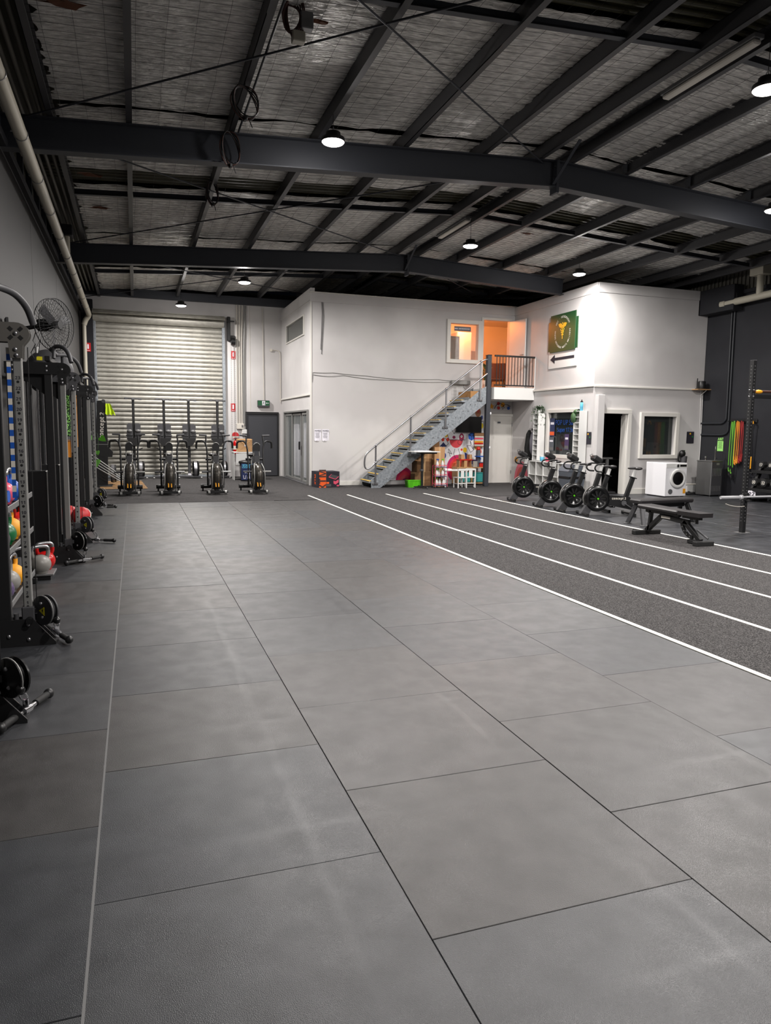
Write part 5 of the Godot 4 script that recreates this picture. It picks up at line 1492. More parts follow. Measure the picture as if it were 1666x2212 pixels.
func air_bikes() -> void:
	var t := thing("air_bike", "black air bike with upright fan cage, leftmost of four in the row", "exercise bike", v3(-0.14, 0, -17.85), 0.0, "row of four air bikes before the roller door")
	# the front of the bike faces the camera (+z)
	obj("front_foot", B.new().bar(v3(-0.25, 0.07, 0.08), v3(0.25, 0.07, 0.08), 0.08, 0.07, 0.012), M.black, t)
	for s in [-1, 1]:
		obj("transport_wheel", B.new().cyl(v3(s * 0.17, 0.06, 0.13), v3(s * 0.22, 0.06, 0.13), 0.045, -1, 16), M.tube_grey, t)
	obj("rear_foot", B.new().cyl(v3(-0.29, 0.12, -1.05), v3(0.29, 0.12, -1.05), 0.055, -1, 14).cyl(v3(-0.24, 0, -1.05), v3(-0.24, 0.08, -1.05), 0.02).cyl(v3(0.24, 0, -1.05), v3(0.24, 0.08, -1.05), 0.02), M.powder_black, t)
	obj("frame", B.new().bar(v3(0, 0.12, 0.08), v3(0, 0.14, -1.05), 0.08, 0.1, 0.01).bar(v3(0, 0.14, -0.72), v3(0, 0.66, -0.86), 0.07, 0.06, 0.01).bar(v3(0, 0.14, -0.12), v3(0, 0.75, -0.3), 0.06, 0.05, 0.01), M.powder_black, t)
	obj("seat_post", B.new().cyl(v3(0, 0.62, -0.85), v3(0, 0.88, -0.92), 0.022), M.tube_grey, t)
	obj("saddle", B.new().ball(v3(0, 0.92, -0.9), 0.13, v3(0.85, 0.36, 1.1), 16), M.vinyl, t)
	# fan in its wire cage, axle across
	var xf := Transform3D(Basis(Vector3.BACK, PI / 2), v3(0, 0.42, -0.08))
	obj("fan_shell", B.new().lathe([Vector2(0.06, -0.1), Vector2(0.24, -0.1), Vector2(0.305, -0.07), Vector2(0.325, -0.03), Vector2(0.325, 0.03), Vector2(0.305, 0.07), Vector2(0.24, 0.1), Vector2(0.06, 0.1)], xf, 36), M.smoke_cage, t)
	var cg := B.new()
	for x in [-0.1, -0.07, -0.035, 0.0, 0.035, 0.07, 0.1]:
		cg.ring(v3(x, 0.42, -0.08), Vector3.RIGHT, 0.334 - absf(x) * 0.35, 0.0045, 36, 4)
	for i in 24:
		var a := TAU * i / 24
		cg.tube([v3(-0.11, 0.42 + 0.2 * sin(a), -0.08 + 0.2 * cos(a)), v3(-0.09, 0.42 + 0.3 * sin(a), -0.08 + 0.3 * cos(a)), v3(0, 0.42 + 0.335 * sin(a), -0.08 + 0.335 * cos(a)), v3(0.09, 0.42 + 0.3 * sin(a), -0.08 + 0.3 * cos(a)), v3(0.11, 0.42 + 0.2 * sin(a), -0.08 + 0.2 * cos(a))], 0.0035, 4)
	obj("cage", cg, M.powder_black, t)
	for x in [-0.045, 0.02]:
		obj("yellow_decal", B.new().box(v3(x, 0.26, 0.225), v3(0.026, 0.14, 0.006), 0.002, Basis(Vector3.RIGHT, -0.5)), M.amber, t)
	for s in [-1, 1]:
		obj("front_fork", B.new().tube([v3(s * 0.125, 0.1, 0.06), v3(s * 0.13, 0.34, 0.24), v3(s * 0.12, 0.6, 0.2), v3(s * 0.09, 0.74, 0.02)], 0.013, 8), M.tube_grey, t)
	# moving arms with two grips each
	for s in [-1, 1]:
		var arm := obj("arm", B.new().tube([v3(s * 0.19, 0.2, -0.25), v3(s * 0.19, 0.55, -0.22), v3(s * 0.19, 0.95, -0.3), v3(s * 0.2, 1.12, -0.34), v3(s * 0.24, 1.24, -0.36), v3(s * 0.3, 1.28, -0.37), v3(s * 0.4, 1.27, -0.4)], 0.02, 10), M.powder_black, t)
		obj("grip", B.new().tube([v3(s * 0.33, 1.275, -0.38), v3(s * 0.4, 1.265, -0.4), v3(s * 0.43, 1.22, -0.41), v3(s * 0.435, 1.1, -0.42)], 0.025, 10), M.rubber, arm)
		obj("upper_bar", B.new().tube([v3(s * 0.22, 1.2, -0.35), v3(s * 0.21, 1.3, -0.37), v3(s * 0.2, 1.41, -0.4)], 0.02, 8), M.powder_black, arm)
		obj("grip", B.new().cyl(v3(s * 0.19, 1.41, -0.4), v3(s * 0.37, 1.42, -0.4), 0.021), M.charcoal, arm)
		obj("crank", B.new().bar(v3(s * 0.13, 0.34, -0.45), v3(s * 0.15, 0.34 + s * 0.15, -0.4), 0.03, 0.015), M.steel, t)
		obj("pedal", B.new().box(v3(s * 0.22, 0.34 + s * 0.16, -0.4), v3(0.12, 0.03, 0.09), 0.008), M.black, t)
		obj("foot_peg", B.new().cyl(v3(s * 0.13, 0.54, -0.08), v3(s * 0.34, 0.54, -0.08), 0.022), M.tube_grey if s > 0 else M.charcoal, t)
		obj("side_peg", B.new().cyl(v3(s * 0.08, 0.83, -0.42), v3(s * 0.22, 0.83, -0.42), 0.03), M.powder_black, t)
	obj("mast", B.new().tube([v3(-0.04, 0.72, -0.1), v3(-0.07, 0.92, -0.16), v3(-0.06, 1.08, -0.18)], 0.012, 8).tube([v3(0.04, 0.72, -0.1), v3(0.07, 0.92, -0.16), v3(0.06, 1.08, -0.18)], 0.012, 8), M.tube_grey, t)
	obj("mast_cover", B.new().prism([Vector2(-0.05, 0.7), Vector2(0.05, 0.7), Vector2(0.07, 0.92), Vector2(-0.07, 0.92)], 0.05, at(0, 0, -0.13)), M.charcoal, t)
	var cs := obj("console", B.new().prism([Vector2(-0.075, 1.04), Vector2(0.075, 1.04), Vector2(0.085, 1.13), Vector2(0.075, 1.2), Vector2(0.03, 1.24), Vector2(-0.03, 1.24), Vector2(-0.075, 1.2), Vector2(-0.085, 1.13)], 0.07, at(0, 0, -0.16)), M.black, t)
	obj("console_rim", B.new().tube([v3(-0.075, 1.19, -0.12), v3(-0.03, 1.235, -0.12), v3(0.03, 1.235, -0.12), v3(0.075, 1.19, -0.12)], 0.009, 6), M.tube_grey, cs)
	dup(t, "black air bike second from the left in the row of four", v3(0.76, 0, -17.85), 0.0)
	dup(t, "black air bike third from the left, in front of the rightmost rowing machine", v3(1.84, 0, -17.8), 0.0)
	dup(t, "black air bike at the right end of the row, before the dark door", v3(2.82, 0, -17.75), 0.03)

func rowers() -> void:
	var t := thing("rowing_machine", "black rowing machine stood on end against the roller door, leftmost of four", "rowing machine", v3(-0.03, 0, -23.55), 0.0, "rowing machines stood on end against the roller door")
	obj("rail", B.new().box(v3(0, 1.55, 0), v3(0.075, 1.78, 0.09), 0.01), M.black, t)
	obj("rail_cap", B.new().box(v3(0.0, 2.42, 0.02), v3(0.09, 0.06, 0.12), 0.01), M.charcoal, t)
	obj("end_bar", B.new().bar(v3(-0.24, 2.46, 0), v3(0.24, 2.44, 0), 0.06, 0.035, 0.008).box(v3(-0.2, 2.445, 0), v3(0.1, 0.05, 0.07), 0.008).box(v3(0.2, 2.435, 0), v3(0.1, 0.05, 0.07), 0.008), M.charcoal, t)
	obj("lower_rail", B.new().box(v3(0, 0.45, -0.02), v3(0.09, 0.88, 0.1), 0.01), M.charcoal, t)
	for s in [-1, 1]:
		var fp := obj("footplate", B.new().prism([Vector2(s * 0.02, 1.2), Vector2(s * 0.2, 1.2), Vector2(s * 0.21, 1.42), Vector2(s * 0.16, 1.5), Vector2(s * 0.2, 1.52), Vector2(s * 0.2, 1.66), Vector2(s * 0.15, 1.7), Vector2(s * 0.04, 1.7)], 0.05, at(0, 0, 0.09)), M.charcoal, t)
		obj("heel_cup", B.new().ball(v3(s * 0.12, 1.47, 0.13), 0.08, v3(1, 0.6, 0.5), 14), M.grey_paint, fp)
		obj("strap", B.new().box(v3(s * 0.13, 1.33, 0.12), v3(0.2, 0.035, 0.03), 0.006), M.black, fp)
	obj("seat", B.new().prism([Vector2(-0.16, 1.14), Vector2(-0.08, 1.02), Vector2(0.08, 1.02), Vector2(0.16, 1.14), Vector2(0.19, 1.26), Vector2(-0.19, 1.26)], 0.06, at(0, 0, 0.16)), M.black, t)
	obj("handle", B.new().tube([v3(-0.24, 0.95, 0.1), v3(-0.12, 0.9, 0.1), v3(0.12, 0.9, 0.1), v3(0.24, 0.95, 0.1)], 0.016, 8), M.rubber, t)
	var fl := obj("flywheel", B.new().lathe([Vector2(0, -0.1), Vector2(0.2, -0.1), Vector2(0.25, -0.06), Vector2(0.25, 0.06), Vector2(0.2, 0.1), Vector2(0, 0.1)], Transform3D(Basis(Vector3.BACK, PI / 2), v3(0.19, 0.3, -0.02)), 32), M.black_gloss, t)
	obj("vented_band", B.new().cyl(v3(0.13, 0.3, -0.02), v3(0.22, 0.3, -0.02), 0.253, -1, 32, false), M.steel, fl)
	obj("front_leg", B.new().bar(v3(-0.34, 0.07, 0.1), v3(0.36, 0.05, 0.1), 0.06, 0.06, 0.008), M.charcoal, t)
	for x in [-0.33, 0.35]:
		obj("caster", B.new().cyl(v3(x - 0.02, 0.03, 0.14), v3(x + 0.02, 0.03, 0.14), 0.03, -1, 12), M.tube_grey, t)
	obj("serial_label", B.new().box(v3(0, 0.13, 0.035), v3(0.1, 0.06, 0.004)), M.paper, t)
	dup(t, "black rowing machine stood on end, second from the left against the shutter", v3(0.86, 0, -23.55), 0.0)
	dup(t, "black rowing machine stood on end, third from the left against the shutter", v3(1.6, 0, -23.55), 0.0)
	dup(t, "black rowing machine stood on end nearest the shutter's right guide rail", v3(2.48, 0, -23.55), 0.0)

func mural() -> Image:
	# x 6.9 to 10.15, y 0.12 to 2.47 on the wall
	var W := 830
	var H := 600
	var im := pic(W, H, Color(0.85, 0.85, 0.86))
	var P := func(x: float, y: float) -> Vector2: return Vector2((x - 6.9) / 3.25 * W, (2.47 - y) / 2.35 * H)
	var S := W / 3.25
	var ink := Color(0.1, 0.1, 0.12)
	var arcs := [[9.18, 0.46, 0.34, 0.41, [Color(0.72, 0.1, 0.35), Color(0.85, 0.18, 0.22), Color(0.9, 0.4, 0.25), Color(0.92, 0.55, 0.4)]], [7.5, 0.02, 0.29, 0.48, [Color(0.72, 0.1, 0.32), Color(0.8, 0.18, 0.28), Color(0.75, 0.28, 0.32), Color(0.45, 0.12, 0.3)]]]
	for a in arcs:
		for k in 4:
			var c: Vector2 = P.call(a[0], a[1])
			var r: float = (1.0 - 0.22 * k) * S
			disc(im, c.x, c.y, r * a[2], r * a[3], a[4][k])
	for q in [[8.72, 0.85, 0.19, 0.2, Color(0.1, 0.22, 0.55)], [8.7, 1.05, 0.13, 0.14, Color(0.1, 0.22, 0.55)], [8.71, 0.6, 0.12, 0.13, Color(0.18, 0.42, 0.8)], [8.5, 0.88, 0.15, 0.15, Color(0.93, 0.8, 0.1)], [9.43, 1.02, 0.13, 0.15, Color(0.93, 0.78, 0.08)], [9.32, 1.03, 0.07, 0.07, Color(0.8, 0.22, 0.15)], [9.82, 1.08, 0.12, 0.12, Color(0.95, 0.8, 0.1)], [9.93, 0.97, 0.12, 0.15, Color(0.92, 0.3, 0.12)], [9.93, 0.75, 0.11, 0.11, Color(0.15, 0.3, 0.65)], [8.7, 1.33, 0.1, 0.11, Color(0.75, 0.2, 0.12)], [8.86, 1.33, 0.1, 0.11, Color(0.8, 0.2, 0.14)], [8.8, 1.45, 0.13, 0.1, Color(0.85, 0.7, 0.15)], [9.3, 1.62, 0.1, 0.08, Color(0.85, 0.75, 0.2)], [9.06, 1.4, 0.1, 0.09, Color(0.55, 0.1, 0.3)], [9.84, 2.15, 0.19, 0.26, Color(0.66, 0.45, 0.33)], [9.84, 2.2, 0.1, 0.12, Color(0.75, 0.3, 0.25)], [9.98, 1.75, 0.1, 0.16, Color(0.9, 0.8, 0.15)], [9.97, 2.0, 0.07, 0.13, Color(0.15, 0.3, 0.65)], [8.62, 1.75, 0.1, 0.16, Color(0.6, 0.55, 0.56)]]:
		var c: Vector2 = P.call(q[0], q[1])
		disc(im, c.x, c.y, q[2] * S * 0.5, q[3] * S * 0.5, q[4])
	# a bird: half round body, head, wing, legs
	var body := []
	for i in 17:
		var t := PI + PI * i / 16.0
		body.append(P.call(9.14 + 0.22 * cos(t), 1.33 + 0.25 * sin(t)))
	poly(im, body, Color(0.83, 0.27, 0.3))
	var hd: Vector2 = P.call(9.31, 1.4)
	disc(im, hd.x, hd.y, 0.08 * S, 0.12 * S, Color(0.55, 0.12, 0.28))
	disc(im, hd.x, hd.y - 0.03 * S, 0.032 * S, 0.035 * S, Color(0.92, 0.92, 0.9))
	disc(im, hd.x, hd.y - 0.03 * S, 0.015 * S, 0.017 * S, ink)
	var wg: Vector2 = P.call(9.26, 1.25)
	disc(im, wg.x, wg.y, 0.075 * S, 0.075 * S, ink, 0.86)
	for q in [[8.9, 1.32, 9.43, 1.32], [9.1, 1.05, 9.06, 0.9], [9.06, 0.9, 9.12, 0.78], [9.22, 1.05, 9.26, 0.9], [9.26, 0.9, 9.3, 0.8], [8.9, 1.32, 8.84, 1.5], [8.84, 1.5, 8.74, 1.55], [9.06, 1.5, 9.0, 1.6], [9.06, 1.5, 9.12, 1.6], [9.5, 1.15, 9.62, 1.15], [9.5, 1.15, 9.62, 0.95], [9.62, 1.15, 9.73, 1.02], [9.73, 1.02, 9.62, 0.95], [9.62, 1.15, 9.6, 1.3], [9.6, 1.3, 9.73, 1.02], [8.52, 1.1, 8.62, 1.4], [8.62, 1.4, 8.8, 1.35], [8.8, 1.35, 8.88, 1.2], [8.88, 1.2, 8.7, 1.06], [8.52, 1.1, 8.66, 1.1], [8.9, 1.05, 9.0, 0.9], [9.0, 0.9, 8.86, 0.95], [8.95, 0.82, 8.88, 1.05], [9.2, 1.65, 9.3, 1.55], [9.3, 1.55, 9.42, 1.6], [9.42, 1.6, 9.45, 1.7], [9.9, 1.85, 10.02, 1.9], [10.02, 1.9, 10.05, 1.55]]:
		line(im, [P.call(q[0], q[1]), P.call(q[2], q[3])], 0.013 * S, ink)
	poly(im, [P.call(9.55, 1.35), P.call(9.65, 1.3), P.call(9.76, 1.37), P.call(9.74, 1.52), P.call(9.64, 1.56), P.call(9.53, 1.48)], Color(0.16, 0.38, 0.75))
	line(im, [P.call(9.55, 1.48), P.call(9.65, 1.43), P.call(9.75, 1.5)], 0.018 * S, ink)
	line(im, [P.call(9.65, 1.43), P.call(9.65, 1.31)], 0.018 * S, ink)
	poly(im, [P.call(8.6, 1.12), P.call(8.72, 1.25), P.call(8.84, 1.12)], Color(0.12, 0.16, 0.34))
	poly(im, [P.call(9.5, 0.55), P.call(9.42, 0.95), P.call(9.62, 0.85), P.call(9.75, 0.6)], Color(0.1, 0.2, 0.48))
	poly(im, [P.call(9.45, 0.35), P.call(9.5, 0.7), P.call(9.58, 0.7), P.call(9.62, 0.35)], Color(0.85, 0.4, 0.36))
	return im

func spray(t: Node3D, x: float, y: float, z: float, m: Material, n: int) -> void:
	var s := thing("spray_bottle", ["white spray bottle with blue trigger on the cart's top shelf", "left white spray bottle with green trigger on the top shelf", "right white spray bottle with green trigger on the middle shelf", "left white spray bottle with green trigger on the middle shelf", "back white spray bottle on the middle shelf of the cart", "left white spray bottle on the cart's bottom shelf", "dark topped spray bottle on the cart's bottom shelf", "right white spray bottle on the cart's bottom shelf"][n], "bottle", t.position + v3(x, y, z), 0.5 * n, "spray bottles on the cart")
	obj("body", B.new().lathe([Vector2(0, 0), Vector2(0.04, 0), Vector2(0.043, 0.02), Vector2(0.042, 0.09), Vector2(0.03, 0.13), Vector2(0.014, 0.16), Vector2(0.014, 0.18), Vector2(0, 0.18)], Transform3D(), 16), M.white, s)
	obj("trigger_head", B.new().box(v3(0.012, 0.205, 0), v3(0.08, 0.035, 0.028), 0.006).box(v3(0.03, 0.175, 0), v3(0.014, 0.05, 0.018), 0.004), m, s)

func kid_chair(p: Vector3, a: float, label: String) -> Node3D:
	var t := thing("child_chair", label, "chair", p, a, "white wooden children's chairs")
	for x in [-0.13, 0.13]:
		obj("leg", B.new().box(v3(x, 0.27, 0.14), v3(0.032, 0.54, 0.03), 0.004), M.white, t)
		obj("leg", B.new().box(v3(x, 0.14, -0.12), v3(0.032, 0.28, 0.03), 0.004), M.white, t)
		obj("side_rail", B.new().box(v3(x, 0.12, 0.0), v3(0.02, 0.025, 0.24), 0.003), M.white, t)
	obj("seat", B.new().box(v3(0, 0.29, 0), v3(0.29, 0.022, 0.3), 0.006), M.white, t)
	obj("top_rail", B.new().box(v3(0, 0.52, 0.14), v3(0.24, 0.05, 0.02), 0.004), M.white, t)
	obj("back_splat", B.new().box(v3(0, 0.4, 0.14), v3(0.1, 0.2, 0.012), 0.003), M.white, t)
	obj("stretcher", B.new().box(v3(0, 0.13, 0.14), v3(0.24, 0.025, 0.018), 0.003), M.white, t)
	return t

func play_corner() -> void:
	var t := thing("wall_mural", "colourful children's wall mural with red bird, balloons and rainbows under the stair", "mural", v3(8.525, 1.295, -19.99))
	var mb := B.new()
	var op := [Vector2(6.9, 0.13), Vector2(10.15, 0.13), Vector2(10.15, 2.46), Vector2(9.55, 2.46), Vector2(6.9, 0.42)]
	for i in range(1, 4):
		for q in [0, i + 1, i]:
			mb.v(v3(op[q].x - 8.525, op[q].y - 1.295, 0), -1, Vector2((op[q].x - 6.9) / 3.25, (2.47 - op[q].y) / 2.35))
	mb.prism(op.map(func(q): return q - Vector2(8.525, 1.295)), 0.004, at(0, 0, -0.003))
	obj("printed_sheet", mb, print_mat("mural_print", mural(), 0.7), t)
	t = thing("door_mural", "painted squiggle with star and coloured dots above the alcove door", "mural", v3(10.62, 2.35, -19.99))
	for q in [[-0.1, 0.08, 0.05, "kb_red"], [-0.09, -0.05, 0.05, "kb_red"], [0.05, 0.05, 0.07, "amber"], [0.25, -0.05, 0.05, "blue"]]:
		obj("dot", B.new().cyl(v3(q[0], q[1], 0), v3(q[0], q[1], 0.004), q[2], -1, 18), M[q[3]], t)
	obj("squiggle", B.new().tube([v3(-0.24, -0.08, 0.006), v3(-0.15, 0.06, 0.006), v3(-0.05, 0.09, 0.006), v3(0.06, 0.05, 0.006), v3(0.1, -0.04, 0.006), v3(0.05, -0.09, 0.006), v3(0.02, -0.03, 0.006), v3(0.12, 0.06, 0.006), v3(0.22, 0.05, 0.006), v3(0.31, 0.0, 0.006)], 0.008, 5), M.ink, t)
	var sp := []
	for i in 10:
		var r := 0.1 if i % 2 == 0 else 0.045
		sp.append(Vector2(-0.33 + r * sin(TAU * i / 10.0), -0.01 + r * cos(TAU * i / 10.0)))
	obj("star", B.new().prism(sp, 0.004), M.amber, t)
	t = thing("rainbow_mural", "pink rainbow painted on the white wall right of the alcove door", "mural", v3(10.992, 0.02, -19.3), -PI / 2)
	for k in 3:
		obj("arch", B.new().prism(arc2(1.0, 0, PI, 20).map(func(p): return Vector2(p.x * (0.42 - 0.11 * k), p.y * (0.68 - 0.16 * k))), 0.003 + 0.002 * k), [M.pink, M.kb_red, M.purple][k], t)
	obj("dot", B.new().cyl(v3(-0.34, 0.72, 0), v3(-0.34, 0.72, 0.004), 0.09, -1, 18), M.amber, t)
	# screen
	t = thing("wall_screen", "black flat screen on the mural wall under the upper stair", "screen", v3(9.5, 1.78, -19.9))
	obj("bezel", B.new().box(V0, v3(0.84, 0.48, 0.04), 0.006), M.black, t)
	obj("screen", B.new().box(v3(0, 0.005, 0.021), v3(0.81, 0.45, 0.003)), M.black_gloss, t)
	obj("bracket", B.new().box(v3(0, 0, -0.05), v3(0.3, 0.2, 0.06)), M.black, t)
	t = thing("book_rack", "striped wall rack of thin books below the screen", "rack", v3(9.86, 1.32, -19.93))
	obj("frame", B.new().box(v3(0, 0.17, 0), v3(0.32, 0.1, 0.06), 0.004).box(v3(0, -0.2, 0), v3(0.32, 0.03, 0.06), 0.004), M.card_dark, t)
	for i in 6:
		obj("book_spine", B.new().box(v3(0, -0.155 + i * 0.05, 0), v3(0.29, 0.042, 0.05), 0.004), [M.off_white, M.kb_red, M.amber, M.off_white, M.pink, M.off_white][i], t)
	# low shelf with teal tubs
	t = thing("toy_shelf", "low pale wood shelf with four cubes beside the steel post", "shelf", v3(9.43, 0, -19.62))
	for y in [0.05, 0.51]:
		obj("board", B.new().box(v3(0, y, 0), v3(0.98, 0.03, 0.36), 0.004), M.wood_pale, t)
	for x in [-0.475, 0.0, 0.475]:
		obj("upright", B.new().box(v3(x, 0.28, 0), v3(0.03, 0.44, 0.36), 0.003), M.wood_pale, t)
	obj("plinth", B.new().box(v3(0, 0.02, 0), v3(0.94, 0.04, 0.3)), M.black, t)
	for i in 2:
		var tb := thing("teal_tub", ["teal plastic tub in the left bay of the low shelf", "teal plastic tub in the right bay of the low shelf"][i], "tub", v3(9.2 + i * 0.47, 0.066, -19.6), 0.0, "teal tubs in the low shelf")
		obj("tub", B.new().box(v3(0, 0.15, 0), v3(0.38, 0.28, 0.3), 0.02), M.teal, tb)
		obj("rim", B.new().box(v3(0, 0.29, 0), v3(0.41, 0.02, 0.32), 0.006), M.teal, tb)
	t = thing("toy_house", "little wooden toy house with red floor on the low shelf", "toy", v3(9.25, 0.526, -19.62))
	for q in [[-0.2, 0.1, 0.02, 0.2], [0.0, 0.1, 0.1, 0.2], [0.18, 0.1, 0.02, 0.2], [-0.1, 0.3, 0.1, 0.14], [0.16, 0.3, 0.08, 0.14]]:
		obj("wall", B.new().box(v3(q[0], q[1], 0), v3(q[2], q[3], 0.2), 0.003), M.wood_pale, t)
	obj("floor", B.new().box(v3(0, 0.215, 0), v3(0.44, 0.03, 0.24), 0.004), M.kb_red, t)
	obj("jar", B.new().cyl(v3(0.32, 0, 0.06), v3(0.32, 0.18, 0.06), 0.07, -1, 16), M.off_white, t)
	obj("jar_lid", B.new().cyl(v3(0.32, 0.18, 0.06), v3(0.32, 0.22, 0.06), 0.075, -1, 16), M.purple, t)
	t = thing("toy_garage", "blue and red plastic toy tower at the right end of the low shelf", "toy", v3(9.75, 0.526, -19.62))
	obj("tower", B.new().box(v3(-0.05, 0.25, 0), v3(0.1, 0.5, 0.14), 0.008), M.bin_grey, t)
	obj("deck", B.new().cyl(v3(0.0, 0.3, 0.02), v3(0.0, 0.33, 0.02), 0.16, -1, 18), M.blue, t)
	obj("base", B.new().box(v3(0.08, 0.06, 0.02), v3(0.26, 0.12, 0.2), 0.01), M.kb_red, t)
	obj("roof", B.new().box(v3(0.08, 0.13, 0.02), v3(0.3, 0.02, 0.22), 0.006), M.purple, t)
	obj("lift_car", B.new().ball(v3(-0.05, 0.54, 0), 0.07, v3(1, 0.9, 1), 12), M.kb_red, t)
	# child table and chairs
	t = thing("child_table", "small white wooden children's table with paper on top", "table", v3(8.6, 0, -18.95), -0.1)
	obj("tabletop", B.new().box(v3(0, 0.475, 0), v3(0.72, 0.035, 0.5), 0.008), M.white, t)
	for x in [-0.31, 0.31]:
		for z in [-0.2, 0.2]:
			obj("leg", B.new().box(v3(x, 0.23, z), v3(0.045, 0.46, 0.045), 0.005), M.white, t)
	obj("paper_stack", B.new().box(v3(-0.2, 0.505, 0.05), v3(0.2, 0.025, 0.15), 0.003), M.paper, t)
	kid_chair(v3(8.6, 0, -18.5), 0.06, "white child's chair tucked at the near left side of the small table")
	kid_chair(v3(8.97, 0, -18.62), -0.35, "white child's chair nearest the steel post, turned slightly")
	# cleaning cart and bottles
	t = thing("bottle_cart", "slim purple three tier trolley full of spray bottles", "cart", v3(8.03, 0, -18.6))
	for i in 3:
		var y: float = [0.07, 0.32, 0.58][i]
		var tr := obj("tray", B.new().box(v3(0, y, 0), v3(0.36, 0.015, 0.22), 0.003), M.purple, t)
		for s in [-1, 1]:
			obj("rail", B.new().box(v3(0, y + 0.05, s * 0.11), v3(0.37, 0.014, 0.008)).box(v3(s * 0.183, y + 0.05, 0), v3(0.008, 0.014, 0.22)), M.pink, tr)
	for x in [-0.18, 0.18]:
		for z in [-0.11, 0.11]:
			obj("post", B.new().cyl(v3(x, 0.03, z), v3(x, 0.64, z), 0.007, -1, 8), M.pink, t)
			obj("caster", B.new().ball(v3(x, 0.02, z), 0.02, Vector3.ONE, 8), M.black, t)
	var bt := [[-0.09, 0.588, 0, "blue"], [0.07, 0.588, 0, "lime"], [0.07, 0.328, 0.02, "lime"], [-0.11, 0.328, 0.03, "lime"], [-0.02, 0.328, -0.05, "lime"], [-0.11, 0.078, 0.03, "lime"], [0.0, 0.078, -0.02, "black"], [0.1, 0.078, 0.03, "white"]]
	for i in 8:
		spray(t, bt[i][0], bt[i][1], bt[i][2], M[bt[i][3]], i)
	# stand with a white top, green crate beneath it, cartons behind
	t = thing("standing_desk", "black pedestal stand with thin white top before the stair", "stand", v3(7.52, 0, -18.55))
	obj("top", B.new().box(v3(0.0, 1.01, 0), v3(0.76, 0.025, 0.5), 0.006), M.white, t)
	obj("paper", B.new().box(v3(-0.06, 1.03, 0.05), v3(0.4, 0.02, 0.3), 0.004), M.paper, t)
	obj("apron", B.new().box(v3(0.08, 0.975, 0), v3(0.5, 0.04, 0.3), 0.004), M.black, t)
	obj("column", B.new().box(v3(-0.05, 0.5, 0), v3(0.06, 0.95, 0.06), 0.006), M.black, t)
	obj("collar", B.new().box(v3(-0.06, 0.5, 0), v3(0.09, 0.06, 0.09), 0.008), M.charcoal, t)
	obj("foot", B.new().bar(v3(-0.32, 0.05, 0.1), v3(0.3, 0.05, -0.05), 0.05, 0.035, 0.006).bar(v3(-0.05, 0.05, -0.25), v3(0.0, 0.05, 0.28), 0.05, 0.035, 0.006), M.black, t)
	for q in [[-0.32, 0.1], [0.3, -0.05], [-0.05, -0.25], [0.0, 0.28]]:
		obj("caster", B.new().ball(v3(q[0], 0.025, q[1]), 0.025, Vector3.ONE, 10), M.charcoal, t)
	t = thing("green_crate", "bright green plastic crate on the floor under the stand", "crate", v3(7.36, 0, -18.95))
	obj("tub", B.new().lathe([Vector2(0, 0.0), Vector2(0.24, 0.0), Vector2(0.27, 0.16), Vector2(0.28, 0.2), Vector2(0.25, 0.2), Vector2(0.23, 0.03), Vector2(0, 0.03)], Transform3D(Basis.from_scale(v3(1, 1, 0.75)) * Basis(UP, PI / 4), V0), 4, false), M.lime, t)
	obj("handle_rim", B.new().box(v3(0, 0.2, 0.145), v3(0.36, 0.03, 0.02), 0.006), M.lime, t)
	var cp := [[7.72, 0, -19.25, 0.5, 0.42, "card_dark", "dark cardboard carton at the bottom of the stack under the stair"], [7.74, 0.42, -19.25, 0.46, 0.3, "card_dark", "cardboard carton on top of the dark bottom one under the stair"], [7.75, 0.72, -19.25, 0.42, 0.28, "card", "open topped carton on top of the stack under the stair"], [8.14, 0, -19.1, 0.28, 0.62, "card", "tall pale cardboard carton standing right of the stack"], [8.14, 0.625, -19.1, 0.32, 0.5, "card", "torn pale carton balanced on the tall one behind the bottle trolley"]]
	for i in 5:
		var q: Array = cp[i]
		var c := thing("carton", q[6], "box", v3(q[0], q[1], q[2]), 0.05 * (i % 3) - 0.05, "cartons stacked under the stair")
		obj("body", B.new().box(v3(0, q[4] / 2, 0), v3(q[3], q[4], 0.4), 0.006), M[q[5]], c)
		obj("tape_strip", B.new().box(v3(0, q[4] / 2, 0.2015), v3(0.06, q[4], 0.003)), M.tape, c)
		obj("flap", B.new().box(v3(q[3] * 0.2, q[4] + 0.003, 0.1), v3(q[3] * 0.55, 0.006, 0.2)), M.card, c)
		if i == 4:
			obj("flap", B.new().prism([Vector2(-0.14, 0.5), Vector2(0.16, 0.5), Vector2(0.14, 0.66), Vector2(0.05, 0.6), Vector2(-0.1, 0.64)], 0.006, at(0, 0, -0.19)), M.card, c)
	# product carton by the corner
	t = thing("product_carton", "black and orange printed carton on the carpet at the white wall's left corner", "box", v3(4.97, 0, -19.5), 0.12)
	obj("body", B.new().box(v3(0, 0.22, 0), v3(0.64, 0.44, 0.5), 0.005), M.ink, t)
	obj("orange_panel", B.new().box(v3(-0.18, 0.22, 0.2505), v3(0.2, 0.44, 0.004)), M.orange, t)
	text("lettering", "XTM", 0.2, Transform3D(Basis(Vector3.BACK, PI / 2), v3(-0.18, 0.22, 0.254)), M.brown_leather, t, true)
	var bx := B.new()
	bx.prism([Vector2(0.0, 0.3), Vector2(0.1, 0.36), Vector2(0.28, 0.31), Vector2(0.2, 0.24)], 0.003, at(0, 0, 0.252))
	obj("picture_lid", bx, M.charcoal, t)
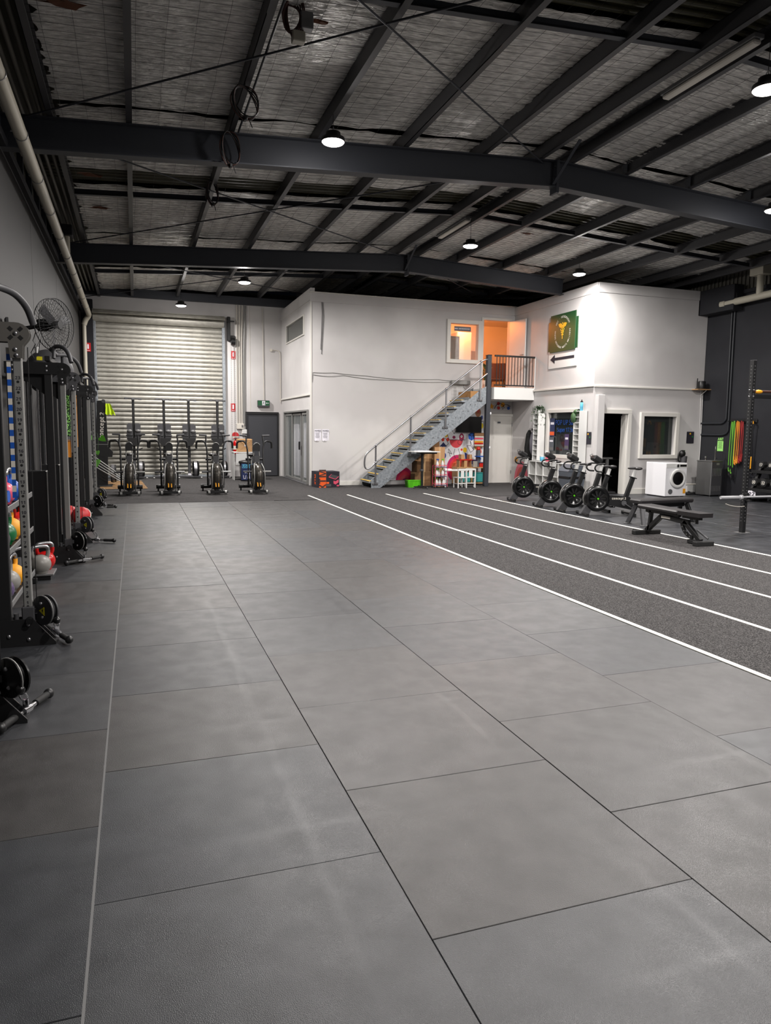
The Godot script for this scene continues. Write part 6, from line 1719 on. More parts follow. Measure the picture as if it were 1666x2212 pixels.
	obj("picture_rim", B.new().bar(v3(0.0, 0.29, 0.254), v3(0.2, 0.225, 0.254), 0.018, 0.003, 0, Vector3.BACK).bar(v3(0.2, 0.225, 0.254), v3(0.29, 0.3, 0.254), 0.018, 0.003, 0, Vector3.BACK).bar(v3(0.0, 0.29, 0.254), v3(0.08, 0.37, 0.254), 0.01, 0.003, 0, Vector3.BACK).prism([Vector2(0.14, 0.19), Vector2(0.2, 0.17), Vector2(0.29, 0.22), Vector2(0.29, 0.14), Vector2(0.2, 0.08), Vector2(0.14, 0.11)], 0.004, at(0, 0, 0.252)), M.pink, t)
	obj("printed_text", B.new().box(v3(-0.03, 0.13, 0.252), v3(0.08, 0.05, 0.002)), M.orange, t)
	for i in 3:
		obj("printed_text", B.new().box(v3(0.0, 0.085 - i * 0.022, 0.252), v3(0.14, 0.012, 0.002)), M.grey_paint, t)
	obj("printed_badge", B.new().box(v3(0.27, 0.05, 0.252), v3(0.07, 0.04, 0.002)), M.pink, t)
	text("lettering", "XTM", 0.1, Transform3D(Basis(UP, -PI / 2) * Basis(Vector3.BACK, PI / 2), v3(-0.322, 0.22, 0.05)), M.orange, t, true)

func front_face() -> void:
	# white shelving round the side window; local x runs along the wall towards the camera, z into the room
	var t := thing("tall_cubby", "narrow tall white pigeonhole tower left of the side window", "shelf", v3(10.99, 0.78, -18.16), -PI / 2)
	cubby(t, 0.26, 1.33, 0.24, 1, 9)
	t = thing("tall_cubby", "narrow tall white pigeonhole tower right of the side window", "shelf", v3(10.99, 0.78, -16.14), -PI / 2)
	cubby(t, 0.27, 1.36, 0.24, 1, 9)
	t = thing("cube_shelf", "low white cube shelf running below the side window", "shelf", v3(10.99, 0, -17.15), -PI / 2)
	cubby(t, 2.3, 0.77, 0.34, 6, 2)
	# things on them
	t = thing("trailing_fern", "leafy green trailing plant spilling from the left pigeonhole tower", "plant", v3(10.86, 2.11, -18.18))
	obj("pot", B.new().lathe([Vector2(0, 0), Vector2(0.06, 0), Vector2(0.08, 0.1), Vector2(0.07, 0.1), Vector2(0.0, 0.08)], Transform3D(), 14), M.white, t)
	var b := B.new()
	var lv := B.new()
	for i in 16:
		var a := TAU * i / 16.0 + R.randf() * 0.3
		var drop := R.randf_range(0.25, 0.72) * (1.0 if i % 3 else 0.45)
		var out := R.randf_range(0.1, 0.2)
		var ps := [v3(0, 0.1, 0), v3(cos(a) * out * 0.6, 0.2, sin(a) * out * 0.6), v3(cos(a) * out, 0.1, sin(a) * out), v3(cos(a) * out * 1.1, 0.1 - drop, sin(a) * out * 1.1)]
		b.tube(ps, 0.003, 4)
		for k in 22:
			var f := k / 21.0 * 2.999
			var q: Vector3 = ps[int(f)].lerp(ps[int(f) + 1], f - int(f))
			var d := v3(R.randf_range(-1, 1), R.randf_range(-0.6, 0.4), R.randf_range(-1, 1)).normalized() * 0.06
			var w := d.cross(UP).normalized() * 0.02
			lv.tri(q, q + d * 0.5 + w, q + d); lv.tri(q, q + d, q + d * 0.5 - w)
	obj("stems", b, M.leaf_dark, t)
	stuff(obj("foliage", lv, M.leaf_dark, t))
	t = thing("water_bottle", "clear blue drink bottle with black cap on the right pigeonhole tower", "bottle", v3(10.86, 2.145, -16.1))
	obj("body", B.new().lathe([Vector2(0, 0), Vector2(0.04, 0), Vector2(0.042, 0.15), Vector2(0.036, 0.17), Vector2(0.036, 0.21), Vector2(0, 0.21)], Transform3D(), 16), M.sky_blue, t)
	obj("cap", B.new().cyl(v3(0, 0.21, 0), v3(0, 0.24, 0), 0.034).box(v3(0, 0.26, 0), v3(0.02, 0.04, 0.02)), M.black, t)
	t = thing("green_pouch", "dark green soft pouch slumped over the right pigeonhole tower's edge", "bag", v3(10.76, 1.92, -16.28))
	obj("pouch", B.new().ball(v3(0, 0.05, 0), 0.11, v3(0.7, 1.3, 0.8), 16).ball(v3(0.06, 0.2, 0.05), 0.09, v3(1.1, 0.7, 1), 14), M.leaf_dark, t)
	obj("strap", B.new().tube([v3(0, 0.18, 0.1), v3(0.05, 0.26, 0.12), v3(0.12, 0.22, 0.1)], 0.012, 6), M.black, t)
	for q in [[10.75, 0.78, -17.75, "sky_blue", "blue carton", "small blue carton standing on the cube shelf's left half"], [10.78, 0.78, -17.5, "pink", "red tub", "small pink tub standing on the cube shelf's middle"], [10.76, 0.78, -17.2, "orange", "orange tub", "small orange tub standing on the cube shelf's right half"]]:
		var o := thing("tub", q[5], "tub", v3(q[0], q[1], q[2]))
		obj("body", B.new().lathe([Vector2(0, 0), Vector2(0.055, 0), Vector2(0.06, 0.12), Vector2(0, 0.12)], Transform3D(), 16), M[q[3]], o)
		obj("lid", B.new().cyl(v3(0, 0.12, 0), v3(0, 0.145, 0), 0.062, -1, 16), M.white, o)
	# coat hooks with hanging clothes
	t = thing("coat_hooks", "black coat hook rail on the white wall left of the pigeonhole tower", "hooks", v3(10.98, 1.66, -18.55), -PI / 2)
	obj("rail", B.new().box(V0, v3(0.4, 0.05, 0.02), 0.004), M.black, t)
	for i in 4:
		obj("hook", B.new().tube([v3(-0.15 + i * 0.1, 0, 0.01), v3(-0.15 + i * 0.1, -0.04, 0.05), v3(-0.15 + i * 0.1, -0.02, 0.08), v3(-0.15 + i * 0.1, 0.03, 0.09)], 0.006, 6), M.black, t)
	for i in 2:
		var o := thing("hung_jacket", ["long black jacket hanging from the coat hooks", "grey jumper hanging from the coat hooks beside the black jacket"][i], "clothing", v3(10.92, 0.72 + 0.2 * i, -18.68 + 0.27 * i), -PI / 2)
		var jb := B.new()
		var prf := [[0.03, 0.92 - 0.2 * i], [0.09, 0.8 - 0.2 * i], [0.13, 0.4], [0.12, 0.15], [0.05, 0.0]]
		for k in 4:
			for j in 10:
				var a0 := TAU * j / 10.0
				var a1 := TAU * (j + 1) / 10.0
				var r0: float = prf[k][0]
				var r1: float = prf[k + 1][0]
				var wv := func(a: float, r: float, y: float) -> Vector3: return v3(cos(a) * r * (1.0 + 0.25 * sin(a * 3.0 + y * 4.0)), y, 0.06 + sin(a) * r * 0.95)
				jb.quad(wv.call(a0, r1, prf[k + 1][1]), wv.call(a0, r0, prf[k][1]), wv.call(a1, r0, prf[k][1]), wv.call(a1, r1, prf[k + 1][1]), 2)
		obj("cloth", jb, M.black_matt if i == 0 else M.grey_cloth, o)
		obj("sleeve", B.new().tube([v3(0.06, 0.7 - 0.2 * i, 0.05), v3(0.11, 0.4, 0.07), v3(0.1, 0.1, 0.06), v3(0.11, -0.06, 0.05)], 0.035, 8), M.black_matt if i == 0 else M.grey_cloth, o)
	# posters inside the side window
	var po := [[-17.72, 1.72, 0.24, 0.5, "navy", "tall dark blue poster with orange foot, upper left of the side window"], [-17.74, 1.26, 0.24, 0.38, "bin_grey", "grey blue poster below the dark blue one in the side window"], [-16.98, 1.33, 0.2, 0.42, "purple", "small framed dark poster at the middle of the side window"]]
	for q in po:
		var o := thing("poster", q[5], "poster", v3(11.03, q[1], q[0]), -PI / 2, "")
		obj("sheet", B.new().box(V0, v3(q[2], q[3], 0.006)), M[q[4]], o)
		obj("title_block", B.new().box(v3(0, q[3] * 0.22, 0.004), v3(q[2] * 0.7, q[3] * 0.13, 0.003)), M.paper, o)
		obj("picture_block", B.new().box(v3(0, -q[3] * 0.34, 0.004), v3(q[2] * 0.9, q[3] * 0.2, 0.003)), M.orange if q[4] == "navy" else M.grey_paint, o)
	var wn := thing("window_writing", "blue marker handwriting across the side window glass", "writing", v3(11.045, 1.75, -17.1), -PI / 2)
	text("lettering", "POP UP 5am", 0.13, at(0.02, 0.1, 0.004), M.blue, wn)
	text("lettering", "Super 17.5m", 0.11, at(0.04, -0.1, 0.004), M.blue, wn)
	var rc := thing("red_bean_chair", "dark red rounded chair seen through the side window", "chair", v3(11.6, 0.5, -16.9))
	obj("shell", B.new().ball(v3(0, 0.55, 0), 0.33, v3(1, 0.9, 1), 18), M.kb_red, rc)
	for x in [-0.15, 0.15]:
		obj("leg", B.new().cyl(v3(x * 1.4, -0.5, 0.1), v3(x, 0.35, 0.1), 0.015), M.black, rc)
	# small dark notices
	for q in [[10.985, 1.45, -15.93, -PI / 2, "small black notice with gold mark on the tower's left face near the corner"], [14.08, 1.49, -15.78, 0.0, "small black notice with gold mark right of the corner window"]]:
		var o := thing("dark_notice", q[4], "notice", v3(q[0], q[1], q[2]), q[3])
		obj("plate", B.new().box(V0, v3(0.24, 0.31, 0.008), 0.002), M.ink, o)
		obj("gold_mark", B.new().cyl(v3(-0.01, 0.1, 0.004), v3(-0.01, 0.1, 0.008), 0.025, -1, 12), M.gold, o)
		obj("green_dot", B.new().cyl(v3(0.07, 0.02, 0.004), v3(0.07, 0.02, 0.008), 0.025, -1, 12), M.green, o)
	# grey wheeled bin
	t = thing("grey_bin", "slate grey lidded bin with black band beside the corner pillar", "bin", v3(10.42, 0, -15.75))
	obj("body", B.new().prism([Vector2(-0.2, 0.0), Vector2(0.2, 0.0), Vector2(0.25, 0.62), Vector2(-0.25, 0.62)], 0.44), M.bin_grey, t)
	obj("lid", B.new().prism([Vector2(-0.26, 0.62), Vector2(0.26, 0.62), Vector2(0.2, 0.76), Vector2(-0.12, 0.8)], 0.46), M.bin_grey, t)
	obj("band", B.new().box(v3(0, 0.46, 0), v3(0.5, 0.06, 0.46), 0.008), M.black, t)
	# room seen through the corner openings
	t = thing("grey_stand", "grey T shaped steel stand in the dark doorway of the corner block", "stand", v3(11.72, 0, -16.25))
	obj("top_bar", B.new().box(v3(0, 0.92, 0), v3(0.5, 0.05, 0.08), 0.006), M.grey_paint, t)
	obj("column", B.new().box(v3(0.1, 0.47, 0), v3(0.08, 0.9, 0.06), 0.006), M.grey_paint, t)
	obj("base", B.new().box(v3(0.1, 0.02, 0), v3(0.4, 0.04, 0.3), 0.006), M.charcoal, t)
	t = thing("orange_poster", "orange and yellow poster at the lower left inside the corner window", "poster", v3(12.66, 1.29, -15.9))
	obj("sheet", B.new().box(V0, v3(0.18, 0.34, 0.006)), M.amber, t)
	obj("orange_strip", B.new().box(v3(-0.06, 0, 0.004), v3(0.06, 0.34, 0.003)), M.orange, t)
	text("lettering", "25", 0.07, at(0.03, -0.1, 0.005), M.ink, t, true)
	t = thing("small_appliance", "white appliance on a bench inside the corner window", "appliance", v3(13.45, 0.9, -16.5))
	obj("body", B.new().box(v3(0, 0.22, 0), v3(0.24, 0.44, 0.2), 0.02), M.white, t)
	obj("dial", B.new().cyl(v3(0, 0.32, 0.1), v3(0, 0.32, 0.11), 0.035, -1, 14), M.black, t)
	t = thing("inner_bench", "dark work bench inside the corner room", "bench", v3(13.2, 0, -16.6))
	obj("top", B.new().box(v3(0, 0.87, 0), v3(1.6, 0.04, 0.5), 0.005), M.charcoal, t)
	for x in [-0.7, 0.7]:
		obj("leg", B.new().box(v3(x, 0.43, 0), v3(0.05, 0.85, 0.05)), M.charcoal, t)
	t = thing("tool_rack", "dark hook rack on the wall inside the corner room", "rack", v3(13.25, 1.75, -18.1))
	for i in 3:
		obj("bar", B.new().box(v3(0, 0.1 - i * 0.25, 0), v3(0.3, 0.06, 0.06), 0.01), M.black, t)
	# dryer
	t = thing("clothes_dryer", "white front loading dryer standing against the white corner wall", "dryer", v3(12.83, 0, -15.16), 0.0)
	obj("cabinet", B.new().box(v3(0, 0.44, 0), v3(0.66, 0.84, 0.74), 0.012), M.white_gloss, t)
	obj("control_panel", B.new().box(v3(0, 0.79, 0.372), v3(0.64, 0.11, 0.012), 0.004), M.white, t)
	obj("display", B.new().box(v3(0.2, 0.79, 0.38), v3(0.2, 0.05, 0.004), 0.002), M.black_gloss, t)
	obj("dial", B.new().cyl(v3(0.02, 0.79, 0.375), v3(0.02, 0.79, 0.405), 0.035, -1, 20), M.chrome, t)
	var fz := Transform3D(Basis(Vector3.RIGHT, PI / 2), v3(0.04, 0.47, 0.372))
	obj("door_ring", B.new().lathe([Vector2(0.16, 0.0), Vector2(0.235, 0.0), Vector2(0.245, 0.02), Vector2(0.235, 0.04), Vector2(0.18, 0.045), Vector2(0.155, 0.02)], fz, 36), M.white, t)
	obj("door_glass", B.new().lathe([Vector2(0.165, 0.03), Vector2(0.13, 0.045), Vector2(0.07, 0.055), Vector2(0, 0.058)], fz, 30), M.black_gloss, t)
	obj("vent", B.new().cyl(v3(-0.16, 0.14, 0.37), v3(-0.16, 0.14, 0.38), 0.065, -1, 24), M.grey_paint, t)
	for i in 5:
		obj("vent_slot", B.new().box(v3(-0.16, 0.1 + i * 0.02, 0.381), v3(0.09, 0.006, 0.003)), M.bin_grey, t)
	obj("energy_label", B.new().box(v3(0.27, 0.15, 0.372), v3(0.08, 0.12, 0.003)), M.amber, t)
	obj("foot", B.new().box(v3(-0.27, 0.01, 0.3), v3(0.05, 0.02, 0.05)).box(v3(0.27, 0.01, 0.3), v3(0.05, 0.02, 0.05)).box(v3(-0.27, 0.01, -0.3), v3(0.05, 0.02, 0.05)).box(v3(0.27, 0.01, -0.3), v3(0.05, 0.02, 0.05)), M.black, t)
	t = thing("hand_vacuum", "black cordless vacuum docked on the wall above the dryer", "vacuum", v3(13.8, 0.7, -15.68))
	obj("dust_cup", B.new().cyl(v3(0, 0.0, 0), v3(0.02, 0.3, 0), 0.085, -1, 18), M.charcoal, t)
	obj("motor_head", B.new().ball(v3(-0.04, 0.36, 0), 0.1, v3(0.9, 1.0, 0.8), 16), M.black, t)
	obj("handle", B.new().tube([v3(-0.08, 0.4, 0), v3(-0.15, 0.36, 0), v3(-0.16, 0.2, 0), v3(-0.09, 0.1, 0)], 0.02, 8), M.black, t)
	obj("trim", B.new().box(v3(0.0, 0.44, 0), v3(0.08, 0.03, 0.05), 0.01), M.leaf_dark, t)
	t = thing("power_box", "small white box low on the wall right of the dryer", "box", v3(14.02, 0.0, -15.62))
	obj("body", B.new().box(v3(0, 0.14, 0), v3(0.3, 0.2, 0.12), 0.01), M.white, t)
	obj("lid", B.new().box(v3(0, 0.25, 0), v3(0.34, 0.02, 0.14), 0.004), M.off_white, t)
	obj("lead", B.new().tube([v3(-0.1, 0.06, 0.07), v3(-0.12, 0.02, 0.2), v3(-0.35, 0.02, 0.3), v3(0.1, 0.02, 0.35)], 0.02, 6), M.black, t)
	t = thing("corner_shelf", "small wooden bracket shelf high at the right corner of the white wall", "shelf", v3(14.25, 2.755, -15.66))
	obj("board", B.new().box(V0, v3(0.46, 0.02, 0.26), 0.004), M.wood_pale, t)
	obj("bracket", B.new().bar(v3(0.1, -0.01, 0.08), v3(0.1, -0.14, -0.12), 0.02, 0.012), M.white, t)
	t = thing("speaker", "black cylindrical speaker standing on the high corner shelf", "speaker", v3(14.25, 2.767, -15.66))
	obj("body", B.new().lathe([Vector2(0, 0), Vector2(0.09, 0), Vector2(0.095, 0.015), Vector2(0.095, 0.2), Vector2(0.085, 0.21), Vector2(0, 0.21)], Transform3D(), 22), M.black, t)
	obj("grille_seam", B.new().ring(v3(0, 0.2, 0), UP, 0.09, 0.004, 22, 5), M.charcoal, t)
	t = thing("router", "thin black aerial unit left of the speaker on the corner shelf", "router", v3(14.1, 2.767, -15.66))
	obj("aerial", B.new().box(v3(0, 0.14, 0), v3(0.025, 0.28, 0.02), 0.004), M.black, t)
	obj("base", B.new().box(v3(0, 0.01, 0), v3(0.06, 0.02, 0.08), 0.004), M.black, t)
	t = thing("corner_cables", "two white cables running down the right edge of the white wall", "cable", v3(14.4, 0, -15.77))
	for i in 2:
		obj("cable", B.new().tube([v3(-0.06 * i, 2.74, 0), v3(-0.06 * i + 0.02, 1.9, 0), v3(0.02, 1.3, 0), v3(0.01 - 0.03 * i, 0.15, 0)], 0.008, 6), M.white, t)
	# right wall: conduits, notice, fountain
	for i in 2:
		tag(obj("wall_conduit", B.new().tube([v3(14.42, 5.0, -14.95 + 0.09 * i), v3(14.42, 2.0 - 0.3 * i, -14.92 + 0.09 * i), v3(14.42, 1.9 - 0.3 * i, -15.0 + 0.09 * i), v3(14.42, 1.87 - 0.3 * i, -15.1), v3(14.42, 1.87 - 0.3 * i, -15.78)], 0.025, 8), M.pipe_dark, self), ["black painted conduit on the right wall, upper bend", "black painted conduit on the right wall, lower bend"][i], "conduit")
	t = thing("green_notice", "lime green notice under small white letters on the dark right wall", "notice", v3(14.44, 1.28, -15.08), -PI / 2)
	obj("sheet", B.new().box(V0, v3(0.2, 0.26, 0.004)), M.lime_paper, t)
	for i in 5:
		obj("printed_line", B.new().box(v3(0, 0.09 - i * 0.035, 0.003), v3(0.13 - 0.02 * (i % 2), 0.012, 0.002)), M.leaf_dark, t)
	text("lettering", "ANT", 0.07, at(0.0, 0.18, 0.002), M.lime_paper, t, true)
	t = thing("water_fountain", "stainless steel drinking fountain cabinet by the dark right wall", "fountain", v3(14.03, 0, -14.97), 0.12)
	obj("cabinet", B.new().box(v3(0, 0.46, 0), v3(0.4, 0.86, 0.46), 0.008), M.stainless, t)
	obj("front_panel", B.new().box(v3(0.0, 0.46, 0.232), v3(0.38, 0.84, 0.008), 0.003), M.charcoal, t)
	for i in 6:
		obj("louvre", B.new().box(v3(-0.14 + i * 0.056, 0.62, 0.238), v3(0.03, 0.2, 0.006), 0.002), M.stainless, t)
		obj("louvre", B.new().box(v3(-0.14 + i * 0.056, 0.2, 0.238), v3(0.03, 0.14, 0.006), 0.002), M.stainless, t)
	obj("basin_top", B.new().box(v3(0, 0.9, 0), v3(0.42, 0.03, 0.48), 0.008), M.stainless, t)
	obj("bubbler", B.new().cyl(v3(-0.05, 0.91, -0.1), v3(-0.05, 0.99, -0.1), 0.012).ball(v3(-0.05, 1.0, -0.1), 0.025, Vector3.ONE, 10), M.chrome, t)
	obj("gooseneck_tap", B.new().tube([v3(0.12, 0.91, 0.05), v3(0.12, 1.2, 0.05), v3(0.1, 1.27, 0.07), v3(0.02, 1.27, 0.13), v3(0.0, 1.2, 0.15)], 0.01, 8).box(v3(0.15, 0.97, 0.05), v3(0.08, 0.03, 0.03), 0.006), M.chrome, t)
	obj("makers_plate", B.new().box(v3(0.02, 0.83, 0.238), v3(0.1, 0.05, 0.004)), M.tube_grey, t)
	for x in [-0.17, 0.17]:
		for z in [-0.2, 0.2]:
			obj("foot", B.new().cyl(v3(x, 0, z), v3(x, 0.04, z), 0.02), M.black, t)

func cubby(t: Node3D, w: float, h: float, d: float, nx: int, ny: int) -> void:
	obj("back_board", B.new().box(v3(0, h / 2, 0.006), v3(w, h, 0.012)), M.off_white, t)
	for i in nx + 1:
		obj("upright", B.new().box(v3(-w / 2 + 0.01 + (w - 0.02) * i / nx, h / 2, d / 2), v3(0.02, h, d), 0.002), M.white, t)
	for j in ny + 1:
		obj("shelf_board", B.new().box(v3(0, 0.01 + (h - 0.02) * j / ny, d / 2 - 0.002), v3(w - 0.01, 0.018, d - 0.004), 0.002), M.white, t)

func erg_bikes() -> void:
	var t := thing("erg_bike", "black stationary bike with large flywheel, first from the alcove in the row of four", "exercise bike", v3(8.22, 0, -14.85), -0.24, "row of four flywheel bikes beside the lanes")
	obj("front_foot", B.new().bar(v3(0, 0.035, -0.3), v3(0, 0.035, 0.3), 0.06, 0.04, 0.01), M.black, t)
	obj("rear_foot", B.new().bar(v3(0.93, 0.035, -0.27), v3(0.93, 0.035, 0.27), 0.06, 0.04, 0.01), M.black, t)
	for z in [-0.28, 0.28]:
		obj("leveller", B.new().cyl(v3(0, 0, z), v3(0, 0.06, z), 0.028).cyl(v3(0.93, 0, z), v3(0.93, 0.06, z), 0.028), M.rubber, t)
	obj("front_leg", B.new().prism([Vector2(-0.06, 0.03), Vector2(0.12, 0.03), Vector2(0.2, 0.2), Vector2(0.1, 0.3), Vector2(0.03, 0.16)], 0.1), M.charcoal, t)
	var fx := Transform3D(Basis(Vector3.RIGHT, PI / 2), v3(0.27, 0.325, 0))
	var fw := obj("flywheel_shroud", B.new().lathe([Vector2(0, -0.09), Vector2(0.2, -0.085), Vector2(0.245, -0.06), Vector2(0.255, -0.02), Vector2(0.255, 0.03), Vector2(0.24, 0.07), Vector2(0.2, 0.085), Vector2(0.17, 0.082), Vector2(0.165, 0.07), Vector2(0, 0.07)], fx, 40), M.black_gloss, t)
	obj("vent_band", B.new().cyl(v3(0.27, 0.325, -0.055), v3(0.27, 0.325, -0.005), 0.258, -1, 40, false), M.tube_grey, fw)
	for i in 10:
		var a := TAU * i / 10.0
		obj("vane", B.new().bar(v3(0.27 + 0.04 * cos(a), 0.325 + 0.04 * sin(a), 0.075), v3(0.27 + 0.155 * cos(a), 0.325 + 0.155 * sin(a), 0.075), 0.03, 0.008, 0.0, Vector3.BACK), M.black, fw)
	obj("hub_badge", B.new().cyl(v3(0.27, 0.325, 0.075), v3(0.27, 0.325, 0.09), 0.018, -1, 14), M.lime, fw)
	obj("main_beam", B.new().prism([Vector2(0.42, 0.22), Vector2(0.5, 0.2), Vector2(1.0, 0.1), Vector2(1.04, 0.12), Vector2(0.92, 0.36), Vector2(0.46, 0.4)], 0.1), M.black, t)
	text("lettering", "concept 2", 0.045, at(0.7, 0.33, 0.052), M.off_white, t, true)
	obj("chainring", B.new().cyl(v3(0.8, 0.24, 0.05), v3(0.8, 0.24, 0.07), 0.05, -1, 18), M.steel, t)
	for s in [-1, 1]:
		obj("crank", B.new().bar(v3(0.8, 0.24, s * 0.08), v3(0.8 + s * 0.14, 0.24 - 0.09, s * 0.1), 0.03, 0.015, 0.004), M.steel, t)
		obj("pedal", B.new().box(v3(0.8 + s * 0.15, 0.15, s * 0.15), v3(0.1, 0.03, 0.09), 0.006), M.black, t)
	obj("front_post", B.new().bar(v3(0.22, 0.52, 0), v3(0.31, 0.82, 0), 0.07, 0.09, 0.012, Vector3.RIGHT), M.black, t)
	obj("front_stem", B.new().bar(v3(0.3, 0.8, 0), v3(0.345, 0.98, 0), 0.055, 0.07, 0.01, Vector3.RIGHT), M.white, t)
	var mo := obj("monitor", B.new().box(v3(0.24, 1.08, 0), v3(0.2, 0.11, 0.2), 0.025, Basis(Vector3.BACK, -0.55)), M.black, t)
	obj("monitor_arm", B.new().bar(v3(0.34, 0.97, 0), v3(0.25, 1.05, 0), 0.03, 0.03), M.black, mo)
	obj("cradle", B.new().tube([v3(0.14, 1.12, -0.04), v3(0.12, 1.17, -0.03), v3(0.17, 1.18, -0.02)], 0.008, 6), M.chrome, mo)
	for s in [-1, 1]:
		obj("handlebar", B.new().tube([v3(0.33, 1.0, 0.0), v3(0.34, 1.0, s * 0.15), v3(0.32, 1.0, s * 0.2), v3(0.22, 1.0, s * 0.215), v3(0.15, 0.97, s * 0.215), v3(0.13, 0.91, s * 0.215), v3(0.18, 0.86, s * 0.215), v3(0.28, 0.85, s * 0.215)], 0.016, 8), M.rubber, t)
	obj("seat_tube", B.new().bar(v3(0.84, 0.3, 0), v3(0.98, 0.73, 0), 0.06, 0.09, 0.012, Vector3.RIGHT), M.black, t)
	obj("seat_stem", B.new().bar(v3(0.975, 0.72, 0), v3(1.02, 0.87, 0), 0.045, 0.06, 0.008, Vector3.RIGHT), M.white, t)
	obj("clamp", B.new().box(v3(0.985, 0.735, 0), v3(0.13, 0.02, 0.09), 0.006, Basis(Vector3.BACK, -0.3)), M.black, t)
	obj("saddle", B.new().ball(v3(1.08, 0.91, 0), 0.09, v3(0.9, 0.35, 1.0), 16).ball(v3(0.97, 0.915, 0), 0.09, v3(1.2, 0.28, 0.4), 14), M.vinyl, t)
	dup(t, "black flywheel bike second from the alcove in the row of four", v3(8.17, 0, -13.6), -0.24)
	dup(t, "black flywheel bike second from the benches in the row of four", v3(8.11, 0, -12.65), -0.24)
	dup(t, "black flywheel bike nearest the benches, its whole side in view", v3(8.18, 0, -11.95), -0.24)

func benches() -> void:
	var t := thing("adjustable_bench", "black adjustable bench with split pad standing across the outer lane line", "bench", v3(7.66, 0, -8.75), 0.0)
	obj("back_pad", B.new().box(v3(0, 0.44, -0.32), v3(0.28, 0.065, 0.9), 0.02, Basis(Vector3.RIGHT, 0.015)), M.vinyl, t)
	obj("seat_pad", B.new().prism([Vector2(-0.14, 0.15), Vector2(0.14, 0.15), Vector2(0.115, 0.58), Vector2(-0.115, 0.58)], 0.06, Transform3D(Basis(Vector3.RIGHT, PI / 2) * Basis.from_scale(v3(1, 1, 1)), v3(0, 0.44, 0))), M.vinyl, t)
	obj("pad_rail", B.new().box(v3(0, 0.385, -0.32), v3(0.06, 0.05, 0.75), 0.006).box(v3(0, 0.385, 0.3), v3(0.06, 0.05, 0.36), 0.006), M.black, t)
	obj("spine", B.new().bar(v3(0, 0.33, -0.35), v3(0, 0.3, 0.25), 0.06, 0.07, 0.006).bar(v3(0, 0.06, -0.68), v3(0, 0.34, -0.33), 0.06, 0.07, 0.006).bar(v3(0, 0.31, 0.15), v3(0, 0.06, 0.5), 0.06, 0.07, 0.006), M.powder_black, t)
	obj("hinge_post", B.new().bar(v3(0, 0.05, -0.62), v3(0, 0.4, -0.58), 0.05, 0.06, 0.006, Vector3.RIGHT), M.powder_black, t)
	obj("rear_foot", B.new().box(v3(0, 0.035, -0.68), v3(0.5, 0.07, 0.09), 0.01), M.rubber, t)
	obj("front_foot", B.new().box(v3(0, 0.035, 0.55), v3(0.32, 0.07, 0.09), 0.01).box(v3(0, 0.035, 0.42), v3(0.1, 0.06, 0.3), 0.01), M.rubber, t)
	var ar := []
	for i in 13:
		ar.append(Vector2(0.27 * cos(PI + i * PI / 24.0), 0.27 * sin(PI + i * PI / 24.0)))
	for i in 13:
		ar.append(Vector2(0.22 * cos(PI * 1.5 - i * PI / 24.0), 0.22 * sin(PI * 1.5 - i * PI / 24.0)))
	var lad := obj("arc_ladder", B.new().prism(ar, 0.03, Transform3D(Basis(UP, -PI / 2), v3(0.0, 0.34, 0.34))), M.powder_black, t)
	for i in 5:
		var a := PI + (i + 0.7) * PI / 11.0
		obj("pin_hole", B.new().cyl(v3(-0.017, 0.34 + 0.245 * sin(a), 0.34 + 0.245 * cos(a)), v3(-0.014, 0.34 + 0.245 * sin(a), 0.34 + 0.245 * cos(a)), 0.01), M.tube_grey, lad)
	obj("brand_plate", B.new().box(v3(-0.032, 0.325, -0.22), v3(0.003, 0.035, 0.2)), M.off_white, t)
	obj("adjuster_knob", B.new().cyl(v3(0, 0.3, 0.4), v3(0, 0.36, 0.4), 0.022).cyl(v3(0, 0.34, -0.56), v3(0, 0.37, -0.66), 0.02), M.black, t)
	obj("strut", B.new().cyl(v3(0.06, 0.2, 0.35), v3(0.08, 0.1, 0.55), 0.014), M.charcoal, t)
	obj("transport_wheel", B.new().cyl(v3(-0.2, 0.04, -0.74), v3(-0.15, 0.04, -0.74), 0.04).cyl(v3(0.15, 0.04, -0.74), v3(0.2, 0.04, -0.74), 0.04), M.black, t)
	t = thing("flat_bench", "long black flat bench behind the adjustable one, beside the last flywheel bike", "bench", v3(8.83, 0, -10.5), 0.08)
	obj("pad", B.new().box(v3(0, 0.41, 0), v3(1.24, 0.08, 0.29), 0.022), M.vinyl, t)
	obj("spine", B.new().box(v3(0, 0.33, 0), v3(1.0, 0.07, 0.08), 0.006), M.black, t)
	for s in [-1, 1]:
		for z in [-1, 1]:
			obj("leg", B.new().bar(v3(s * 0.52, 0.36, z * 0.06), v3(s * 0.58, 0.0, z * 0.2), 0.06, 0.07, 0.006), M.charcoal if s < 0 else M.black, t)
		obj("foot_plate", B.new().box(v3(s * 0.58, 0.008, 0.2), v3(0.11, 0.016, 0.09), 0.003).box(v3(s * 0.58, 0.008, -0.2), v3(0.11, 0.016, 0.09), 0.003), M.grey_paint, t)

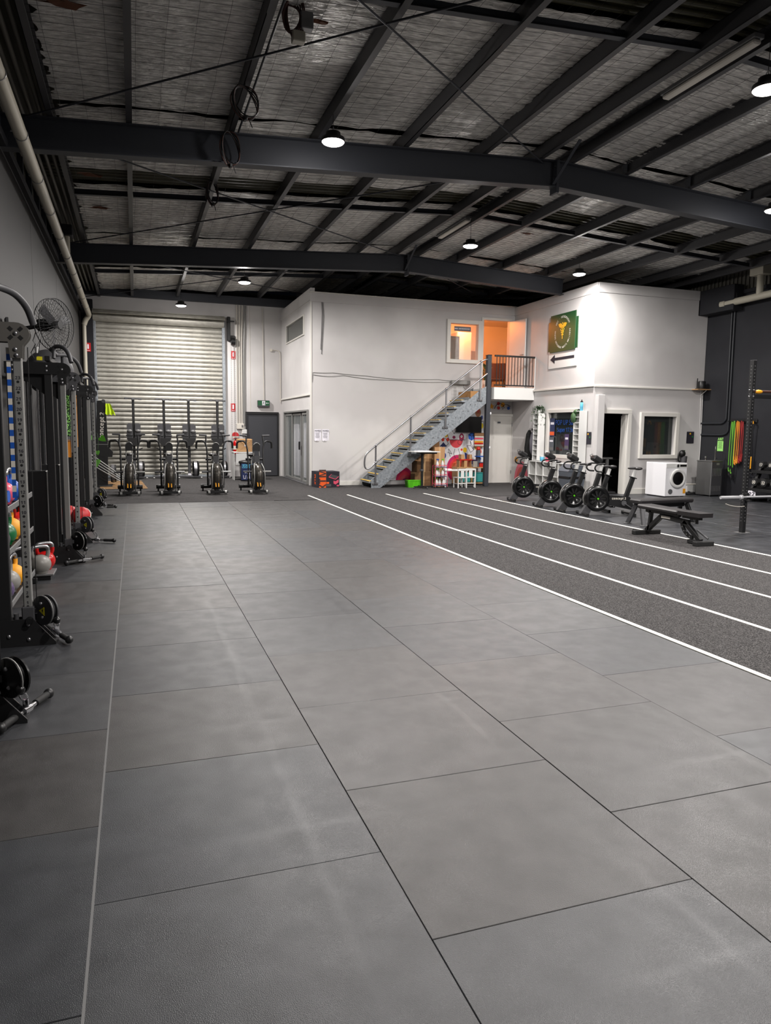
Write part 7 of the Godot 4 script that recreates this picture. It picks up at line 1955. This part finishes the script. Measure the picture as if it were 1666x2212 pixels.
func dumbbell(p: Vector3, s: float, num: String, label: String) -> void:
	var t := thing("dumbbell", label, "dumbbell", p, -PI / 2, "hex dumbbells on the rack")
	var hx := []
	for i in 6:
		hx.append(Vector2(s * cos(TAU * i / 6.0), s * sin(TAU * i / 6.0)))
	for k in [-1, 1]:
		var hd := obj("head", B.new().prism(hx, 0.12, at(0, s * 0.88, k * 0.13)).prism(hx.map(func(q): return q * 0.75), 0.145, at(0, s * 0.88, k * 0.13)), M.rubber, t)
		if k > 0:
			obj("number_disc", B.new().ring(v3(0, s * 0.88, 0.204), Vector3.BACK, s * 0.5, 0.004, 20, 4), M.tube_grey, hd)
			text("lettering", num, s * 0.7, at(0, s * 0.88, 0.204), M.off_white, hd, true)
	obj("handle", B.new().cyl(v3(0, s * 0.88, -0.08), v3(0, s * 0.88, 0.08), 0.017), M.steel, t)

func rack_and_weights() -> void:
	var t := thing("power_rack", "tall black drilled rack post with pull-up bars, at the right photo edge", "rack", v3(9.32, 0, -9.15))
	for x in [0.0, 1.22]:
		obj("upright", B.new().box(v3(x, 1.39, 0), v3(0.075, 2.76, 0.075), 0.006), M.powder_black, t)
		obj("base_plate", B.new().box(v3(x, 0.005, 0), v3(0.2, 0.01, 0.16)), M.grey_paint, t)
		var hb := B.new()
		for i in 46:
			hb.cyl(v3(x, 0.2 + i * 0.055, 0.036), v3(x, 0.2 + i * 0.055, 0.0382), 0.009, -1, 8)
			hb.cyl(v3(x - 0.036, 0.2 + i * 0.055, 0), v3(x - 0.0382, 0.2 + i * 0.055, 0), 0.009, -1, 8)
		stuff(obj("drill_holes", hb, M.grey_paint, t))
		for y in [2.2, 2.3]:
			for q in [[-0.04, 0.0], [0.0, 0.042]]:
				obj("bolt", B.new().ball(v3(x + q[0], y, q[1]), 0.016, Vector3.ONE, 8), M.steel, t)
	obj("pull_up_bar", B.new().cyl(v3(0, 2.28, 0.02), v3(1.22, 2.28, 0.02), 0.02), M.brown_leather, t)
	obj("cross_member", B.new().box(v3(0.61, 2.2, 0), v3(1.16, 0.06, 0.05), 0.004), M.powder_black, t)
	obj("yellow_tape", B.new().ball(v3(0.12, 2.275, 0.02), 0.055, v3(1.5, 0.6, 0.7), 12), M.amber, t)
	obj("j_cup", B.new().box(v3(-0.01, 0.6, 0.06), v3(0.06, 0.12, 0.05), 0.006).box(v3(-0.01, 0.54, 0.1), v3(0.05, 0.03, 0.08), 0.006).box(v3(1.22, 0.6, 0.06), v3(0.06, 0.12, 0.05), 0.006).box(v3(1.22, 0.54, 0.1), v3(0.05, 0.03, 0.08), 0.006), M.black, t)
	t = thing("barbell", "bright steel barbell resting low in the rack at the right edge", "barbell", v3(8.72, 0.6, -9.03))
	obj("sleeve", B.new().cyl(v3(0, 0, 0), v3(0.4, 0, 0), 0.025, -1, 16).cyl(v3(1.8, 0, 0), v3(2.2, 0, 0), 0.025, -1, 16), M.bar_steel, t)
	obj("collar", B.new().cyl(v3(0.4, 0, 0), v3(0.43, 0, 0), 0.037, -1, 16).cyl(v3(1.77, 0, 0), v3(1.8, 0, 0), 0.037, -1, 16), M.bar_steel, t)
	obj("shaft", B.new().cyl(v3(0.43, 0, 0), v3(1.77, 0, 0), 0.0145, -1, 14), M.bar_steel, t)
	t = thing("white_band", "thin white strap drooping below the barbell sleeve", "strap", v3(8.82, 0.5, -9.02))
	obj("strap", B.new().tube([v3(0, 0.0, 0), v3(0.1, -0.03, 0), v3(0.25, -0.05, 0), v3(0.42, -0.05, -0.02)], 0.006, 6), M.off_white, t)
	obj("clip", B.new().box(v3(0.42, -0.05, -0.02), v3(0.04, 0.02, 0.02)), M.black, t)
	# band rail on the right wall
	t = thing("band_rail", "black hook rail on the right wall holding resistance bands", "rail", v3(14.42, 1.93, -14.35), -PI / 2)
	obj("rail", B.new().box(V0, v3(0.85, 0.1, 0.03), 0.01), M.black, t)
	for i in 7:
		obj("hook", B.new().cyl(v3(-0.36 + i * 0.12, -0.03, 0), v3(-0.36 + i * 0.12, -0.01, 0.14), 0.01), M.black, t)
	var bd := [["band_green", -14.62, 1.25, 0.05, "outer bright green band hanging on the wall rail"], ["band_green", -14.55, 1.3, 0.05, "inner bright green band hanging on the wall rail"], ["band_orange", -14.46, 0.98, 0.045, "outer orange band hanging on the wall rail"], ["band_orange", -14.4, 0.95, 0.04, "inner orange band hanging on the wall rail"], ["band_red", -14.33, 0.94, 0.04, "outer dark red band hanging on the wall rail"], ["band_red", -14.27, 0.9, 0.035, "inner dark red band hanging on the wall rail"]]
	for q in bd:
		var o := thing("resistance_band", q[4], "band", v3(14.34, 1.9, q[1]), -PI / 2, "resistance bands on the wall rail")
		var l: float = q[2]
		var w: float = q[3]
		obj("loop", B.new().tube([v3(-w * 0.4, 0, 0), v3(-w * 0.6, -l * 0.4, 0.01), v3(-w * 0.9, -l * 0.85, 0), v3(-w * 0.5, -l * 0.97, 0.01), v3(0, -l, 0.01), v3(w * 0.6, -l * 0.95, 0), v3(w * 0.7, -l * 0.8, 0.01), v3(w * 0.6, -l * 0.4, 0), v3(w * 0.4, 0, 0.01), v3(0, 0.02, 0)], 0.011, 7, true), M[q[0]], o)
		obj("grip", B.new().cyl(v3(-w * 0.9, -l * 0.88, 0), v3(-w * 0.4, -l * 1.08, 0), 0.016).cyl(v3(w * 0.7, -l * 0.88, 0), v3(w * 0.2, -l * 1.1, 0), 0.016), M.black if q[0] == "band_green" else M[q[0]], o)
	t = thing("strap_trainer", "black suspension straps with yellow ends hanging right of the bands", "strap", v3(14.34, 1.9, -14.02), -PI / 2)
	for i in 2:
		obj("strap", B.new().box(v3(-0.05 + i * 0.09, -0.6, 0), v3(0.035, 1.2, 0.012), 0.003, Basis(Vector3.BACK, 0.04 - 0.08 * i)), M.black, t)
		obj("handle", B.new().cyl(v3(-0.1 + i * 0.14, -1.24, 0), v3(0.0 + i * 0.14, -1.26, 0), 0.018), M.black, t)
		obj("yellow_sleeve", B.new().box(v3(-0.06 + i * 0.12, -1.0, 0.008), v3(0.055, 0.3, 0.016), 0.004), M.amber, t)
	obj("yellow_loop", B.new().tube([v3(-0.06, -0.06, 0.02), v3(-0.04, 0.02, 0.02), v3(0.02, 0.04, 0.02), v3(0.07, 0.0, 0.02), v3(0.08, -0.05, 0.02)], 0.017, 8), M.amber, t)
	# dumbbell rack
	t = thing("dumbbell_rack", "black two tier dumbbell rack along the dark right wall", "rack", v3(14.1, 0, -12.2))
	for z in [-1.25, 1.25]:
		obj("side_frame", B.new().bar(v3(-0.3, 0, z), v3(0.12, 0.9, z), 0.07, 0.09, 0.006, Vector3.RIGHT).bar(v3(-0.32, 0.03, z), v3(0.28, 0.03, z), 0.07, 0.06, 0.006), M.powder_black, t)
	for q in [[-0.12, 0.32], [0.06, 0.74]]:
		var sh := obj("shelf", B.new().box(v3(q[0], q[1], 0), v3(0.4, 0.03, 2.7), 0.004, Basis(Vector3.BACK, 0.2)), M.powder_black, t)
		obj("lip", B.new().box(v3(q[0] - 0.19, q[1] - 0.03, 0), v3(0.02, 0.07, 2.7), 0.004), M.black, sh)
	var nums := [["17", "20", "22", "25", "27"], ["30", "32", "35", "37", "40"]]
	for r in 2:
		for i in 5:
			dumbbell(v3([14.16, 13.98][r], [0.81, 0.39][r], -13.28 + i * 0.27), 0.085 + 0.012 * r, nums[r][i], "black hex dumbbell on the %s tier, %s from the rack's far end" % [["upper", "lower"][r], ["first", "second", "third", "fourth", "fifth"][i]])
	for i in 2:
		var z: float = -13.32 + i * 0.82
		var o := thing("weight_tag", ["white number tag seen just right of the tall rack post's foot", "white number tag on the dumbbell rack cut by the photo's right edge"][i], "tag", v3(13.78, 0.2, z), -PI / 2 + 0.5)
		obj("card", B.new().box(V0, v3(0.17, 0.14, 0.012), 0.003), M.paper, o)
		text("lettering", ["22", "25"][i], 0.09, at(0, -0.01, 0.008), M.ink, o, true)
